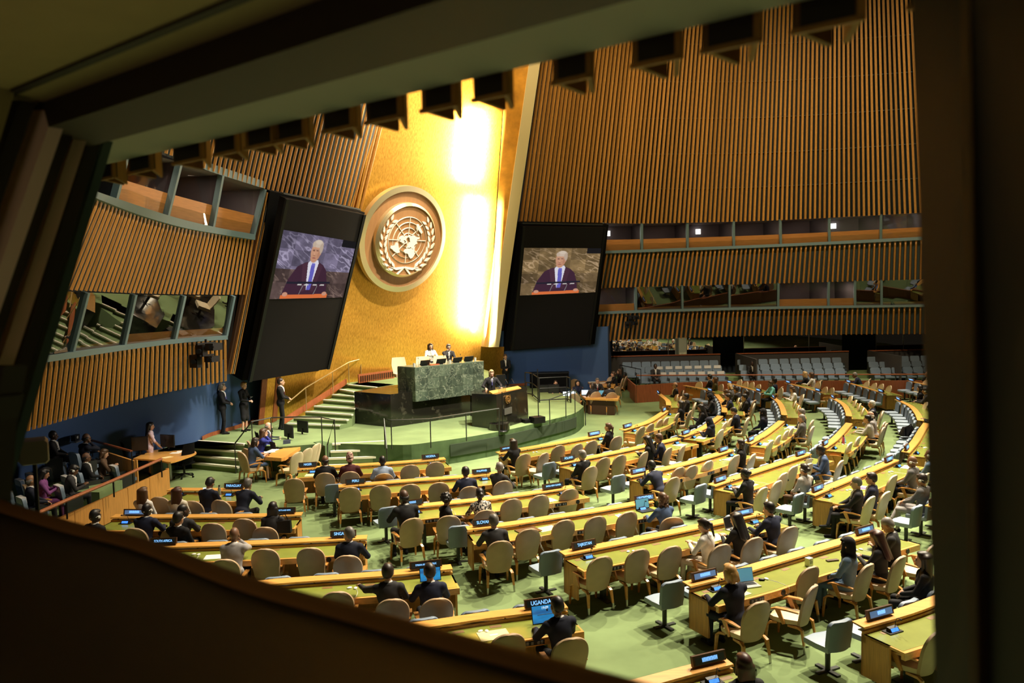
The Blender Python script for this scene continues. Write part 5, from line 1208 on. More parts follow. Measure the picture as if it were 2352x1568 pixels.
# ------------------------------------------------------------------ blue swivel seats with their backs to the desk fronts
NB = {'NIGERIA': 0, 'PARAGUAY': 0, 'MACEDONIA': 0, 'first curved desk': 0, 'bottom desk': 0, 'far bend A': 0, 'back desk A': 2}
ADV = {'far bend C': 'bent desk by brown haired woman', 'far bend D': 'bent desk by white haired man', 'far bend E': 'bent desk by headset man', 'far bend B': 'bent desk by crowd in black', 'back desk A': 'far desk under left seat block', 'back desk B': 'far desk of turquoise woman', 'back desk C': 'far desk of two fair women', 'back desk D': 'far desk of man in blue', 'back desk E': 'far desk at right edge'}
BSEAT = {}
for k, D in DESKS.items():
    n = NB.get(k, int(D.len / .74 + .6)); BSEAT[k] = []
    for j in range(n):
        s = -.10 + .74 * j
        if k in ('SYRIAN', 'SINGAPORE', 'KITTS', 'UGANDA'): s = D.len - .55 - .80 * j
        if s < -.2: continue
        p, h = along(D, s, -.16); p = Vector((p.x, p.y, 0))
        loc = p + Matrix.Rotation(h, 3, 'Z') @ Vector((0, .0, 0))
        end = 'right' if k in ('SYRIAN', 'SINGAPORE', 'KITTS', 'UGANDA') else ('near' if k in ADV else 'left')
        spawn(BLUEC, 'swivel_seat', '%s blue pedestal seat from the %s end, fronting the %s' % (ORD[j], end, ADV.get(k, dl(k))), 'seat', loc + Matrix.Rotation(h, 3, 'Z') @ Vector((0, .20, 0)), h, 'blue leather pedestal seats')
        BSEAT[k].append((loc + Matrix.Rotation(h, 3, 'Z') @ Vector((0, .20, 0)), h, SEATREG[-1]))
# ------------------------------------------------------------------ people in their seats
def sit(k, i, label, pose_='seat_desk', turn=0, fwd=0.0, sidew=0.0, blue=False, **kw):
    loc, h, reg = (BSEAT if blue else CHAIRS)[k][i]; reg[2] = True
    R = Matrix.Rotation(h, 3, 'Z'); p = loc + R @ Vector((sidew, .02 + fwd, 0))
    return person(label, pose_, p, h + math.radians(turn), **kw)
def put(px, py, z, label, pose_, heading, base=0.0, hz=None, **kw):      # head top seen at (px, py) at height z
    p = at(px, py, z); p.z = base; hd = math.radians(heading)
    if not pose_.startswith('stand') and base == 0:
        free = [q for q in SEATREG if not q[2]]; q = min(free, key=lambda q: (q[0] - p).length) if free else None
        if q is not None and (q[0] - p).length < .48:
            q[2] = True; p = Vector((q[0].x, q[0].y, 0)) + Matrix.Rotation(q[1], 3, 'Z') @ Vector((0, .02, 0)); df = (hd - q[1] + PI) % (2 * PI) - PI; hd = q[1] + max(-.5, min(.5, df)) if abs(df) < 2 else hd
        else:
            spawn(TANC, 'delegate_chair', 'tan armchair under the ' + ' '.join(label.split()[:11]), 'chair', p, hd, 'tan leather delegate armchairs'); SEATREG[-1][2] = True; p = p + Matrix.Rotation(hd, 3, 'Z') @ Vector((0, .02, 0))
    return person(label, pose_, p, hd, **kw)
S = sit
S('NIGERIA', 1, 'bald man in a black suit at the left of the front row desk', skin='brown', top='black', hair_='fringe', hc='black')
S('NIGERIA', 2, 'man in maroon wearing an embroidered round cap in the front row', skin='dark', top='maroon', shirt='maroon', hair_='capcloth', hc='cap')
S('NIGERIA', 3, 'man in a light blue shirt with short black hair in the front row', skin='dark', top='lightblue', shirt='lightblue', hair_='crop', hc='black')
S('PERU', 4, 'dark haired man in a navy suit fifth along the PERU desk', skin='tan', top='navy', hair_='short', hc='black', fwd=.06)
pp = S('PERU', 5, 'grey haired man in a dark grey suit below the PHILIPPINES plate', 'seat_desk_left', turn=-50, skin='light', top='charcoal', hair_='short', hc='grey', headset=True)
S('PAPUA', 0, 'big bald man in a black suit seen from behind, left end of his desk', 'seat_desk', skin='dark', top='black', hair_='fringe', hc='black', scale=1.09)
S('PAPUA', 1, 'woman in black with short curly black hair, head turned right', 'fem_left', turn=-70, skin='brown', top='black', shirt='black', hair_='afro', hc='black')
S('PAPUA', 2, 'woman in a black and white patterned blouse with black hair', 'fem_desk', skin='brown', top='pattern', shirt='pattern', hair_='bun', hc='black', glasses=True)
S('SLOVAKIA', 0, 'man with greying brown hair in a dark suit at the SLOVAKIA plate', 'seat_desk', skin='pale', top='charcoal', hair_='short', hc='saltpepper', fwd=.05)
S('SLOVAKIA', 5, 'woman with wavy brown hair in a denim blue jacket using a laptop', 'fem_desk', turn=18, skin='light', top='denim', shirt='white', legs='black', hair_='wavy', hc='brown', fwd=.12)
S('TAJIKISTAN', 3, 'woman in white with dark tied hair reading her phone', 'fem_phone', turn=20, skin='light', top='white', shirt='white', legs='cream', hair_='pony', hc='dark', fwd=.05)
S('TAJIKISTAN', 4, 'woman in black with long black hair looking down', 'fem_phone', turn=10, skin='light', top='black', shirt='black', hair_='long', hc='black', fwd=.05)
S('TAJIKISTAN', 5, 'man in a navy suit with neat black hair, right end of his row', 'seat_desk', turn=8, skin='light', top='navy', hair_='short', hc='black', fwd=.05)
S('mouse desk', 0, 'blond man in a navy blazer with both hands on the desk', 'seat_desk', skin='pale', top='midnight', legs='navy', hair_='swept', hc='blond', fwd=.14)
S('mouse desk', 3, 'woman in a black headscarf and a blue denim jacket', 'fem_lap', turn=10, skin='light', top='steelblue', shirt='steelblue', legs='steelblue', hair_='hijab', hc='blackcloth')
S('mouse desk', 4, 'woman with dark red long hair in a charcoal jacket', 'fem_phone', turn=10, skin='light', top='charcoal', shirt='charcoal', hair_='long', hc='auburn')
S('mouse desk', 5, 'grey haired man in a dark suit holding up a phone', 'seat_read', turn=18, fwd=.28, sidew=-.12, skin='tan', top='charcoal', hair_='crop', hc='grey')
S('UGANDA', 1, 'man in a navy suit typing on the blue tablet by the UGANDA plate', 'seat_desk', turn=8, skin='brown', top='midnight', hair_='crop', hc='black', fwd=.08, sidew=.0)
S('SYRIAN', 1, 'man in a dark suit stretching his left arm along the ledge', 'seat_reach', skin='light', top='charcoal', hair_='short', hc='dark', fwd=.08, sidew=-.05)
S('SYRIAN', 2, 'man in a purplish navy suit in front of a tablet at the SYRIAN desk', 'seat_desk', skin='light', top='navy', hair_='short', hc='dark', fwd=.06, sidew=-.03)
S('SINGAPORE', 3, 'grey cropped man in a navy suit looking left at the SINGAPORE plate', 'seat_desk_left', skin='light', top='midnight', hair_='crop', hc='saltpepper', fwd=.05)
S('SINGAPORE', 0, 'bald man in a grey shirt leaning on the desk, hand at his head', 'seat_chin', skin='brown', top='lightgrey', shirt='white', hair_=None, fwd=.22)
S('KITTS', 0, 'man in a dark blue suit with a white headset at the SAINT KITTS desk', 'seat_desk', skin='dark', top='navy', hair_='crop', hc='black', headset=True, fwd=.06)
S('KITTS', 1, 'man in a charcoal suit looking right, second at the SAINT KITTS desk', 'seat_desk_right', skin='dark', top='charcoal', hair_='crop', hc='black', fwd=.08)
S('KITTS', 4, 'woman with short black hair in dark grey at the SAINT KITTS desk end', 'fem_desk', skin='brown', top='charcoal', shirt='charcoal', hair_='bob', hc='black', fwd=.10, sidew=.05)
S('PARAGUAY', 1, 'man in a navy suit with glasses holding a lit phone', 'seat_read', turn=-8, skin='tan', top='midnight', hair_='short', hc='black', glasses=True, fwd=.30, sidew=.06)
S('PARAGUAY', 2, 'grey haired man in a dark suit by the PARAGUAY plate', 'seat_lean', skin='light', top='midnight', hair_='short', hc='saltpepper', fwd=.22, sidew=.18)
put(342, 1132, 1.28, 'woman with long brown hair in a white blouse left of the PARAGUAY desk', 'fem_lap', -12, skin='light', top='white', shirt='white', hair_='long', hc='brown')
put(421, 1134, 1.28, 'woman with long dark red hair in a cream blouse by the PARAGUAY desk', 'fem_lap', -6, skin='light', top='cream', shirt='cream', hair_='long', hc='auburn')
put(368, 1188, 1.30, 'black haired bearded man in a black jacket in front of the SINGAPORE desk', 'seat_lap', -15, skin='light', top='black', hair_='short', hc='black')
put(221, 1178, 1.30, 'man with black hair and white headset half hidden by the booth sill', 'seat_lap', -20, skin='dark', top='black', hair_='short', hc='black', headset=True)
S('MACEDONIA', 0, 'woman with long dark hair in black at the NORTH MACEDONIA plate', 'fem_desk', turn=6, skin='light', top='black', shirt='black', hair_='long', hc='dark', fwd=.10)
S('MACEDONIA', 5, 'woman with a brown pony tail in black, right end of her row', 'fem_lap', turn=20, skin='light', top='black', shirt='black', hair_='pony', hc='brown', fwd=.05)
S('POLAND', 0, 'grey blond man in a black suit looking up by the POLAND plate', 'seat_lap', turn=6, skin='pale', top='black', hair_='short', hc='grey', fwd=.02)
S('POLAND', 4, 'woman with long black hair in black taking a picture with her phone', 'fem_phone', turn=12, sidew=-.35, fwd=.10, skin='light', top='black', shirt='black', hair_='long', hc='black')
S('POLAND', 5, 'man with short brown hair in a navy suit behind the woman with phone', 'seat_chin', turn=15, sidew=-.32, fwd=.15, skin='light', top='navy', hair_='short', hc='brown')
S('bottle desk', 0, 'man in a dark blue suit leaning over the desk beside a steel bottle', 'seat_lean', skin='dark', top='navy', hair_='crop', hc='black', fwd=.10)
S('bottle desk', 5, 'woman with dark bobbed hair in black, right end of the bottle desk', 'fem_lap', skin='light', top='black', shirt='black', hair_='bob', hc='dark', turn=10)
S('tray desk', 0, 'woman in black with tied black hair behind the black tray', 'fem_phone', skin='brown', top='black', shirt='black', hair_='bun', hc='black', fwd=.05)
S('tray desk', 5, 'man in a blue suit holding a sheet of paper', 'seat_read', turn=22, skin='dark', top='blue', legs='blue', hair_='crop', hc='black', fwd=.05)
S('magazine desk', 0, 'man in a black suit looking at the phone in his hands', 'seat_cross', turn=22, skin='light', top='black', hair_='crop', hc='saltpepper')
S('magazine desk', 1, 'young man in a dark blue suit beside the man with phone', 'seat_lap', turn=16, skin='light', top='navy', hair_='short', hc='dark')
put(1848, 1082, 1.27, 'woman with a white headset and dark tied hair in a pale jacket', 'fem_lap', 30, skin='light', top='beige', shirt='white', legs='brown', hair_='bun', hc='dark', headset=True)
put(2095, 1098, 1.29, 'man in a grey suit with a white headset holding a phone', 'seat_cross', 40, skin='tan', top='grey', legs='lightgrey', hair_='short', hc='dark', headset=True)
put(2114, 1052, 1.29, 'bald man with a white headset in a grey jacket', 'seat_lap', 45, skin='brown', top='grey', hair_=None, headset=True)
put(2133, 1040, 1.29, 'bald man in a blue shirt at the far end by the frame', 'seat_lap', 45, skin='brown', top='steelblue', hair_='fringe', hc='black', headset=True)
put(2150, 1290, 1.30, 'person in black jacket with clasped hands at the right frame edge', 'fem_lap', 62, skin='light', top='black', shirt='black', hair_='long', hc='dark')
put(1708, 1519, 1.28, 'woman with dark hair seen from above at the bottom edge', 'fem_lap', 12, skin='light', top='charcoal', shirt='charcoal', hair_='bob', hc='auburn')
S('first curved desk', 5, 'woman with long black hair in black by the first curved desk', 'fem_lap', skin='light', top='black', shirt='black', hair_='long', hc='black')
S('far bend A', 4, 'dark man in a black suit and white shirt behind the small curved desk', 'seat_lap', turn=10, skin='brown', top='black', hair_='short', hc='black')
S('far bend A', 3, 'bald man in a dark suit farthest at the small curved desk', 'seat_lap', skin='light', top='black', hair_='fringe', hc='brown', glasses=True)
S('second curved desk', 0, 'woman in a dark navy headscarf looking at her phone', 'fem_phone', skin='light', top='midnight', shirt='midnight', hair_='hijab', hc='navy')
S('second curved desk', 3, 'man in a black suit bending his head at the second curved desk', 'seat_read', skin='light', top='midnight', hair_='short', hc='black')
S('far bend B', 2, 'man in a dark suit and white shirt facing left by the bent desk', 'seat_lap', turn=10, skin='light', top='black', hair_='short', hc='black')
S('far bend B', 0, 'man with brown hair in a navy suit writing at the bent desk', 'seat_read', skin='light', top='midnight', hair_='short', hc='brown')
S('far bend B', 1, 'man in a navy suit with hand at his ear, bent desk', 'seat_chin', skin='light', top='navy', hair_='short', hc='dark')
S('third curved desk', 4, 'man with grey hair in a grey suit by the white papers', 'seat_lap', skin='light', top='grey', legs='black', hair_='crop', hc='grey')
S('third curved desk', 5, 'grey haired man half hidden behind the man in grey', 'seat_lap', skin='light', top='charcoal', hair_='short', hc='grey')
put(1757, 946, 1.27, 'woman in a black headscarf and navy jacket in front of the papers', 'fem_lap', 55, skin='light', top='midnight', shirt='black', hair_='hijab', hc='blackcloth')
S('fourth curved desk', 2, 'woman in a black and white jacket with tied black hair', 'fem_desk', skin='light', top='beige', shirt='white', hair_='bun', hc='black')
S('fourth curved desk', 3, 'woman with a black pony tail behind the woman in the pale jacket', 'fem_lap', skin='tan', top='beige', shirt='beige', hair_='pony', hc='black')
put(2007, 950, 1.30, 'bald man with a white beard beside the pony tail woman', 'seat_chin', 62, skin='pale', top='lightgrey', hair_='fringe', hc='white')
S('far bend D', 4, 'white haired man in a navy suit behind the five empty chairs', 'seat_lap', skin='pale', top='navy', hair_='crop', hc='white')
S('far bend C', 3, 'woman with brown hair in a white top facing left', 'fem_phone', skin='light', top='white', shirt='white', hair_='bob', hc='brown')
put(2113, 890, 1.28, 'woman with black hair in black near the right frame', 'fem_lap', 55, skin='light', top='black', shirt='black', hair_='bob', hc='black')
put(2133, 894, 1.30, 'man with a white headset in a grey suit near the right frame', 'seat_desk', 55, skin='tan', top='charcoal', hair_='short', hc='black', headset=True)
put(2147, 936, 1.25, 'person in black with a phone cut off by the right frame', 'seat_read', 60, skin='brown', top='black', hair_='short', hc='black')
put(1629, 862, 1.32, 'young man in a black suit and white shirt at the left far desk', 'seat_lap', 60, skin='light', top='black', hair_='short', hc='black')
put(1643, 871, 1.28, 'woman in olive with long brown hair at the left far desk', 'fem_lap', 60, skin='light', top='olive', shirt='olive', hair_='long', hc='brown')
put(1679, 886, 1.26, 'woman with blond hair in grey on the grey seats', 'fem_phone', 50, skin='pale', top='grey', shirt='grey', hair_='bob', hc='paleblond')
put(1694, 893, 1.26, 'person in grey with dark hair reading beside the blond woman', 'fem_phone', 50, skin='light', top='charcoal', shirt='grey', hair_='short', hc='dark')
put(1713, 903, 1.26, 'man in a dark suit behind the person reading', 'seat_lap', 55, skin='light', top='navy', hair_='short', hc='dark')
for i, (x, y, lab, hk) in enumerate(((1628, 909, 'woman in black with a phone at the left of the dark group', 'hijab'), (1640, 905, 'standing person in black robes among the dark group', 'hijab'), (1608, 930, 'seated person in a black dress at the front of the dark group', 'long'))):
    put(x, y, 1.30, lab, 'fem_phone', 75, skin='tan', top='black' if i != 0 else 'charcoal', shirt='black', hair_=hk, hc='blackcloth' if hk == 'hijab' else 'black')
S('back desk B', 4, 'woman in a turquoise jacket holding papers at the far desk', 'fem_desk', skin='tan', top='turquoise', shirt='turquoise', hair_='short', hc='brown', fwd=.05)
put(1777, 872, 1.30, 'man in navy behind the woman in turquoise', 'seat_lap', 60, skin='brown', top='navy', hair_='short', hc='black')
put(1853, 856, 1.30, 'woman in black with blond hair at a far desk', 'fem_desk', 58, skin='pale', top='black', shirt='black', hair_='long', hc='paleblond')
put(1868, 858, 1.30, 'woman in white with long auburn hair at a far desk', 'fem_desk', 58, skin='light', top='white', shirt='white', hair_='long', hc='brown')
put(1979, 855, 1.30, 'grey haired man in a blue suit at the far right desk', 'seat_lean', 60, skin='brown', top='navy', hair_='crop', hc='grey')
put(2137, 856, 1.30, 'man resting his chin on his hand at the upper right edge', 'seat_chin', 62, skin='light', top='midnight', hair_='fringe', hc='grey')

# speaker, presidium, guards
sp = at(1128, 849, 2.68); sp.z = .93
person('grey haired man in a brown grey suit speaking at the lectern', 'stand_lectern', (sp.x, sp.y, .90), math.radians(196), skin='pale', top='charcoal', legs='charcoal', shirt='white', tie='violet', hair_='short', hc='paleblond')
obj('lectern_step', MB().box((sp.x - .05, sp.y + .1, .85), (.9, .8, .1), rz=.7), CARPET, stage)
pr = at(988, 797, 3.30); person('woman with long dark hair in white behind the green marble desk', 'fem_desk', (pr.x, pr.y, 2.10), math.radians(200), skin='light', top='white', shirt='white', hair_='long', hc='dark')
pr2 = at(1029, 799, 3.30); person('man in a dark grey suit, hand at chin, behind the green desk', 'seat_chin', (pr2.x, pr2.y, 2.10), math.radians(200), skin='light', top='charcoal', hair_='short', hc='saltpepper', glasses=True)
for i, (x, y, lab) in enumerate(((920, 822, 'empty cream presidium armchair at the left of the green desk'), (976, 820, 'cream presidium armchair behind the woman in white'), (1016, 818, 'cream presidium armchair behind the man with glasses'))):
    p = at(x, y, 3.10); c = thing('presidium_chair', lab, 'chair', (p.x, p.y, ZP), math.radians(205), 'cream presidium armchairs')
    obj('backrest', shell([(.55 + .60 * k / 6, .30 - .10 * abs(k / 6 - .55), -.22 - .12 * k / 6) for k in range(7)], None, .07).mesh('presidium_back', CREAM, True), parent=c)
    obj('seat', MB().box((0, .02, .50), (.54, .52, .12)), CREAM, c); obj('pedestal', MB().tube([(0, 0, 0.03), (0, 0, .45)], .05, 10).box((0, 0, .02), (.5, .08, .04)).box((0, 0, .02), (.08, .5, .04)), DSTEEL, c)
def stand_at(px, pyf, z, label, pose_, hd, **kw):
    p = at(px, pyf, z); return person(label, pose_, (p.x, p.y, z), math.radians(hd), **kw)
stand_at(517, 996, ZS, 'grey haired man in a black suit standing by the blue wall', 'stand_clasp', -80, skin='light', top='black', hair_='swept', hc='grey', tie='violet')
stand_at(565, 990, ZS, 'blond woman in a black dress standing with papers', 'stand_dress', -110, skin='pale', top='black', shirt='pale' if False else 'black', hair_='short', hc='blond', legs='black')
stand_at(651, 986, ZS, 'guard in a black suit standing by the gold wall', 'stand_clasp', -75, skin='light', top='black', hair_='crop', hc='dark', tie='maroon', scale=1.04)
g = atY(1161, 822, 38.0); person('guard woman in black suit standing beside the blue wall', 'stand_clasp', (g.x, g.y, ZS), math.radians(190), skin='light', top='black', hair_='pony', hc='brown', scale=.98)
stand_at(350, 1090, 0, 'woman in a pink lace dress with long black hair at the oval desk', 'stand_pink', -55, skin='light', top='pink', shirt='pink', legs='pink', hair_='long', hc='black', scale=.95)

# ------------------------------------------------------------------ country plates, microphones, things on the desks
def text_obj(s, size, parent, M, matl, align='CENTER', nm='lettering'):
    c = bpy.data.curves.new('lettering', 'FONT'); c.body = s; c.size = size; c.align_x = align; c.align_y = 'CENTER'; c.extrude = 0.0008; c.offset = 0.0006
    c.materials.append(matl); o = bpy.data.objects.new(nm, c); COL.objects.link(o); dg = bpy.context.evaluated_depsgraph_get()
    me = bpy.data.meshes.new_from_object(o.evaluated_get(dg)); bpy.data.objects.remove(o); return obj(nm, me, parent=parent, M=M)
TXTM = Matrix(((1, 0, 0, 0), (0, 0, -1, 0), (0, 1, 0, 0), (0, 0, 0, 1)))
LEDPANEL = mat('led_panel_lit', (0.10, 0.20, 0.42), 0.5, emit=.55)
def plate(k, s, txt, label, lit=False, w_=.46):
    D = DESKS[k]; s_ = s if s >= 0 else D.len + s
    p, h = along(D, s_, .085, .862)
    t = thing('country_plate', label, 'nameplate', p, h + 0, 'lit country nameplates')
    tilt = Matrix.Rotation(math.radians(-14), 3, 'X')
    hs = MB().box((0, .0, .066), (w_, .055, .125), M=tilt); hs.box((0, .014, .006), (w_ * .9, .06, .012)); obj('housing', hs, BROWN, t)
    obj('glass_front', MB().box((0, -.028, .066), (w_ - .06, .006, .088), M=tilt), LEDPANEL if lit else PLATEGLASS, t)
    if k.startswith(('far', 'back')): obj('glass_back', MB().box((0, .030, .066), (w_ - .06, .006, .088), M=tilt), LEDPANEL, t); obj('lit_strip', MB().box((0, .034, .066), (w_ * .55, .004, .045), M=tilt), LEDTXT, t)
    if txt:
        sz = min(.075, (w_ - .09) / (len(txt) * .62)) if len(txt) > 5 else .075
        M = Matrix.Translation((0, 0, .066)) @ tilt.to_4x4() @ Matrix.Translation((0, -.0335, 0)) @ TXTM @ Matrix.Diagonal((1 if len(txt) < 9 else .9, 1.15, 1, 1)); M = Matrix.Translation(Vector((0, -.0, 0))) @ M
        text_obj(txt, sz, t, M, LEDTXT)
    else:
        m = MB(); r = random.Random(hash(label) % 999 if False else len(label) * 7 + int(s_ * 10)); n = r.randint(6, 9); ww = .026
        for j in range(n):
            x = (j - (n - 1) / 2) * ww
            for (dx, dz, a, b) in ((-.007, 0, .005, .05), (.007, 0, .005, .05), (0, .02 if j % 2 else 0, .014, .005)):
                m.box(Vector((x + dx, 0, dz)), (a, .003, b))
        o = obj('lit_characters', m, LEDTXT, t); o.matrix_local = Matrix.Translation((0, 0, .066)) @ tilt.to_4x4() @ Matrix.Translation((0, -.033, 0))
    return t
for k, s, txt, lab, lit in [
  ('NIGERIA', .28, 'NIGER', 'country nameplate reading NIGER at the left end of the front row', 0), ('NIGERIA', -.42, 'NIGERIA', 'country nameplate reading NIGERIA', 0),
  ('PERU', .42, 'PERU', 'country nameplate reading PERU', 0), ('PERU', -.42, 'PHILIPPINES', 'country nameplate reading PHILIPPINES', 0),
  ('PAPUA', .40, '', 'dark nameplate hidden behind the big bald man in black', 0), ('PAPUA', -.55, 'PAPUA NEW GUINEA', 'long pale lit nameplate at the right end of the desk behind PERU', 0),
  ('SLOVAKIA', .38, 'SLOVAKIA', 'country nameplate reading SLOVAKIA', 0), ('SLOVAKIA', -.18, 'SLOVENIA', 'lit nameplate above the open laptop of the woman in denim', 1),
  ('TAJIKISTAN', .48, 'TAJIKISTAN', 'country nameplate reading TAJIKISTAN', 0), ('TAJIKISTAN', -.46, '', 'lit nameplate at the right end of the TAJIKISTAN desk', 1),
  ('mouse desk', .38, '', 'pale lit nameplate in front of the blond man', 1), ('mouse desk', -.55, '', 'lit nameplate in front of the man holding up a phone', 1),
  ('corner desk', .45, '', 'big lit nameplate on the desk in the bottom right corner', 1), ('bottom desk', -.30, '', 'large glassy nameplate at the bottom edge of the view', 0),
  ('UGANDA', -.40, 'UGANDA', 'country nameplate reading UGANDA', 0), ('SYRIAN', -.45, 'SYRIAN ARAB REPUBLIC', 'country nameplate reading SYRIAN ARAB REPUBLIC', 0),
  ('SINGAPORE', -.46, 'SINGAPORE', 'country nameplate reading SINGAPORE', 0), ('SINGAPORE', .42, 'SOUTH AFRICA', 'country nameplate reading SOUTH AFRICA by the booth sill', 0),
  ('KITTS', -.42, 'SAINT KITTS AND NEVIS', 'country nameplate reading SAINT KITTS AND NEVIS', 0), ('KITTS', .50, '', 'nameplate behind the man with a headset at the SAINT KITTS desk', 1),
  ('PARAGUAY', -.40, 'PARAGUAY', 'country nameplate reading PARAGUAY', 0),
  ('MACEDONIA', .40, 'NORTH MACEDONIA', 'country nameplate reading NORTH MACEDONIA', 0), ('MACEDONIA', -.45, 'NORWAY', 'lit nameplate at the right end of the NORTH MACEDONIA desk', 1),
  ('POLAND', .40, 'POLAND', 'country nameplate reading POLAND', 0), ('bottle desk', .40, '', 'lit nameplate behind the steel bottle', 1), ('bottle desk', -.40, '', 'lit nameplate at the right end of the bottle desk', 1),
  ('tray desk', .42, '', 'pale lit nameplate above the black tray', 1), ('tray desk', -.40, '', 'lit nameplate in front of the man in the blue suit', 1),
  ('magazine desk', .40, '', 'lit nameplate at the near end of the magazine desk', 1), ('magazine desk', -.40, '', 'lit nameplate at the far end of the magazine desk', 1), ('edge desk', .3, '', 'nameplate on the desk at the right frame edge', 1),
  ('first curved desk', .40, '', 'lit nameplate at the near end of the first curved desk', 1), ('first curved desk', -.25, '', 'nameplate at the far end of the first curved desk', 1),
  ('second curved desk', .36, '', 'lit nameplate at the near end of the second curved desk', 1), ('third curved desk', .36, '', 'lit nameplate at the near end of the third curved desk', 1),
  ('fourth curved desk', .36, '', 'grey nameplate at the near end of the fourth curved desk', 1), ('fifth curved desk', .36, '', 'grey nameplate at the near end of the fifth curved desk', 1),
  ('far bend A', -.3, '', 'nameplate on the small curved desk with a brown left face', 1), ('far bend C', -.3, '', 'nameplate on the bent desk near the turquoise woman', 1), ('far bend D', -.3, '', 'nameplate on the bent desk before the five empty chairs', 1), ('far bend E', -.3, '', 'nameplate on the bent desk near the man with a headset', 1),
  ('back desk A', .3, '', 'nameplate on the straight far desk under the left seat block', 1), ('back desk B', .3, '', 'nearer nameplate on the far desk of the woman in turquoise', 1), ('back desk B', -.3, '', 'farther nameplate on the far desk of the woman in turquoise', 1),
  ('back desk C', .3, '', 'nearer nameplate on the far desk of the two fair women', 1), ('back desk C', -.3, '', 'farther nameplate on the far desk of the two fair women', 1), ('back desk D', .3, '', 'nearer nameplate on the far desk of the man in blue', 1), ('back desk D', -.3, '', 'farther nameplate on the far desk of the man in blue', 1), ('back desk E', -.4, '', 'nameplate on the far desk at the right edge', 1)]:
    plate(k, s, txt, lab, bool(lit), .50 if len(txt) < 14 else .56)
def console():
    a = MB().box((0, 0, .008), (.26, .15, .012)).hexa([(-.085, -.05, .014), (.085, -.05, .014), (.085, .04, .014), (-.085, .04, .014)], [(-.085, -.02, .062), (.085, -.02, .062), (.085, .03, .072), (-.085, .03, .072)])
    d = MB().hexa([(-.070, -.052, .020), (.070, -.052, .020), (.070, -.050, .020), (-.070, -.050, .020)], [(-.070, -.0245, .058), (.070, -.0245, .058), (.070, -.0215, .058), (-.070, -.0215, .058)])
    n = MB().tube([(.06, .01, .06), (.06, .0, .13), (.05, -.02, .18), (.03, -.06, .21), (.0, -.12, .22)], .005, 6).tube([(.0, -.12, .22), (-.005, -.15, .222)], .013, 8)
    return [('base', a.mesh('console_base', BLACK)), ('display', d.mesh('console_display', LED)), ('gooseneck', n.mesh('console_gooseneck', BLACK, True))]
CONS = console()
ep = MB(); 
R = []
for z, s_ in ((0, .7), (.006, 1), (.016, .95), (.024, .55)): R.append([(.045 * s_ * math.cos(a), .030 * s_ * math.sin(a), z) for a in [2 * PI * j / 12 for j in range(12)]])
ep.rings(R); EARP = ep.mesh('earpiece_shell', WHITE, True)
ORDK = {}
NEARD = ['NIGERIA', 'PERU', 'PAPUA', 'SLOVAKIA', 'TAJIKISTAN', 'mouse desk', 'corner desk', 'bottom desk', 'UGANDA', 'SYRIAN', 'SINGAPORE', 'KITTS', 'PARAGUAY', 'MACEDONIA', 'POLAND', 'bottle desk', 'tray desk', 'magazine desk', 'first curved desk', 'second curved desk', 'third curved desk', 'fourth curved desk', 'fifth curved desk']
for k in NEARD:
    D = DESKS[k]
    for j, (s, nm) in enumerate(((.42, 'left'), (D.len - .42, 'right'))):
        if k == 'corner desk' and j: continue
        if k in ('UGANDA', 'SYRIAN', 'bottom desk') and not j: continue
        p, h = along(D, s, .33, .740); spawn(CONS, 'microphone_console', 'microphone console with a blue display at the %s end of the %s' % (nm, dl(k)), 'microphone', p, h, 'desk microphone consoles')
    n = max(1, int(D.len / 1.9))
    for j in range(n):
        s = D.len * (j + .5) / n
        for q in (0, 1):
            p, h = along(D, s + .10 * q + .02, .40 + .03 * q, .739)
            e = obj('earpiece', EARP); e.location = p; e.rotation_euler = (0, 0, h + .5 + .9 * q)
            tag(e, '%s white earpiece of the %s pair from the left, %s' % (('left', 'right')[q], ORD[j], dl(k)), 'earpiece', 'white desk earpieces')
        # its cord hangs over the apron down to the socket
        c = []
        for s2, o_, z in ((.12, .43, .745), (.16, .62, .742), (.14, .80, .745), (.13, .875, .72), (.10, .88, .55), (.18, .87, .42), (.12, .875, .55), (.06, .872, .66)):
            p, h = along(D, s + s2, o_, z); c.append(p)
        c = smooth_curve(c, 26); cc = c[0].copy()
        o = obj('cord', MB().tube([p - cc for p in c], .0035, 4), WHITE); o.location = cc
        tag(o, 'white earpiece cord hanging over the %s, %s from the left' % (dl(k), ORD[j]), 'cord', 'white earpiece cords')
def flat_item(name, k, s, o_, w_, d_, rz, m, label, cat, th=.004, z=.740):
    p, h = along(DESKS[k], s if s >= 0 else DESKS[k].len + s, o_, z)
    b = obj(name, MB().box((0, 0, th / 2), (w_, d_, th)), m); b.location = p; b.rotation_euler = (0, 0, h + rz); return tag(b, label, cat)
flat_item('folder', 'mouse desk', .55, .60, .46, .32, .08, CREAMPAPER, 'cream folder lying under the blond mans hand', 'folder', .006)
flat_item('label_sticker', 'mouse desk', .55, .60, .10, .05, .08, PAPER, 'small white label on the cream folder of the blond man', 'label', .002, .747)
flat_item('folder', 'UGANDA', -1.25, .58, .44, .31, .02, CREAMPAPER, 'cream folder left of the blue tablet on the UGANDA desk', 'folder', .006)
flat_item('label_sticker', 'UGANDA', -1.25, .58, .12, .045, .02, PAPER, 'small white label on the folder of the UGANDA desk', 'label', .002, .747)
flat_item('folder', 'NIGERIA', .45, .62, .42, .30, -.1, CREAMPAPER, 'cream folder at the left end of the front row desk', 'folder', .006)
flat_item('folder', 'TAJIKISTAN', 3.15, .60, .46, .32, .12, CREAMPAPER, 'cream folder left of the laptop on the TAJIKISTAN desk', 'folder', .006)
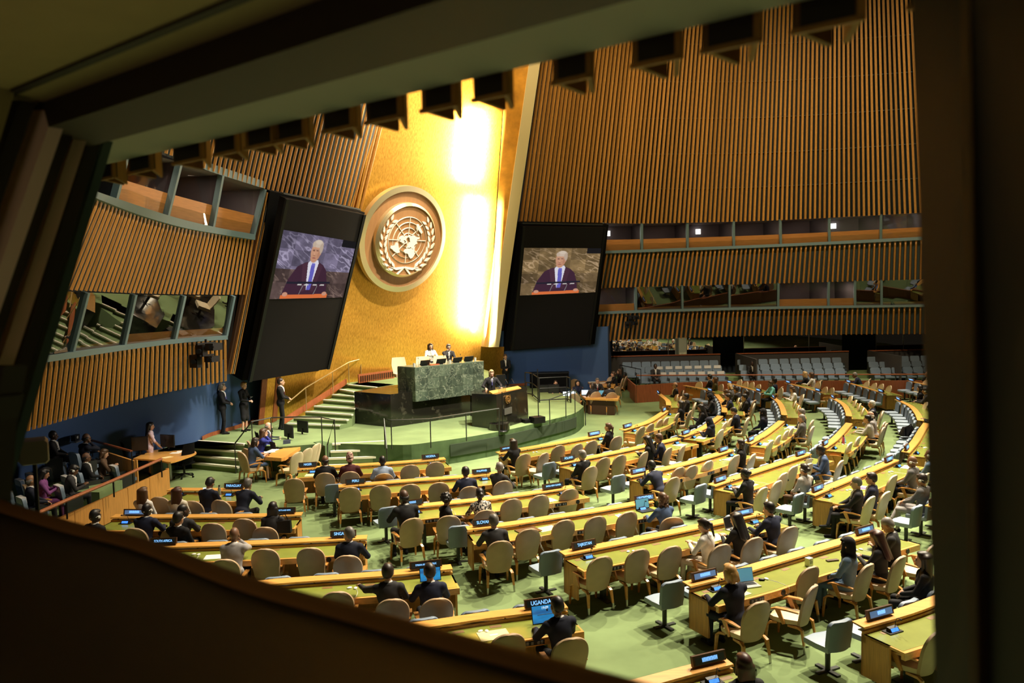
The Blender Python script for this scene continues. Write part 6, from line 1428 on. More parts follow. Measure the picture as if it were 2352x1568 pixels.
flat_item('leather_folder', 'SLOVAKIA', 1.15, .45, .46, .34, .1, mat('folder_brown', (.10, .045, .012), .4), 'dark brown leather folder on the SLOVAKIA desk', 'folder', .02)
flat_item('folder', 'SLOVAKIA', 1.55, .50, .42, .30, .1, CREAMPAPER, 'cream folder right of the brown leather folder', 'folder', .005)
flat_item('folder', 'PAPUA', -1.0, .60, .42, .31, .1, CREAMPAPER, 'cream folder near the right end of the desk behind PERU', 'folder', .005)
flat_item('paper_sheet', 'SLOVAKIA', -1.0, .52, .40, .28, -.2, PAPER, 'loose sheet left of the laptop of the woman in denim', 'paper')
flat_item('folder', 'bottle desk', .60, .58, .44, .31, .05, CREAMPAPER, 'cream folder beside the steel bottle', 'folder', .005)
flat_item('folder', 'bottle desk', -.75, .55, .42, .31, .05, CREAMPAPER, 'cream folder at the right end of the bottle desk', 'folder', .005)
flat_item('folder', 'POLAND', -.5, .50, .40, .30, 0, CREAMPAPER, 'cream folder at the far end of the POLAND desk', 'folder', .005)
flat_item('folder', 'tray desk', .95, .55, .44, .31, 0, CREAMPAPER, 'cream folder right of the black tray', 'folder', .005)
flat_item('tray', 'tray desk', .42, .50, .50, .34, 0, BLACK, 'flat black tray holding papers at the left end of its desk', 'tray', .02)
flat_item('tray_papers', 'tray desk', .42, .55, .40, .22, 0, mat('paper_grey', (.4, .4, .38), .8), 'grey papers lying on the black tray', 'paper', .006, .762)
flat_item('magazine', 'magazine desk', 1.75, .58, .36, .22, .15, PAPER, 'open white magazine on the desk before the man with phone', 'magazine', .008)
flat_item('magazine_picture', 'magazine desk', 1.68, .58, .16, .20, .15, mat('mag_violet', (.12, .07, .18), .5), 'violet printed page of the open magazine', 'magazine', .002, .7485)
flat_item('paper_sheet', 'magazine desk', -.30, .55, .42, .30, .1, PAPER, 'white sheet at the far end of the magazine desk', 'paper')
flat_item('paper_sheet', 'first curved desk', .60, .50, .40, .30, .1, CREAMPAPER, 'cream sheet on the first curved desk', 'paper')
flat_item('paper_sheet', 'second curved desk', .60, .52, .42, .30, .1, PAPER, 'white sheet at the near end of the second curved desk', 'paper')
flat_item('black_case', 'second curved desk', -.65, .60, .34, .24, .1, BLACK, 'black case on the second curved desk', 'case', .03)
flat_item('paper_sheet', 'third curved desk', .60, .52, .44, .30, .1, PAPER, 'white sheet at the near end of the third curved desk', 'paper')
for q in range(4): flat_item('paper_sheet', 'third curved desk', -.50 - .12 * q, .50 + .03 * q, .30, .21, .3 * q, PAPER, '%s white paper of the spread at the far end of the third curved desk' % ORD[q], 'paper', .004, .740 + .0045 * q)
flat_item('phone', 'KITTS', 2.0, .50, .15, .075, .5, BLACK, 'dark phone lying on the SAINT KITTS desk', 'phone', .01)
flat_item('wallet', 'SINGAPORE', -.16, .55, .11, .10, .1, mat('wallet', (.06, .028, .012), .4), 'small brown wallet at the right end of the SINGAPORE desk', 'wallet', .03)
flat_item('paper_sheet', 'SINGAPORE', 1.55, .58, .36, .26, .1, PAPER, 'white paper by the bald man on the SINGAPORE desk', 'paper')
flat_item('phone', 'TAJIKISTAN', -.14, .40, .16, .08, -.2, BLACK, 'black phone at the right end of the TAJIKISTAN desk', 'phone', .012)
flat_item('tablet_case', 'TAJIKISTAN', -.50, .62, .26, .19, 0, mat('case_grey', (.05, .05, .055), .4), 'grey tablet case near the right end of the TAJIKISTAN desk', 'case', .012)
flat_item('remote', 'mouse desk', 3.05, .50, .22, .07, -.35, BROWN, 'dark remote lying between the tissue box and the earpieces', 'remote', .022)
p, h = along(DESKS['mouse desk'], 2.52, .42, .74); tb = thing('tissue_box', 'small white printed carton standing on the mouse desk', 'carton', p, h)
obj('box', MB().box((0, 0, .07), (.11, .09, .14)), WHITE, tb); obj('print', MB().box((0, -.047, .07), (.07, .003, .05)).box((-.02, -.047, .11), (.05, .003, .015)), mat('print_grey', (.35, .36, .34), .7), tb)
p, h = along(DESKS['mouse desk'], 1.30, .42, .74); ms = MB(); R = []
for z, s_ in ((0, .85), (.012, 1), (.03, .8), (.036, .4)): R.append([(.032 * s_ * math.cos(a), .055 * s_ * math.sin(a), z) for a in [2 * PI * j / 14 for j in range(14)]])
o = obj('mouse', ms.rings(R), BLACK, None, True); o.location = p; o.rotation_euler = (0, 0, h + .9); tag(o, 'black computer mouse right of the blond mans laptop', 'mouse')
SCRB = mat('laptop_blue', (.10, .30, .42), .3, emit=.55); SCRD = mat('laptop_dark', (.014, .014, .016), .25)
def laptop(label, p, h, scr, w_=.34, ang=105, body_=None):
    t = thing('laptop', label, 'laptop', p, h)
    b = body_ or mat('laptop_silver', (.45, .45, .45), .35, metal=.5)
    k = obj('keyboard_base', MB().box((0, 0, .009), (w_, .235, .016)), b, t); obj('keys', MB().box((0, .03, .0178), (w_ * .86, .11, .002)), BLACK, k)
    R_ = Matrix.Rotation(math.radians(ang - 90), 3, 'X').inverted(); M = Matrix.Translation((0, .115, .016)) @ R_.to_4x4()
    l = obj('lid', MB().box((0, .004, .115), (w_, .010, .23)), b, t, M=M); obj('display', MB().box((0, -.003, .117), (w_ * .94, .004, .205)), scr, l)
    return t
p, h = along(DESKS['TAJIKISTAN'], 3.85, .45, .74); laptop('open silver laptop with a black display on the TAJIKISTAN desk', p, h + .1, SCRD, .36)
p, h = along(DESKS['mouse desk'], .98, .46, .74); laptop('silver laptop with a blue display behind the blond man', p, h - .25, SCRB, .34)
p, h = along(DESKS['SLOVAKIA'], -.40 + DESKS['SLOVAKIA'].len, .44, .74); laptop('laptop with a pale blue display before the woman in denim', p, h, SCRB, .36, 100, BLACK)
def tablet(label, k, s, scr, w_, hh, tilt=18):
    p, h = along(DESKS[k], s if s >= 0 else DESKS[k].len + s, .42, .74); t = thing('tablet', label, 'tablet', p, h)
    M = Matrix.Translation((0, 0, .005)) @ Matrix.Rotation(math.radians(-tilt), 4, 'X')
    obj('casing', MB().box((0, .006, hh / 2), (w_, .010, hh)), BLACK, t, M=M); d = obj('display', MB().box((0, -.0005, hh / 2), (w_ - .02, .004, hh - .02)), scr, t, M=M)
    obj('stand', MB().box((0, .08, .06), (w_ * .6, .008, .16), M=Matrix.Rotation(.6, 3, 'X')), BLACK, t); return t, M
SEA = mat('tablet_sea', (.02, .26, .62), .3, emit=.8, noise=1, nscale=3.0, stretch=(.6, 1, 3), col2=(.02, .10, .30), ramp=(.35, .6))
nt = SEA.node_tree; nt.links.new(SEA.node_tree.nodes['Principled BSDF'].inputs['Base Color'].links[0].from_socket, nt.nodes['Principled BSDF'].inputs['Emission Color'])
t, M = tablet('large tablet showing a blue sea on the UGANDA desk', 'UGANDA', -.42, SEA, .42, .26)
text_obj('19:09', .05, t, M @ Matrix.Translation((0, -.0035, .215)) @ TXTM, mat('clock_white', (.65, .85, 1), .5, emit=.9))
tablet('tablet with a blue picture in front of the man in purplish navy', 'SYRIAN', -.42, SEA, .36, .225)
def bottle(label, p, prof, m, capm):
    t = thing('bottle', label, 'bottle', p); obj('body', MB().lathe(prof, 14), m, t, True); r, z = prof[-2]; obj('cap', MB().lathe([(.001, z), (r * 1.1, z), (r * 1.1, z + .035), (.001, z + .036)], 12), capm, t, True); return t
BP = [(.001, 0), (.036, 0), (.038, .01), (.038, .17), (.022, .21), (.020, .235), (.001, .236)]
p, h = along(DESKS['bottle desk'], .22, .50, .74); bottle('steel water bottle standing at the left end of its desk', p, BP, STEEL, BLACK)
p, h = along(DESKS['fourth curved desk'], 1.25, .40, .74); bottle('pink bottle standing by the tablet on the fourth curved desk', p, BP, mat('pink_bottle', (.45, .06, .14), .4), BLACK)
p, h = along(DESKS['PARAGUAY'], 1.45, .35, .74); bottle('small clear bottle between the two men at the PARAGUAY desk', p, BP, mat('clear_bottle', (.25, .25, .2), .2), mat('bottle_dark', (.03, .02, .02), .4))
tablet('small tablet propped up by the pink bottle', 'fourth curved desk', 1.5, SCRB, .22, .17)
def held(nm, label, cat, px, py, z, rz, size, m, tilt=55):
    p = at(px, py, z); o = obj(nm, MB().box((0, 0, 0), size), m); o.location = p; o.rotation_euler = (math.radians(tilt), 0, rz); return tag(o, label, cat)
PHONEW = mat('phone_lit', (.75, .85, .95), .4, emit=.9)
held('phone', 'lit white phone in the hands of the man with glasses at PARAGUAY', 'phone', 471, 1127, .90, 0, (.085, .012, .17), PHONEW, 10)
held('phone', 'white phone held by the woman in white', 'phone', 1606, 1246, .86, .2, (.085, .012, .17), mat('phone_pale', (.55, .55, .55), .4), 30)
held('phone', 'black phone held up by the grey haired man', 'phone', 2010, 1233, .92, -.2, (.08, .012, .16), BLACK, -10)
held('phone', 'phone with a bright picture held by the woman in black', 'phone', 1494, 1012, 1.02, -.1, (.15, .012, .08), mat('phone_pic', (.10, .25, .55), .4, emit=.8), 0)
held('paper_sheet', 'sheet of paper held up by the man in the blue suit', 'paper', 1856, 1063, .92, .3, (.22, .004, .30), PAPER, 30)
held('phone', 'phone in the hands of the man in a black suit', 'phone', 1955, 1154, .82, .9, (.08, .012, .15), mat('phone_pale2', (.3, .3, .32), .4), 40)
held('paper_sheet', 'folded paper in the hand of the woman in a black dress', 'paper', 572, 912, 1.92, -.4, (.20, .16, .01), PAPER, 10)
# ------------------------------------------------------------------ things on the green marble desk and the lectern
fd2 = math.atan2(fd.y, fd.x); bkn = -fn
def on_desk(u, back=.30, z=2.89): p = D0.lerp(D1, u) + bkn * back; return Vector((p.x, p.y, z))
MON = []
def monitor_small(label, p, rz, w_=.42, h_=.20):
    t = thing('desk_monitor', label, 'monitor', p, rz); M = Matrix.Rotation(math.radians(25), 4, 'X')
    obj('screen_back', MB().box((0, 0, h_ / 2 + .03), (w_, .03, h_)), BLACK, t, M=M); obj('foot', MB().box((0, .02, .012), (.2, .14, .022)), BLACK, t); return t
for u, lab in ((.19, 'small black monitor left on the green marble desk'), (.42, 'small black monitor before the woman in white'), (.66, 'small black monitor right of the man with glasses'), (.83, 'small black monitor tilted at the right of the marble desk')):
    monitor_small(lab, on_desk(u), fd2)
gl_ = mat('glassware', (.55, .55, .5), .1, spec=.8)
for u, lab in ((.06, 'water glass at the left end of the marble desk'), (.57, 'water glass between the two seated officials'), (.90, 'water glass at the right end of the marble desk'), (.955, 'second water glass at the right end of the marble desk')):
    t = thing('water_glass', lab, 'glass', on_desk(u, .35)); obj('tumbler', MB().lathe([(.001, 0), (.045, 0), (.05, .12), (.046, .12), (.04, .01), (.001, .012)], 14), gl_, t, True); obj('water', MB().lathe([(.001, .012), (.042, .012), (.044, .08), (.001, .081)], 14), mat('water', (.30, .32, .30), .1), t, True)
o = obj('desk_tray', MB().box((0, 0, .015), (.42, .2, .03)), mat('tray_red', (.45, .10, .04), .4)); o.location = on_desk(.31, .25); o.rotation_euler = (0, 0, fd2); tag(o, 'red brown tray before the woman in white', 'tray')
for u, lab in ((.13, 'thin gooseneck microphone left on the marble desk'), (.50, 'thin gooseneck microphone in the middle of the marble desk'), (.75, 'thin gooseneck microphone right on the marble desk')):
    t = thing('microphone', lab, 'microphone', on_desk(u, .4)); obj('stem', MB().tube([(0, 0, 0), (0, .02, .16), (-.02, .1, .27)], .006, 6), BLACK, t); obj('head', MB().tube([(-.02, .1, .27), (-.025, .13, .29)], .013, 8), BLACK, t)
kb0 = K1.lerp(K2, .35); 
for i, lab in enumerate(('left lectern microphone on its thin stem', 'right lectern microphone on its thin stem')):
    t = thing('microphone', lab, 'microphone', (kb0.x + .22 * i, kb0.y + .35 + .18 * i, 2.13)); obj('stem', MB().tube([(0, 0, 0), (0, .02, .15), (-.06, .15, .26)], .007, 6), BLACK, t); obj('head', MB().tube([(-.06, .15, .26), (-.075, .19, .275)], .016, 8), BLACK, t)
t = thing('side_chair', 'black office chair behind the speaker at the lectern', 'chair', (-.45, 33.2, ZS), math.radians(200)); t.scale = (.82,) * 3
obj('backrest', MB().box((0, -.24, 1.25), (.5, .08, .6)), BLACK, t); obj('seat', MB().box((0, 0, .9), (.5, .5, .09)), BLACK, t); obj('pedestal', MB().tube([(0, 0, 0), (0, 0, .88)], .04, 8).box((0, 0, .02), (.5, .08, .04)), BLACK, t)

# ------------------------------------------------------------------ left: visitors enclosure
def wallpanel(name, a, b, h0, h1, m, th=.06, planks=0):
    a, b = Vector(a), Vector(b); d = (b - a).normalized(); n_ = Vector((d.y, -d.x, 0)) * th
    return MB().hexa([a, b, b - n_, a - n_], [a + Vector((0, 0, h0)), b + Vector((0, 0, h1)), b - n_ + Vector((0, 0, h1)), a - n_ + Vector((0, 0, h0))])
e0 = at(384, 1136, 0); top1 = at(384, 1077, .82)
e0 = Vector((top1.x, top1.y, 0)); w0 = at(150, 1181, .98); w0.z = 0; w1 = w0 + (w0 - e0) * .9
pn = thing('partition', 'orange wood partition in front of the visitor seats at left', 'partition', e0)
K = 8
for k in range(K):
    a, b = e0.lerp(w1, k / K + .001), e0.lerp(w1, (k + 1) / K - .001); f0 = .82 + .30 * k / K; f1 = .82 + .30 * (k + 1) / K
    obj('panel', wallpanel('p', a - e0, b - e0, f0, f1, None), WODV if False else WOODV, pn)
obj('end_post', MB().box((0, 0, .42), (.07, .07, .84)), WOODV, pn)
hr = [at(370, 1054, 1.25), at(260, 1103, 1.32), at(152, 1149, 1.4), at(60, 1190, 1.46)]
rail('wooden handrail on the partition of the visitor seats', hr, [(hr[0], hr[0] - Vector((0, 0, .5))), (hr[1], hr[1] - Vector((0, 0, .4))), (hr[2], hr[2] - Vector((0, 0, .4)))], .026, BLACK, wood=REDWOOD)
q0, q1 = at(313, 1058, .95), at(234, 1037, .95); q0.z = q1.z = 0
p2 = thing('partition', 'short orange wood partition beside the oval desk', 'partition', q0)
for k in range(3): obj('panel', wallpanel('p', (q1 - q0) * (k / 3 + .002), (q1 - q0) * ((k + 1) / 3 - .002), .95 + .02 * k, .97 + .02 * k, None), WOODV, p2)
obj('end_post', MB().box((0, 0, .49), (.06, .06, .98)), WOODV, p2)
hr = [at(302, 1036, 1.38), at(211, 1011, 1.40)]
rail('wooden handrail above the short partition by the blue wall', hr, [(hr[0], hr[0] - Vector((0, 0, 1.38))), (hr[1], hr[1] - Vector((0, 0, .5)))], .022, BLACK, wood=REDWOOD)
COVER = mat('white_cover', (.62, .60, .58), .8)
def aud_seat(cover=True, arm=True):
    R_ = []
    for z, w_, y in ((.40, .22, -.16), (.45, .245, -.17), (.75, .245, -.22), (.85, .235, -.235), (.885, .20, -.24)):
        R_.append([(w_, y, z), (-w_, y, z), (-w_, y - .085, z), (w_, y - .085, z)])
    b = MB().rings(R_).mesh('aud_back', BLUEL, True)
    s_ = MB().hexa([(-.235, -.13, .36), (.235, -.13, .36), (.235, .26, .40), (-.235, .26, .40)], [(-.235, -.13, .46), (.235, -.13, .46), (.235, .26, .49), (-.235, .26, .49)]).mesh('aud_seat', BLUEL)
    f = MB().box((-.26, 0, .32), (.045, .40, .60)).box((.26, 0, .32), (.045, .40, .60)).mesh('aud_side', DSTEEL)
    L = [('backrest', b), ('seat', s_), ('side_frame', f)]
    if cover: L.append(('head_cover', MB().box((0, -.262, .82), (.36, .115, .16), M=Matrix.Rotation(.1, 3, 'X')).mesh('aud_cover', COVER)))
    return L
AUC, AUN = aud_seat(True), aud_seat(False)
VS = [((20, 1126), 1), ((46, 1100), 1), ((70, 1086), 1), ((110, 1074), 1), ((142, 1064), 1), ((165, 1052), 1), ((178, 1052), 0), ((190, 1045), 1), ((136, 1113), 1), ((152, 1092), 1), ((180, 1082), 0), ((262, 1068), 1), ((232, 1050), 0), ((50, 1140), 1), ((214, 1072), 0)]
VH = math.radians(-40)
for i, ((x, y), cv) in enumerate(VS):
    p = at(x, y, .90); p.z = 0; p = p + Matrix.Rotation(VH, 3, 'Z') @ Vector((0, .25, 0))
    spawn(AUC if cv else AUN, 'visitor_seat', '%s grey blue visitor seat %s counted from the left frame' % (ORD[i], 'with white cover' if cv else 'without cover'), 'seat', p, VH, 'grey blue visitor seats at left')
def vput(px, py, z, lab, pose_, hd, **kw): return put(px, py, z, lab, pose_, hd, **kw)
put(70, 1092, 1.30, 'bald man in a navy suit on a visitor seat at left', 'seat_lap', -55, skin='tan', top='midnight', hair_='fringe', hc='grey')
put(95, 1084, 1.28, 'woman in a purple suit clapping on a visitor seat', 'fem_phone', -60, skin='tan', top='purple', shirt='purple', legs='purple', hair_='long', hc='black')
put(198, 1046, 1.30, 'bald man with glasses and dark suit on a visitor seat', 'seat_lap', -55, skin='brown', top='black', hair_='fringe', hc='black', glasses=True)
put(226, 1036, 1.28, 'woman with curly fair hair in brown on a visitor seat', 'fem_phone', -55, skin='light', top='brown', shirt='brown', legs='brown', hair_='bob', hc='brown')
put(206, 1078, 1.20, 'man with a headset bending forward over red papers', 'seat_read', -62, skin='brown', top='charcoal', hair_='short', hc='black', headset=True)
vr = [at(126, 995, 1.8), at(191, 1002, 1.8)]
for q in vr: q.z = .5
struct('floor_visitors', MB().prism([(q.x, q.y) for q in (vr[0] + Vector((-1.2, -1.2, 0)), vr[1] + Vector((1.0, -1.2, 0)), vr[1] + Vector((.9, .8, 0)), vr[0] + Vector((-.6, .8, 0)))], 0, .5), CARPET)
for q, hd, lab, kw in ((vr[0], -70, 'man in a dark suit sitting in shade by the blue wall', dict(pose_='seat_lap', skin='dark', top='black', hair_='crop', hc='black')), (vr[1], -35, 'man with glasses and folded hands by the blue wall', dict(pose_='seat_chin', skin='brown', top='midnight', hair_='fringe', hc='black', glasses=True))):
    spawn(AUN, 'visitor_seat', 'grey blue seat under the ' + ' '.join(lab.split()[:9]), 'seat', q, math.radians(hd), 'grey blue visitor seats at left'); SEATREG[-1][2] = True
    person(lab, loc=q, rz=math.radians(hd), **kw)
# oval desk with its screens
od = [at(x, y, .74) for x, y in ((306, 1053), (335, 1040), (372, 1031), (425, 1033), (450, 1037), (446, 1043), (425, 1051), (392, 1061), (366, 1057), (340, 1055))]; oc = sum(od, Vector()) / len(od)
t = thing('oval_desk', 'light orange oval desk with two black monitors at left', 'desk', (oc.x, oc.y, 0))
sc_ = smooth_curve(od + [od[0]], 40)[:-1]
obj('top', MB().prism([(p.x - oc.x, p.y - oc.y) for p in sc_], .70, .745), WOOD, t)
q = at(391, 1101, 0) - Vector((oc.x, oc.y, 0)); obj('leg', MB().tube([(q.x, q.y, 0), (q.x, q.y, .70)], .06, 12), STEEL, t); obj('leg', MB().box((-.5, .3, .35), (.06, .7, .70)), DSTEEL, t)
def monitor(label, px, py, z, rz, w_, h_, face=None):
    p = at(px, py, z); t = thing('monitor', label, 'monitor', p, rz)
    s_ = obj('screen', MB().box((0, 0, h_ / 2 + .12), (w_, .045, h_)), BLACK, t); obj('bezel_face', MB().box((0, -.024, h_ / 2 + .12), (w_ - .03, .006, h_ - .03)), face or SCRD, s_)
    obj('foot', MB().tube([(0, .02, 0), (0, .04, .25)], .03, 8).box((0, .02, .008), (.26, .20, .016)), BLACK, t); return t
monitor('black monitor left of the standing woman in pink', 322, 1043, .745, .35, .48, .44); monitor('black monitor right of the standing woman in pink', 386, 1035, .745, -.35, .55, .40)
p = at(376, 1034, .745); t = thing('microphone', 'black gooseneck microphone on the oval desk', 'microphone', p); obj('stem', MB().tube([(0, 0, 0), (0, 0, .28), (.05, -.05, .36), (.12, -.1, .34)], .012, 6), BLACK, t); obj('base', MB().box((0, 0, .015), (.16, .12, .03)), BLACK, t)
for q, (x, y) in enumerate(((403, 1040), (418, 1036), (384, 1050))):
    o = obj('paper_sheet', MB().box((0, 0, .002), (.30, .21, .004)), PAPER if q != 2 else CREAMPAPER); o.location = at(x, y, .747); o.rotation_euler = (0, 0, .5 * q); tag(o, ('white papers near the middle of the oval desk', 'white papers at the far rim of the oval desk', 'cream papers under the hand of the woman in pink')[q], 'paper')
p = at(299, 1035, .745); bottle('dark bottle left of the oval desk monitors', p, BP, BLACK, BLACK)
def office_chair(label, p, rz):
    SEATREG.append([Vector(p), rz, False])
    t = thing('office_chair', label, 'chair', p, rz)
    obj('backrest', shell([(.50 + .58 * k / 6, .24 - .07 * abs(k / 6 - .5), -.20 - .10 * k / 6) for k in range(7)], None, .035).mesh('mesh_back', MBLACK, True), parent=t)
    obj('seat', MB().hexa([(-.24, -.22, .42), (.24, -.22, .42), (.25, .24, .42), (-.25, .24, .42)], [(-.24, -.22, .49), (.24, -.22, .49), (.25, .24, .47), (-.25, .24, .47)]), MBLACK, t)
    obj('column', MB().tube([(0, 0, .12), (0, 0, .42)], .03, 8), BLACK, t)
    for k in range(5):
        a = 2 * PI * k / 5; l = obj('base_leg', MB().flatbar([(0, 0, .13), (.30 * math.cos(a), .30 * math.sin(a), .07)], [.05, .03], .03), BLACK, t)
        obj('caster', MB().tube([(.30 * math.cos(a) - .02 * math.sin(a), .30 * math.sin(a) + .02 * math.cos(a), .032), (.30 * math.cos(a) + .02 * math.sin(a), .30 * math.sin(a) - .02 * math.cos(a), .032)], .03, 10), BLACK, l)
    for sx in (-1, 1): obj('arm', MB().flatbar([(sx * .25, -.05, .44), (sx * .30, -.03, .62), (sx * .29, .15, .66)], .05, .025, side=(0, 1, 0)), BLACK, t)
    return t
p = at(424, 1096, 0); office_chair('black mesh office chair right of the oval desk', p, math.radians(60)); p = at(297, 1098, 0); office_chair('black office chair left of the standing woman in pink', p + Vector((-.1, .5, 0)), math.radians(-60))
bx = at(62, 1036, 1.2)
# secretariat table in front of the stage
sq = [at(x, y, .74) for x, y in ((606, 1049), (646, 1052), (655, 1050), (697, 1022), (726, 1008), (716, 1002), (690, 1010), (640, 1032))]; sc0 = sum(sq, Vector()) / len(sq)
t = thing('secretariat_table', 'orange wood table with computers before the stage steps', 'table', (sc0.x, sc0.y, 0))
obj('top', MB().prism([(p.x - sc0.x, p.y - sc0.y) for p in sq], .64, .745), WOOD, t); obj('modesty_panel', MB().prism([(p.x - sc0.x, p.y - sc0.y) for p in [sq[1].lerp(sc0, .25), sq[3].lerp(sc0, .2), sq[4].lerp(sc0, .2), sq[7].lerp(sc0, .3)]], .05, .62), BROWN, t)
monitor('black monitor facing the bearded man on the secretariat table', 664, 1012, .745, 2.3, .62, .42); monitor('black monitor at the far end of the secretariat table', 696, 1000, .745, 2.5, .55, .40)
p = at(636, 1030, .745); laptop('small open laptop before the two women at the secretariat', p, 2.4, SCRD, .32, 100, BLACK)
o = obj('document_stand', MB().box((0, 0, .09), (.24, .01, .18), M=Matrix.Rotation(.3, 3, 'X')), mat('stand_violet', (.10, .10, .22), .3)); o.location = at(659, 1022, .76); o.rotation_euler = (0, 0, .5); tag(o, 'small clear document stand on the secretariat table', 'stand')
for q, (x, y, lab) in enumerate(((619, 1038, 'white papers before the woman in blue'), (628, 1034, 'open binder before the woman in blue'))):
    o = obj('papers', MB().box((0, 0, .006), (.32, .24, .012)), PAPER); o.location = at(x, y, .748 + .01 * q); o.rotation_euler = (0, 0, .4 + q); tag(o, lab, 'paper')
t = spawn(TANC, 'delegate_chair', 'tan armchair holding the woman in blue at the secretariat table', 'chair', at(575, 1104, 0) + Vector((.15, .25, 0)), math.radians(-38), 'tan leather delegate armchairs')
for q, (x, y, hd, lab) in enumerate(((683, 1040, 62, 'nearest cream armchair with a brown jacket at the secretariat table'), (706, 1031, 66, 'middle cream armchair at the right of the secretariat table'), (727, 1020, 70, 'farthest cream armchair at the right of the secretariat table'))):
    p = at(x, y, .98); p.z = 0; spawn(LITTANC, 'delegate_chair', lab, 'chair', p + Matrix.Rotation(math.radians(hd), 3, 'Z') @ Vector((0, .33, 0)), math.radians(hd), 'tan leather delegate armchairs')
o = obj('jacket', MB().hexa([(-.2, -.05, 0), (.2, -.05, .02), (.22, .16, .0), (-.18, .2, .0)], [(-.16, -.16, .22), (.12, -.15, .28), (.1, .05, .16), (-.1, .1, .18)]), CL['brown']); o.location = at(670, 1062, .48); o.rotation_euler = (0, 0, 1.0); tag(o, 'brown jacket lying on the nearest cream armchair', 'jacket')
office_chair('dark chair under the woman in royal blue', at(590, 1078, 0) + Vector((0, 1.0, 0)), math.radians(-60)); office_chair('dark chair under the bald man with a red tie', at(622, 1060, 0) + Vector((0, 1.1, 0)), math.radians(-75))
put(577, 1012, 1.28, 'woman with dark hair in a blue sleeveless dress at the secretariat', 'fem_short', -42, skin='light', top='blue', shirt='blue', legs='blue', hair_='bob', hc='dark')
put(598, 992, 1.26, 'woman with long brown hair in royal blue holding her head', 'seat_chin', -65, skin='light', top='royal', shirt='royal', hair_='long', hc='brown')
put(626, 973, 1.31, 'bald man with a grey beard and red tie at the secretariat', 'seat_desk', -75, skin='pale', top='navy', tie='red', hair_='fringe', hc='grey')

# ------------------------------------------------------------------ right: conference tables behind the stage, barriers
tb = [at(x, y, .74) for x, y in ((1331, 906), (1345, 914), (1420, 917), (1424, 909), (1400, 904), (1350, 902))]; c_ = sum(tb, Vector()) / 6
t = thing('conference_table', 'orange wood table with laptops behind the stage at right', 'table', (c_.x, c_.y, 0)); obj('top', MB().prism([(p.x - c_.x, p.y - c_.y) for p in tb], .66, .745), WOOD, t); obj('skirt', MB().prism([((p.x - c_.x) * .8, (p.y - c_.y) * .8) for p in tb], .0, .64), BROWN, t)
tb = [at(x, y, .74) for x, y in ((1345, 874), (1360, 884), (1410, 888), (1414, 881), (1380, 872))]; c2 = sum(tb, Vector()) / 5
t = thing('conference_table', 'farther orange wood table with papers by the red fence', 'table', (c2.x, c2.y, 0)); obj('top', MB().prism([(p.x - c2.x, p.y - c2.y) for p in tb], .66, .745), WOOD, t); obj('skirt', MB().prism([((p.x - c2.x) * .8, (p.y - c2.y) * .8) for p in tb], .0, .64), BROWN, t)
tb = [at(x, y, .74) for x, y in ((1252, 914), (1285, 919), (1312, 914), (1290, 906), (1262, 906))]; c3 = sum(tb, Vector()) / 5
t = thing('service_table', 'white topped table with sound equipment by the stage rail', 'table', (c3.x, c3.y, 0)); obj('top', MB().prism([(p.x - c3.x, p.y - c3.y) for p in tb], .69, .745), PAPER, t); obj('skirt', MB().prism([((p.x - c3.x) * .85, (p.y - c3.y) * .85) for p in tb], .0, .67), WHITE, t)
for q, (x, y, hd, lab) in enumerate(((1365, 897, -4, 'tan chair with its back to the hall, left at the conference table'), (1397, 896, -8, 'tan chair with its back to the hall, middle at the conference table'), (1417, 889, 40, 'tan chair turned left at the conference table end'), (1428, 870, 80, 'tan chair beside the red fence corner'), (1319, 905, -10, 'tan chair partly behind the stage handrail'), (1320, 872, 190, 'tan chair far behind the seated women'), (1405, 866, 150, 'tan chair at the far conference table'))):
    p = at(x, y, .98); p.z = 0; h = math.radians(hd); spawn(TANC, 'delegate_chair', lab, 'chair', p + Matrix.Rotation(h, 3, 'Z') @ Vector((0, .33, 0)), h, 'tan leather delegate armchairs')
LW = mat('laptop_white', (.6, .75, .9), .4, emit=.9)
for q, (x, y, s_, lab) in enumerate(((1346, 908, LW, 'laptop with a bright white display on the conference table'), (1386, 909, SCRB, 'laptop with a grey blue display on the conference table'), (1303, 912, LW, 'left bright laptop near the stage rail'), (1312, 911, LW, 'right bright laptop near the stage rail'))):
    laptop(lab, at(x, y, .745), -.1, s_, .42, 100, BLACK)
for x, y, lab, po, hd, kw in ((1326, 876, 'woman with dark hair facing the hall behind the laptops', 'fem_desk', 185, dict(skin='light', top='navy', shirt='navy', hair_='long', hc='black')),
    (1361, 883, 'woman with dark hair looking left at the conference table', 'fem_left', 20, dict(skin='light', top='charcoal', shirt='charcoal', hair_='bob', hc='dark')),
    (1371, 871, 'grey haired man with a red tie facing the hall', 'seat_desk', 185, dict(skin='pale', top='charcoal', tie='red', hair_='short', hc='grey')),
    (1400, 884, 'person with dark hair behind the grey blue laptop', 'seat_desk', 10, dict(skin='brown', top='charcoal', hair_='crop', hc='black')),
    (1411, 855, 'woman in black writing at the farther conference table', 'fem_desk', 75, dict(skin='pale', top='black', shirt='black', hair_='bun', hc='brown')),
    (1422, 851, 'woman behind the woman in black by the red fence', 'fem_lap', 75, dict(skin='light', top='black', shirt='black', hair_='long', hc='brown')),
    (1276, 876, 'person half hidden behind the black equipment', 'seat_desk', 180, dict(skin='light', top='black', hair_='crop', hc='dark'))):
    put(x, y, 1.29, lab, po, hd, **kw)
for q, (x, y, lab) in enumerate(((1388, 879, 'white papers on the farther conference table'), (1362, 877, 'second white papers on the farther conference table'), (1270, 912, 'papers on the service table'))):
    o = obj('papers', MB().box((0, 0, .004), (.5, .35, .008)), PAPER); o.location = at(x, y, .748); tag(o, lab, 'paper')
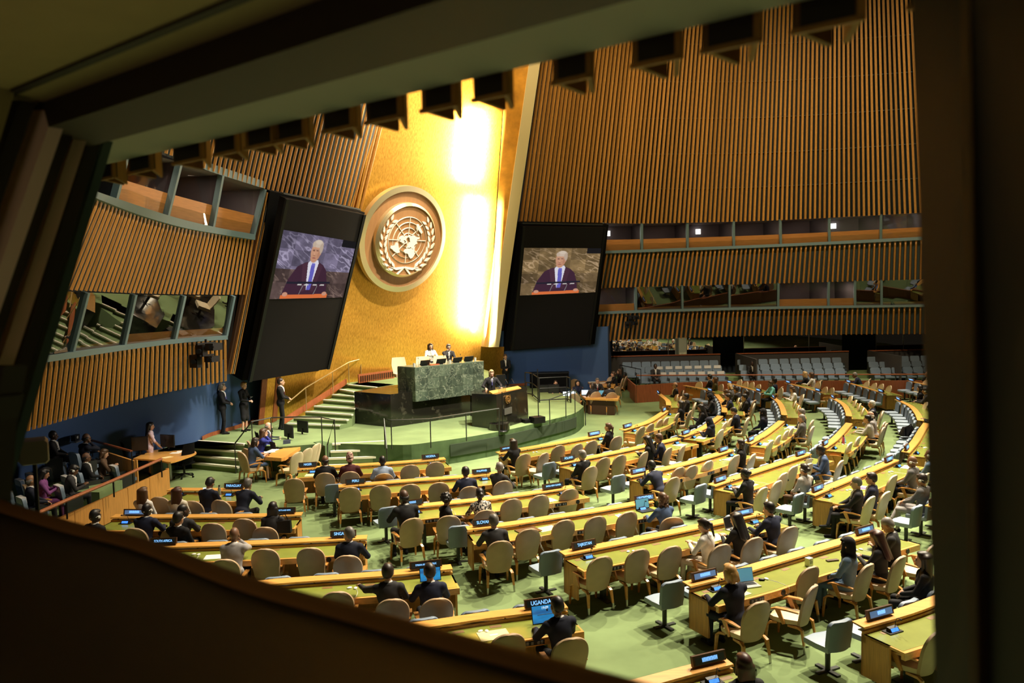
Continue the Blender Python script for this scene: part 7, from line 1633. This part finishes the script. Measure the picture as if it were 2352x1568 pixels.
for q, (x, y, w_, h_, lab) in enumerate(((1272, 905, .5, .45, 'black monitor on the service table'), (1250, 903, .45, .40, 'black equipment case left of the service table'), (1290, 903, .4, .3, 'black mixer case right on the service table'))):
    t = thing('equipment_case', lab, 'equipment', at(x, y, .745)); obj('case', MB().box((0, .1, h_ / 2), (w_, .3, h_)), BLACK, t); obj('panel', MB().box((0, -.055, h_ / 2), (w_ * .85, .02, h_ * .8)), SCRD, t)
def barrier(label, pix, z0, z1):
    P = [at(x, y, z1) for x, y in pix]; p0 = P[0]; t = thing('barrier', label, 'barrier', (p0.x, p0.y, z0)); o = Vector((p0.x, p0.y, z0))
    for i in range(len(P) - 1):
        for z in (z1, z1 - .45, z0 + .1): obj('bar', MB().tube([Vector((P[i].x, P[i].y, z)) - o, Vector((P[i + 1].x, P[i + 1].y, z)) - o], .025, 6), BLACK, t)
    for p in P: obj('post', MB().tube([Vector((p.x, p.y, z0)) - o, Vector((p.x, p.y, z1)) - o], .028, 6), BLACK, t)
    return t
barrier('black barrier frame on the stage beneath the right screen', [(1206, 855), (1222, 857), (1238, 868), (1302, 865), (1310, 868)], ZS, 1.85)
t = thing('equipment_box', 'low black box behind the right stage barrier', 'box', atY(1262, 898, 39.0)); t.location.z = ZS; obj('case', MB().box((0, 0, .35), (1.9, .6, .7)), MBLACK, t); obj('lid', MB().box((0, 0, .72), (1.94, .64, .05)), BLACK, t)
# ------------------------------------------------------------------ red fence and rear seats
F = [at(1424, 853, .86), at(1461, 884.5, .86), at(1570, 877.5, .86), at(1740, 874, .86), at(1950, 873.5, .86), at(2230, 873, .86)]
for p in F: p.z = 0
fe = thing('fence', 'red brown wooden fence in front of the rear seats', 'fence', F[1])
for i in range(len(F) - 1):
    k = max(1, int((F[i + 1] - F[i]).length / 1.2))
    for j in range(k): obj('panel', wallpanel('f', F[i].lerp(F[i + 1], j / k + .002) - F[1], F[i].lerp(F[i + 1], (j + 1) / k - .002) - F[1], 0.86, 0.86, None, -.06), REDWOOD, fe)
hr = [atY(1462, 862, 40.0), atY(1700, 861, 40.2), atY(1950, 860, 40.2), atY(2200, 859, 39.8)]
for z0 in (0,): rail('thin red brown handrail in front of the rear seat blocks', hr, [(p, Vector((p.x, p.y, .9))) for p in hr], .02, BLACK, wood=REDWOOD)
hr = [atY(1424, 838, 42.5), atY(1472, 848, 38.8)]; rail('short dark handrail at the corner of the red fence', hr, [(p, Vector((p.x, p.y, .9))) for p in hr], .02, BLACK)
plat = MB()
RS = []
BLK = [(1432, 1655, 10, 'left'), (1703, 1946, 10, 'middle'), (2003, 2250, 10, 'right')]
for row, (Y, ytop, zb) in enumerate(((41.0, 854, .26), (42.1, 841, .46), (43.2, 828.5, .64))):
    a, b = atY(1405, 900, Y - .55), atY(2300, 900, Y - .55); plat.prism([(a.x, a.y), (b.x, b.y), (b.x, 45.0), (a.x, 45.0)], 0, zb)
    for bi, (x0, x1, n, nm) in enumerate(BLK):
        for j in range(n):
            px = x0 + (row * -4 if bi else row * -8 + 14) + (x1 - x0) * (j + .5) / n
            if px > 2165 or (bi == 0 and row == 0 and px < 1470): continue
            d = ray(px, ytop); P = Vector((d[0] / d[1] * Y, Y, zb))
            cov = bi == 0 and row < 2 and 3 <= j
            spawn(AUC if cov else AUN, 'auditorium_seat', '%s grey blue seat from the left, %s row of the %s rear block' % (ORD[j], ('front', 'second', 'back')[row], nm), 'seat', P, math.radians(180) + (px - 1750) / 1829 * -.9 * 0, 'grey blue rear auditorium seats')
struct('floor_rear', plat, CARPET)
for bi, (x0, x1) in enumerate(((1398, 1655), (1692, 1950), (1996, 2250))):
    a, b = atY(x0, 825, 44.3), atY(x1, 822, 44.3); t = thing('low_wall', 'dark low wall with wood trim behind the %s rear seat block' % ('left', 'middle', 'right')[bi], 'wall', (a.x, a.y, 0))
    W_ = b.x - a.x; obj('panel', MB().box((W_ / 2, .1, .88), (W_, .12, 1.76)), mat('low_wall_dark', (.045, .04, .04), .7), t); obj('trim', MB().box((W_ / 2, .08, 1.78), (W_, .18, .05)), REDWOOD, t)
    if bi: obj('side_trim', MB().box((-.02, -1.8, 1.0), (.07, 3.8, 1.6)), mat('low_wall_dark', (.045, .04, .04)), t)
P = atY(1505, 842, 41.1); person('man in a dark suit alone in the left rear seat block', 'seat_lap', (P.x, P.y - .1, .26), math.radians(180), skin='dark', top='charcoal', hair_='crop', hc='black')
P = atY(1727, 836, 41.2); person('man in a black suit alone in the middle rear seat block', 'seat_lap', (P.x, P.y - .1, .3), math.radians(170), skin='dark', top='black', hair_='crop', hc='black')
# camera rigs hung on the slat walls
def rig(label, p, s_, nx):
    t = thing('camera_rig', label, 'camera', p)
    obj('bracket', MB().box((0, 0, 0), (.06 * s_, .06 * s_, .9 * s_)).box((0, 0, .32 * s_), (.8 * s_, .08 * s_, .06 * s_), rz=nx).box((0, 0, -.05 * s_), (.6 * s_, .06 * s_, .05 * s_), rz=nx), BLACK, t)
    for (x, z, sx, sz) in ((.28, .22, .42, .22), (-.12, .10, .20, .36), (.20, -.16, .34, .18), (-.30, -.22, .22, .40)):
        c = obj('camera_body', MB().box((x * s_, -.1 * s_, z * s_), (sx * s_, .3 * s_, sz * s_), rz=nx), BLACK, t)
        obj('lens', MB().tube([(x * s_, -.24 * s_, z * s_), (x * s_ + .03, -.42 * s_, z * s_)], .07 * s_, 10), MBLACK, c)
    return t
rig('black broadcast camera rig on the left slat wall', lhit(444, 812) + Vector((.45, -.1, 0)), 1.0, 1.2); rig('black camera rig on the right slat wall', atY(1450, 737, 43.0), .85, 0)
o = thing('wall_lamp', 'small pale dome camera under the right slats', 'camera', atY(1383, 786, 43.4)); obj('dome', MB().lathe([(.001, -.14), (.10, -.10), (.15, 0), (.15, .08), (.001, .09)], 14), WHITE, o, True); obj('mount', MB().box((0, 0, .12), (.12, .12, .1)), DSTEEL, o)
p = lhit(60, 1000); w_ = thing('wall_phone', 'black telephone box on the blue wall at left', 'telephone', Vector((-13.40, 24.1, 1.42))); w_.scale = (.6,) * 3; obj('case', MB().box((0, 0, 0), (.22, .45, .30)), BLACK, w_); obj('label', MB().box((.115, 0, .02), (.01, .16, .12)), mat('phone_label', (.3, .3, .3), .6), w_); obj('shelf', MB().box((.06, 0, -.2), (.26, .55, .04)), STEEL, w_)
for lab, pts in (('white sign letters ENGLISH on the lower left booth window', None),):
    t = thing('booth_sign', 'dark language sign reading ENGLISH in the lower left booth', 'sign', lhit(138, 800)); dv = (lhit(158, 798) - lhit(122, 803)).normalized(); ry_ = math.atan2(dv.y, dv.x)
    t.rotation_euler = (0, 0, ry_); obj('board', MB().box((0, 0, 0), (.62, .03, .20)), BLACK, t); text_obj('ENGLISH', .13, t, Matrix.Translation((0, -.02, 0)) @ TXTM, mat('sign_grey', (.22, .22, .22), .6))
t = thing('booth_sign', 'dark language sign reading CHINESE in the right booth window', 'sign', atY(2062, 696, 42.9)); obj('board', MB().box((0, 0, 0), (.75, .03, .20)), BLACK, t); text_obj('CHINESE', .16, t, Matrix.Translation((0, -.02, 0)) @ TXTM, mat('sign_grey', (.22, .22, .22), .6))
t = thing('backpack', 'black bag lying on the pale blue seats at right', 'bag', at(2085, 1000, .55)); obj('bag', MB().hexa([(-.22, -.16, 0), (.22, -.16, 0), (.24, .16, 0), (-.24, .16, 0)], [(-.14, -.08, .30), (.12, -.06, .34), (.12, .08, .30), (-.14, .08, .28)]), CL['black'], t); obj('strap', MB().tube([(-.1, -.1, .3), (0, -.2, .4), (.1, -.1, .3)], .02, 6), BLACK, t)
t = thing('handbag', 'black handbag on the SAINT KITTS desk beside the dark haired woman', 'bag', at(652, 1222, .75)); obj('bag', MB().hexa([(-.16, -.07, 0), (.16, -.07, 0), (.16, .07, 0), (-.16, .07, 0)], [(-.15, -.05, .24), (.15, -.05, .26), (.15, .05, .26), (-.15, .05, .24)]), BLACK, t); obj('handle', MB().tube([(-.1, 0, .24), (-.08, 0, .36), (.04, 0, .38), (.1, 0, .25)], .012, 6), BLACK, t)
t = thing('backpack', 'black backpack under the tray desk beside the woman in black', 'bag', at(1690, 1183, 0)); obj('bag', MB().hexa([(-.2, -.15, 0), (.2, -.15, 0), (.2, .15, 0), (-.2, .15, 0)], [(-.12, -.08, .42), (.12, -.08, .42), (.12, .08, .40), (-.12, .08, .40)]), CL['black'], t); obj('strap', MB().tube([(-.1, -.13, .1), (-.1, -.2, .25), (-.08, -.1, .4)], .02, 6), BLACK, t)
# ------------------------------------------------------------------ the dark booth the view is taken from
NW = Vector((.61, .79, 0)); TW = Vector((-.79, .61, 0))
def bp(s, D, z): return NW * D + TW * s + Vector((0, 0, EYE + z))
def bhit(px, py, D, lean=.3, z0=.545):      # on the leaning window plane
    n_ = NW - Vector((0, 0, lean)); P = bp(0, D, z0); return hit(px, py, P, (n_.x, n_.y, n_.z))
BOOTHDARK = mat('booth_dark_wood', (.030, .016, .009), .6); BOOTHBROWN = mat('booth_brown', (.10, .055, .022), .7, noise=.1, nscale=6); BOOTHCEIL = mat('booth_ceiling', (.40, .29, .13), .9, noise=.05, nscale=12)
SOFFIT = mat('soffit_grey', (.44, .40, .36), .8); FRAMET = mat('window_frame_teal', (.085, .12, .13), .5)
def slab(s0, s1, D0_, D1_, z0, z1):
    return MB().hexa([bp(s0, D0_, z0), bp(s1, D0_, z0), bp(s1, D1_, z0), bp(s0, D1_, z0)], [bp(s0, D0_, z1), bp(s1, D0_, z1), bp(s1, D1_, z1), bp(s0, D1_, z1)])
nw = struct('window_30', slab(-1.2, 3.05, 1.26, 1.31, .545, .60), FRAMET)
obj('soffit', slab(-1.5, 3.4, 1.30, 1.62, .548, .60), SOFFIT, nw)
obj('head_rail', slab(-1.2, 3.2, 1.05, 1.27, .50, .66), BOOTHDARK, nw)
struct('ceiling_booth', slab(-1.5, 3.6, -1.6, 1.10, .575, .65), BOOTHCEIL)
obj('ceiling_groove', slab(-1.2, 3.2, .93, .955, .568, .58), BOOTHDARK, nw)
# outer slats ending just above the window
NS = [(230, 262), (296, 350), (400, 468), (495, 549), (568, 633), (638, 706), (747, 816), (845, 926), (973, 1051), (1092, 1170), (1274, 1361), (1455, 1565), (1614, 1746), (1820, 1980), (2083, 2240)]
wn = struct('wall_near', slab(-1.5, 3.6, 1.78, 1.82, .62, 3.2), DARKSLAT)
for (x0, x1) in NS:
    def sof(px):
        d = ray(px, 400); k = 1.64 / (d[0] * NW.x + d[1] * NW.y); return (d[0] * k) * TW.x + (d[1] * k) * TW.y
    a, b = sof(x1), sof(x0); wdt = b - a; q = .014
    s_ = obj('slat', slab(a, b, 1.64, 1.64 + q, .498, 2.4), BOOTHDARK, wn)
    cc_ = (a + b) / 2; tip = 1.715; zt_ = .478
    for e_ in (a, b):
        sg = q if e_ == a else -q; c_ = cc_ + (e_ - cc_) * .35
        lo = [bp(e_, 1.64, .498), bp(e_ + sg, 1.64, .498), bp(c_ + sg, tip, zt_), bp(c_, tip, zt_)]; hi = [bp(e_, 1.64, 2.4), bp(e_ + sg, 1.64, 2.4), bp(c_ + sg, tip, 2.4), bp(c_, tip, 2.4)]
        if e_ == b: lo, hi = lo[::-1], hi[::-1]
        obj('slat_board', MB().hexa(lo, hi), SLAT, wn)
    obj('slat_edge_lit', slab(a - .003, b + .003, 1.632, 1.642, .492, .503), SLAT, wn)  # orange strips painting the light along the dark slat's edges
    obj('slat_edge_lit', slab(a - .004, a + .009, 1.632, 1.648, .495, .60), SLAT, wn)
# sill; hall light on its rounded edge is painted as orange wood
def sillp(px, py, z): return at(px, py, EYE + z)
SZ = -.55
edge = smooth_curve([sillp(x, y, SZ) for x, y in ((-140, 1086), (0, 1141), (180, 1196), (350, 1236), (588, 1321), (838, 1388), (1000, 1432), (1262, 1500), (1500, 1562), (1760, 1622), (2200, 1730))], 40)
m = MB(); R_ = []
for p in edge:
    o_ = -NW; R_.append([p + Vector((0, 0, -.012)), p + o_ * .01 + Vector((0, 0, .0)), p + o_ * .03 + Vector((0, 0, -.0)), p + o_ * .045 + Vector((0, 0, -.012)), p + o_ * .045 + Vector((0, 0, -.08)), p + Vector((0, 0, -.08))])
obj('sill_edge', m.rings(R_), mat('sill_edge_lit', (.34, .15, .05), .5), nw, True)
m = MB()
for i in range(len(edge) - 1):
    a, b = edge[i] - NW * .04, edge[i + 1] - NW * .04; m.hexa([a - NW * 1.2 + Vector((0, 0, -.12)), b - NW * 1.2 + Vector((0, 0, -.12)), b + Vector((0, 0, -.12)), a + Vector((0, 0, -.12))], [a - NW * 1.2 + Vector((0, 0, -.014)), b - NW * 1.2 + Vector((0, 0, -.014)), b + Vector((0, 0, -.014)), a + Vector((0, 0, -.014))])
obj('counter', m, mat('counter_dark', (.016, .011, .008), .6), nw)
m = MB()
for i in range(len(edge) - 1):
    a, b = edge[i] + NW * .0, edge[i + 1] + NW * .0; m.hexa([a + Vector((0, 0, -1.2)), b + Vector((0, 0, -1.2)), b + NW * .02 + Vector((0, 0, -1.2)), a + NW * .02 + Vector((0, 0, -1.2))], [a + Vector((0, 0, -.07)), b + Vector((0, 0, -.07)), b + NW * .02 + Vector((0, 0, -.07)), a + NW * .02 + Vector((0, 0, -.07))])
obj('sill_face', m, FRAMET, nw)
# left jamb: layered leaning profiles
def jamb(nm, xt0, xt1, yt, xb0, xb1, yb, dt, db, th, m):
    a, b, c, d = [Vector(_C + ray(x, y) * k / ray(x, y)[1]) for x, y, k in ((xb0, yb, db), (xb1, yb, db), (xt1, yt, dt), (xt0, yt, dt))]
    return obj(nm, MB().hexa([a, b, b - NW * th, a - NW * th], [d, c, c - NW * th, d - NW * th]), m, nw)
jamb('jamb_outer', 232, 262, 318, -62, 2, 1190, 2.85, 2.45, .03, FRAMET)
jamb('jamb_stop', 205, 236, 312, -104, -38, 1190, 2.70, 2.32, .04, BOOTHDARK)
jamb('jamb_inner', 160, 206, 300, -164, -84, 1190, 2.58, 2.2, .04, mat('jamb_inner_brown', (.60, .38, .29), .8))
jamb('jamb_groove', 150, 172, 296, -174, -142, 1190, 2.5, 2.15, .03, BOOTHDARK)
jamb('jamb_board', 78, 158, 258, -254, -164, 1190, 2.40, 2.08, .04, mat('jamb_board_grey', (.85, .60, .50), .8))
jamb('jamb_side', 48, 82, 236, -324, -246, 1190, 2.32, 2.0, .04, BOOTHDARK)
jamb('booth_side_wall', -420, 52, 150, -620, -294, 1300, 2.25, 1.9, .05, mat('booth_side_paint', (.30, .23, .09), .9))
for y0, y1, x in ((838, 905, 30), (905, 960, 22), (960, 1150, 6)):
    a, b, c, d = [atY(px_, py_, 2.2) for px_, py_ in ((-60, y1), (x + 20, y1), (x + 34, y0), (-60, y0))]; obj('jamb_block', MB().hexa([a, b, b - NW * .06, a - NW * .06], [d, c, c - NW * .06, d - NW * .06]), BOOTHDARK, nw)
# right jamb, close to the camera
JD = 1.15
a, b, c, d = atY(2150, 1640, JD), atY(2520, 1640, JD - .35), atY(2520, -80, JD - .35), atY(2092, -80, JD)
obj('jamb_right', MB().hexa([a, b, b + Vector((.1, -.3, 0)), a + Vector((.02, -.25, 0))], [d, c, c + Vector((.1, -.3, 0)), d + Vector((.02, -.25, 0))]), mat('jamb_right_dark', (.02, .012, .008), .6), nw)
a, d = atY(2228, 1640, JD - .12), atY(2206, -80, JD - .12); obj('jamb_ridge', MB().hexa([a, a + Vector((.022, 0, 0)), a + Vector((.022, -.02, 0)), a + Vector((0, -.02, 0))], [d, d + Vector((.022, 0, 0)), d + Vector((.022, -.02, 0)), d + Vector((0, -.02, 0))]), BOOTHBROWN, nw)
obj('booth_back_wall', MB().quad(bp(-3, -1.5, -1.6), bp(4, -1.5, -1.6), bp(4, -1.5, 1.2), bp(-3, -1.5, 1.2), .05), BOOTHBROWN, nw)
# black loudspeaker housing hanging outside the booth at lower left
p = atY(78, 1035, 4.6); t = thing('monitor_loudspeaker', 'blurred dark rounded loudspeaker housing just outside the booth', 'loudspeaker', p, .55)
obj('housing', MB().rings([[(x * s_, y, z * s_) for x, z in ((-.06, -.072), (.06, -.072), (.075, -.055), (.075, .055), (.06, .072), (-.06, .072), (-.075, .055), (-.075, -.055))] for y, s_ in ((-.07, .9), (-.05, 1), (.05, 1), (.07, .9))]), mat('speaker_brown', (.22, .16, .13), .6), t, True)
obj('grille', MB().tube([(-.07, -.01, 0), (-.10, -.012, 0)], [.058, .045], 20), mat('speaker_grille', (.12, .10, .085), .6), t); obj('bracket', MB().tube([(0, 0, -.07), (0, .02, -.5)], .012, 6), BLACK, t)
area('booth_glow', bp(1.2, -.6, -.35), bp(2.0, .9, .57), 1.7, .6, .4, (1, .80, .50))  # area light added in place of faint warm bounce inside the booth
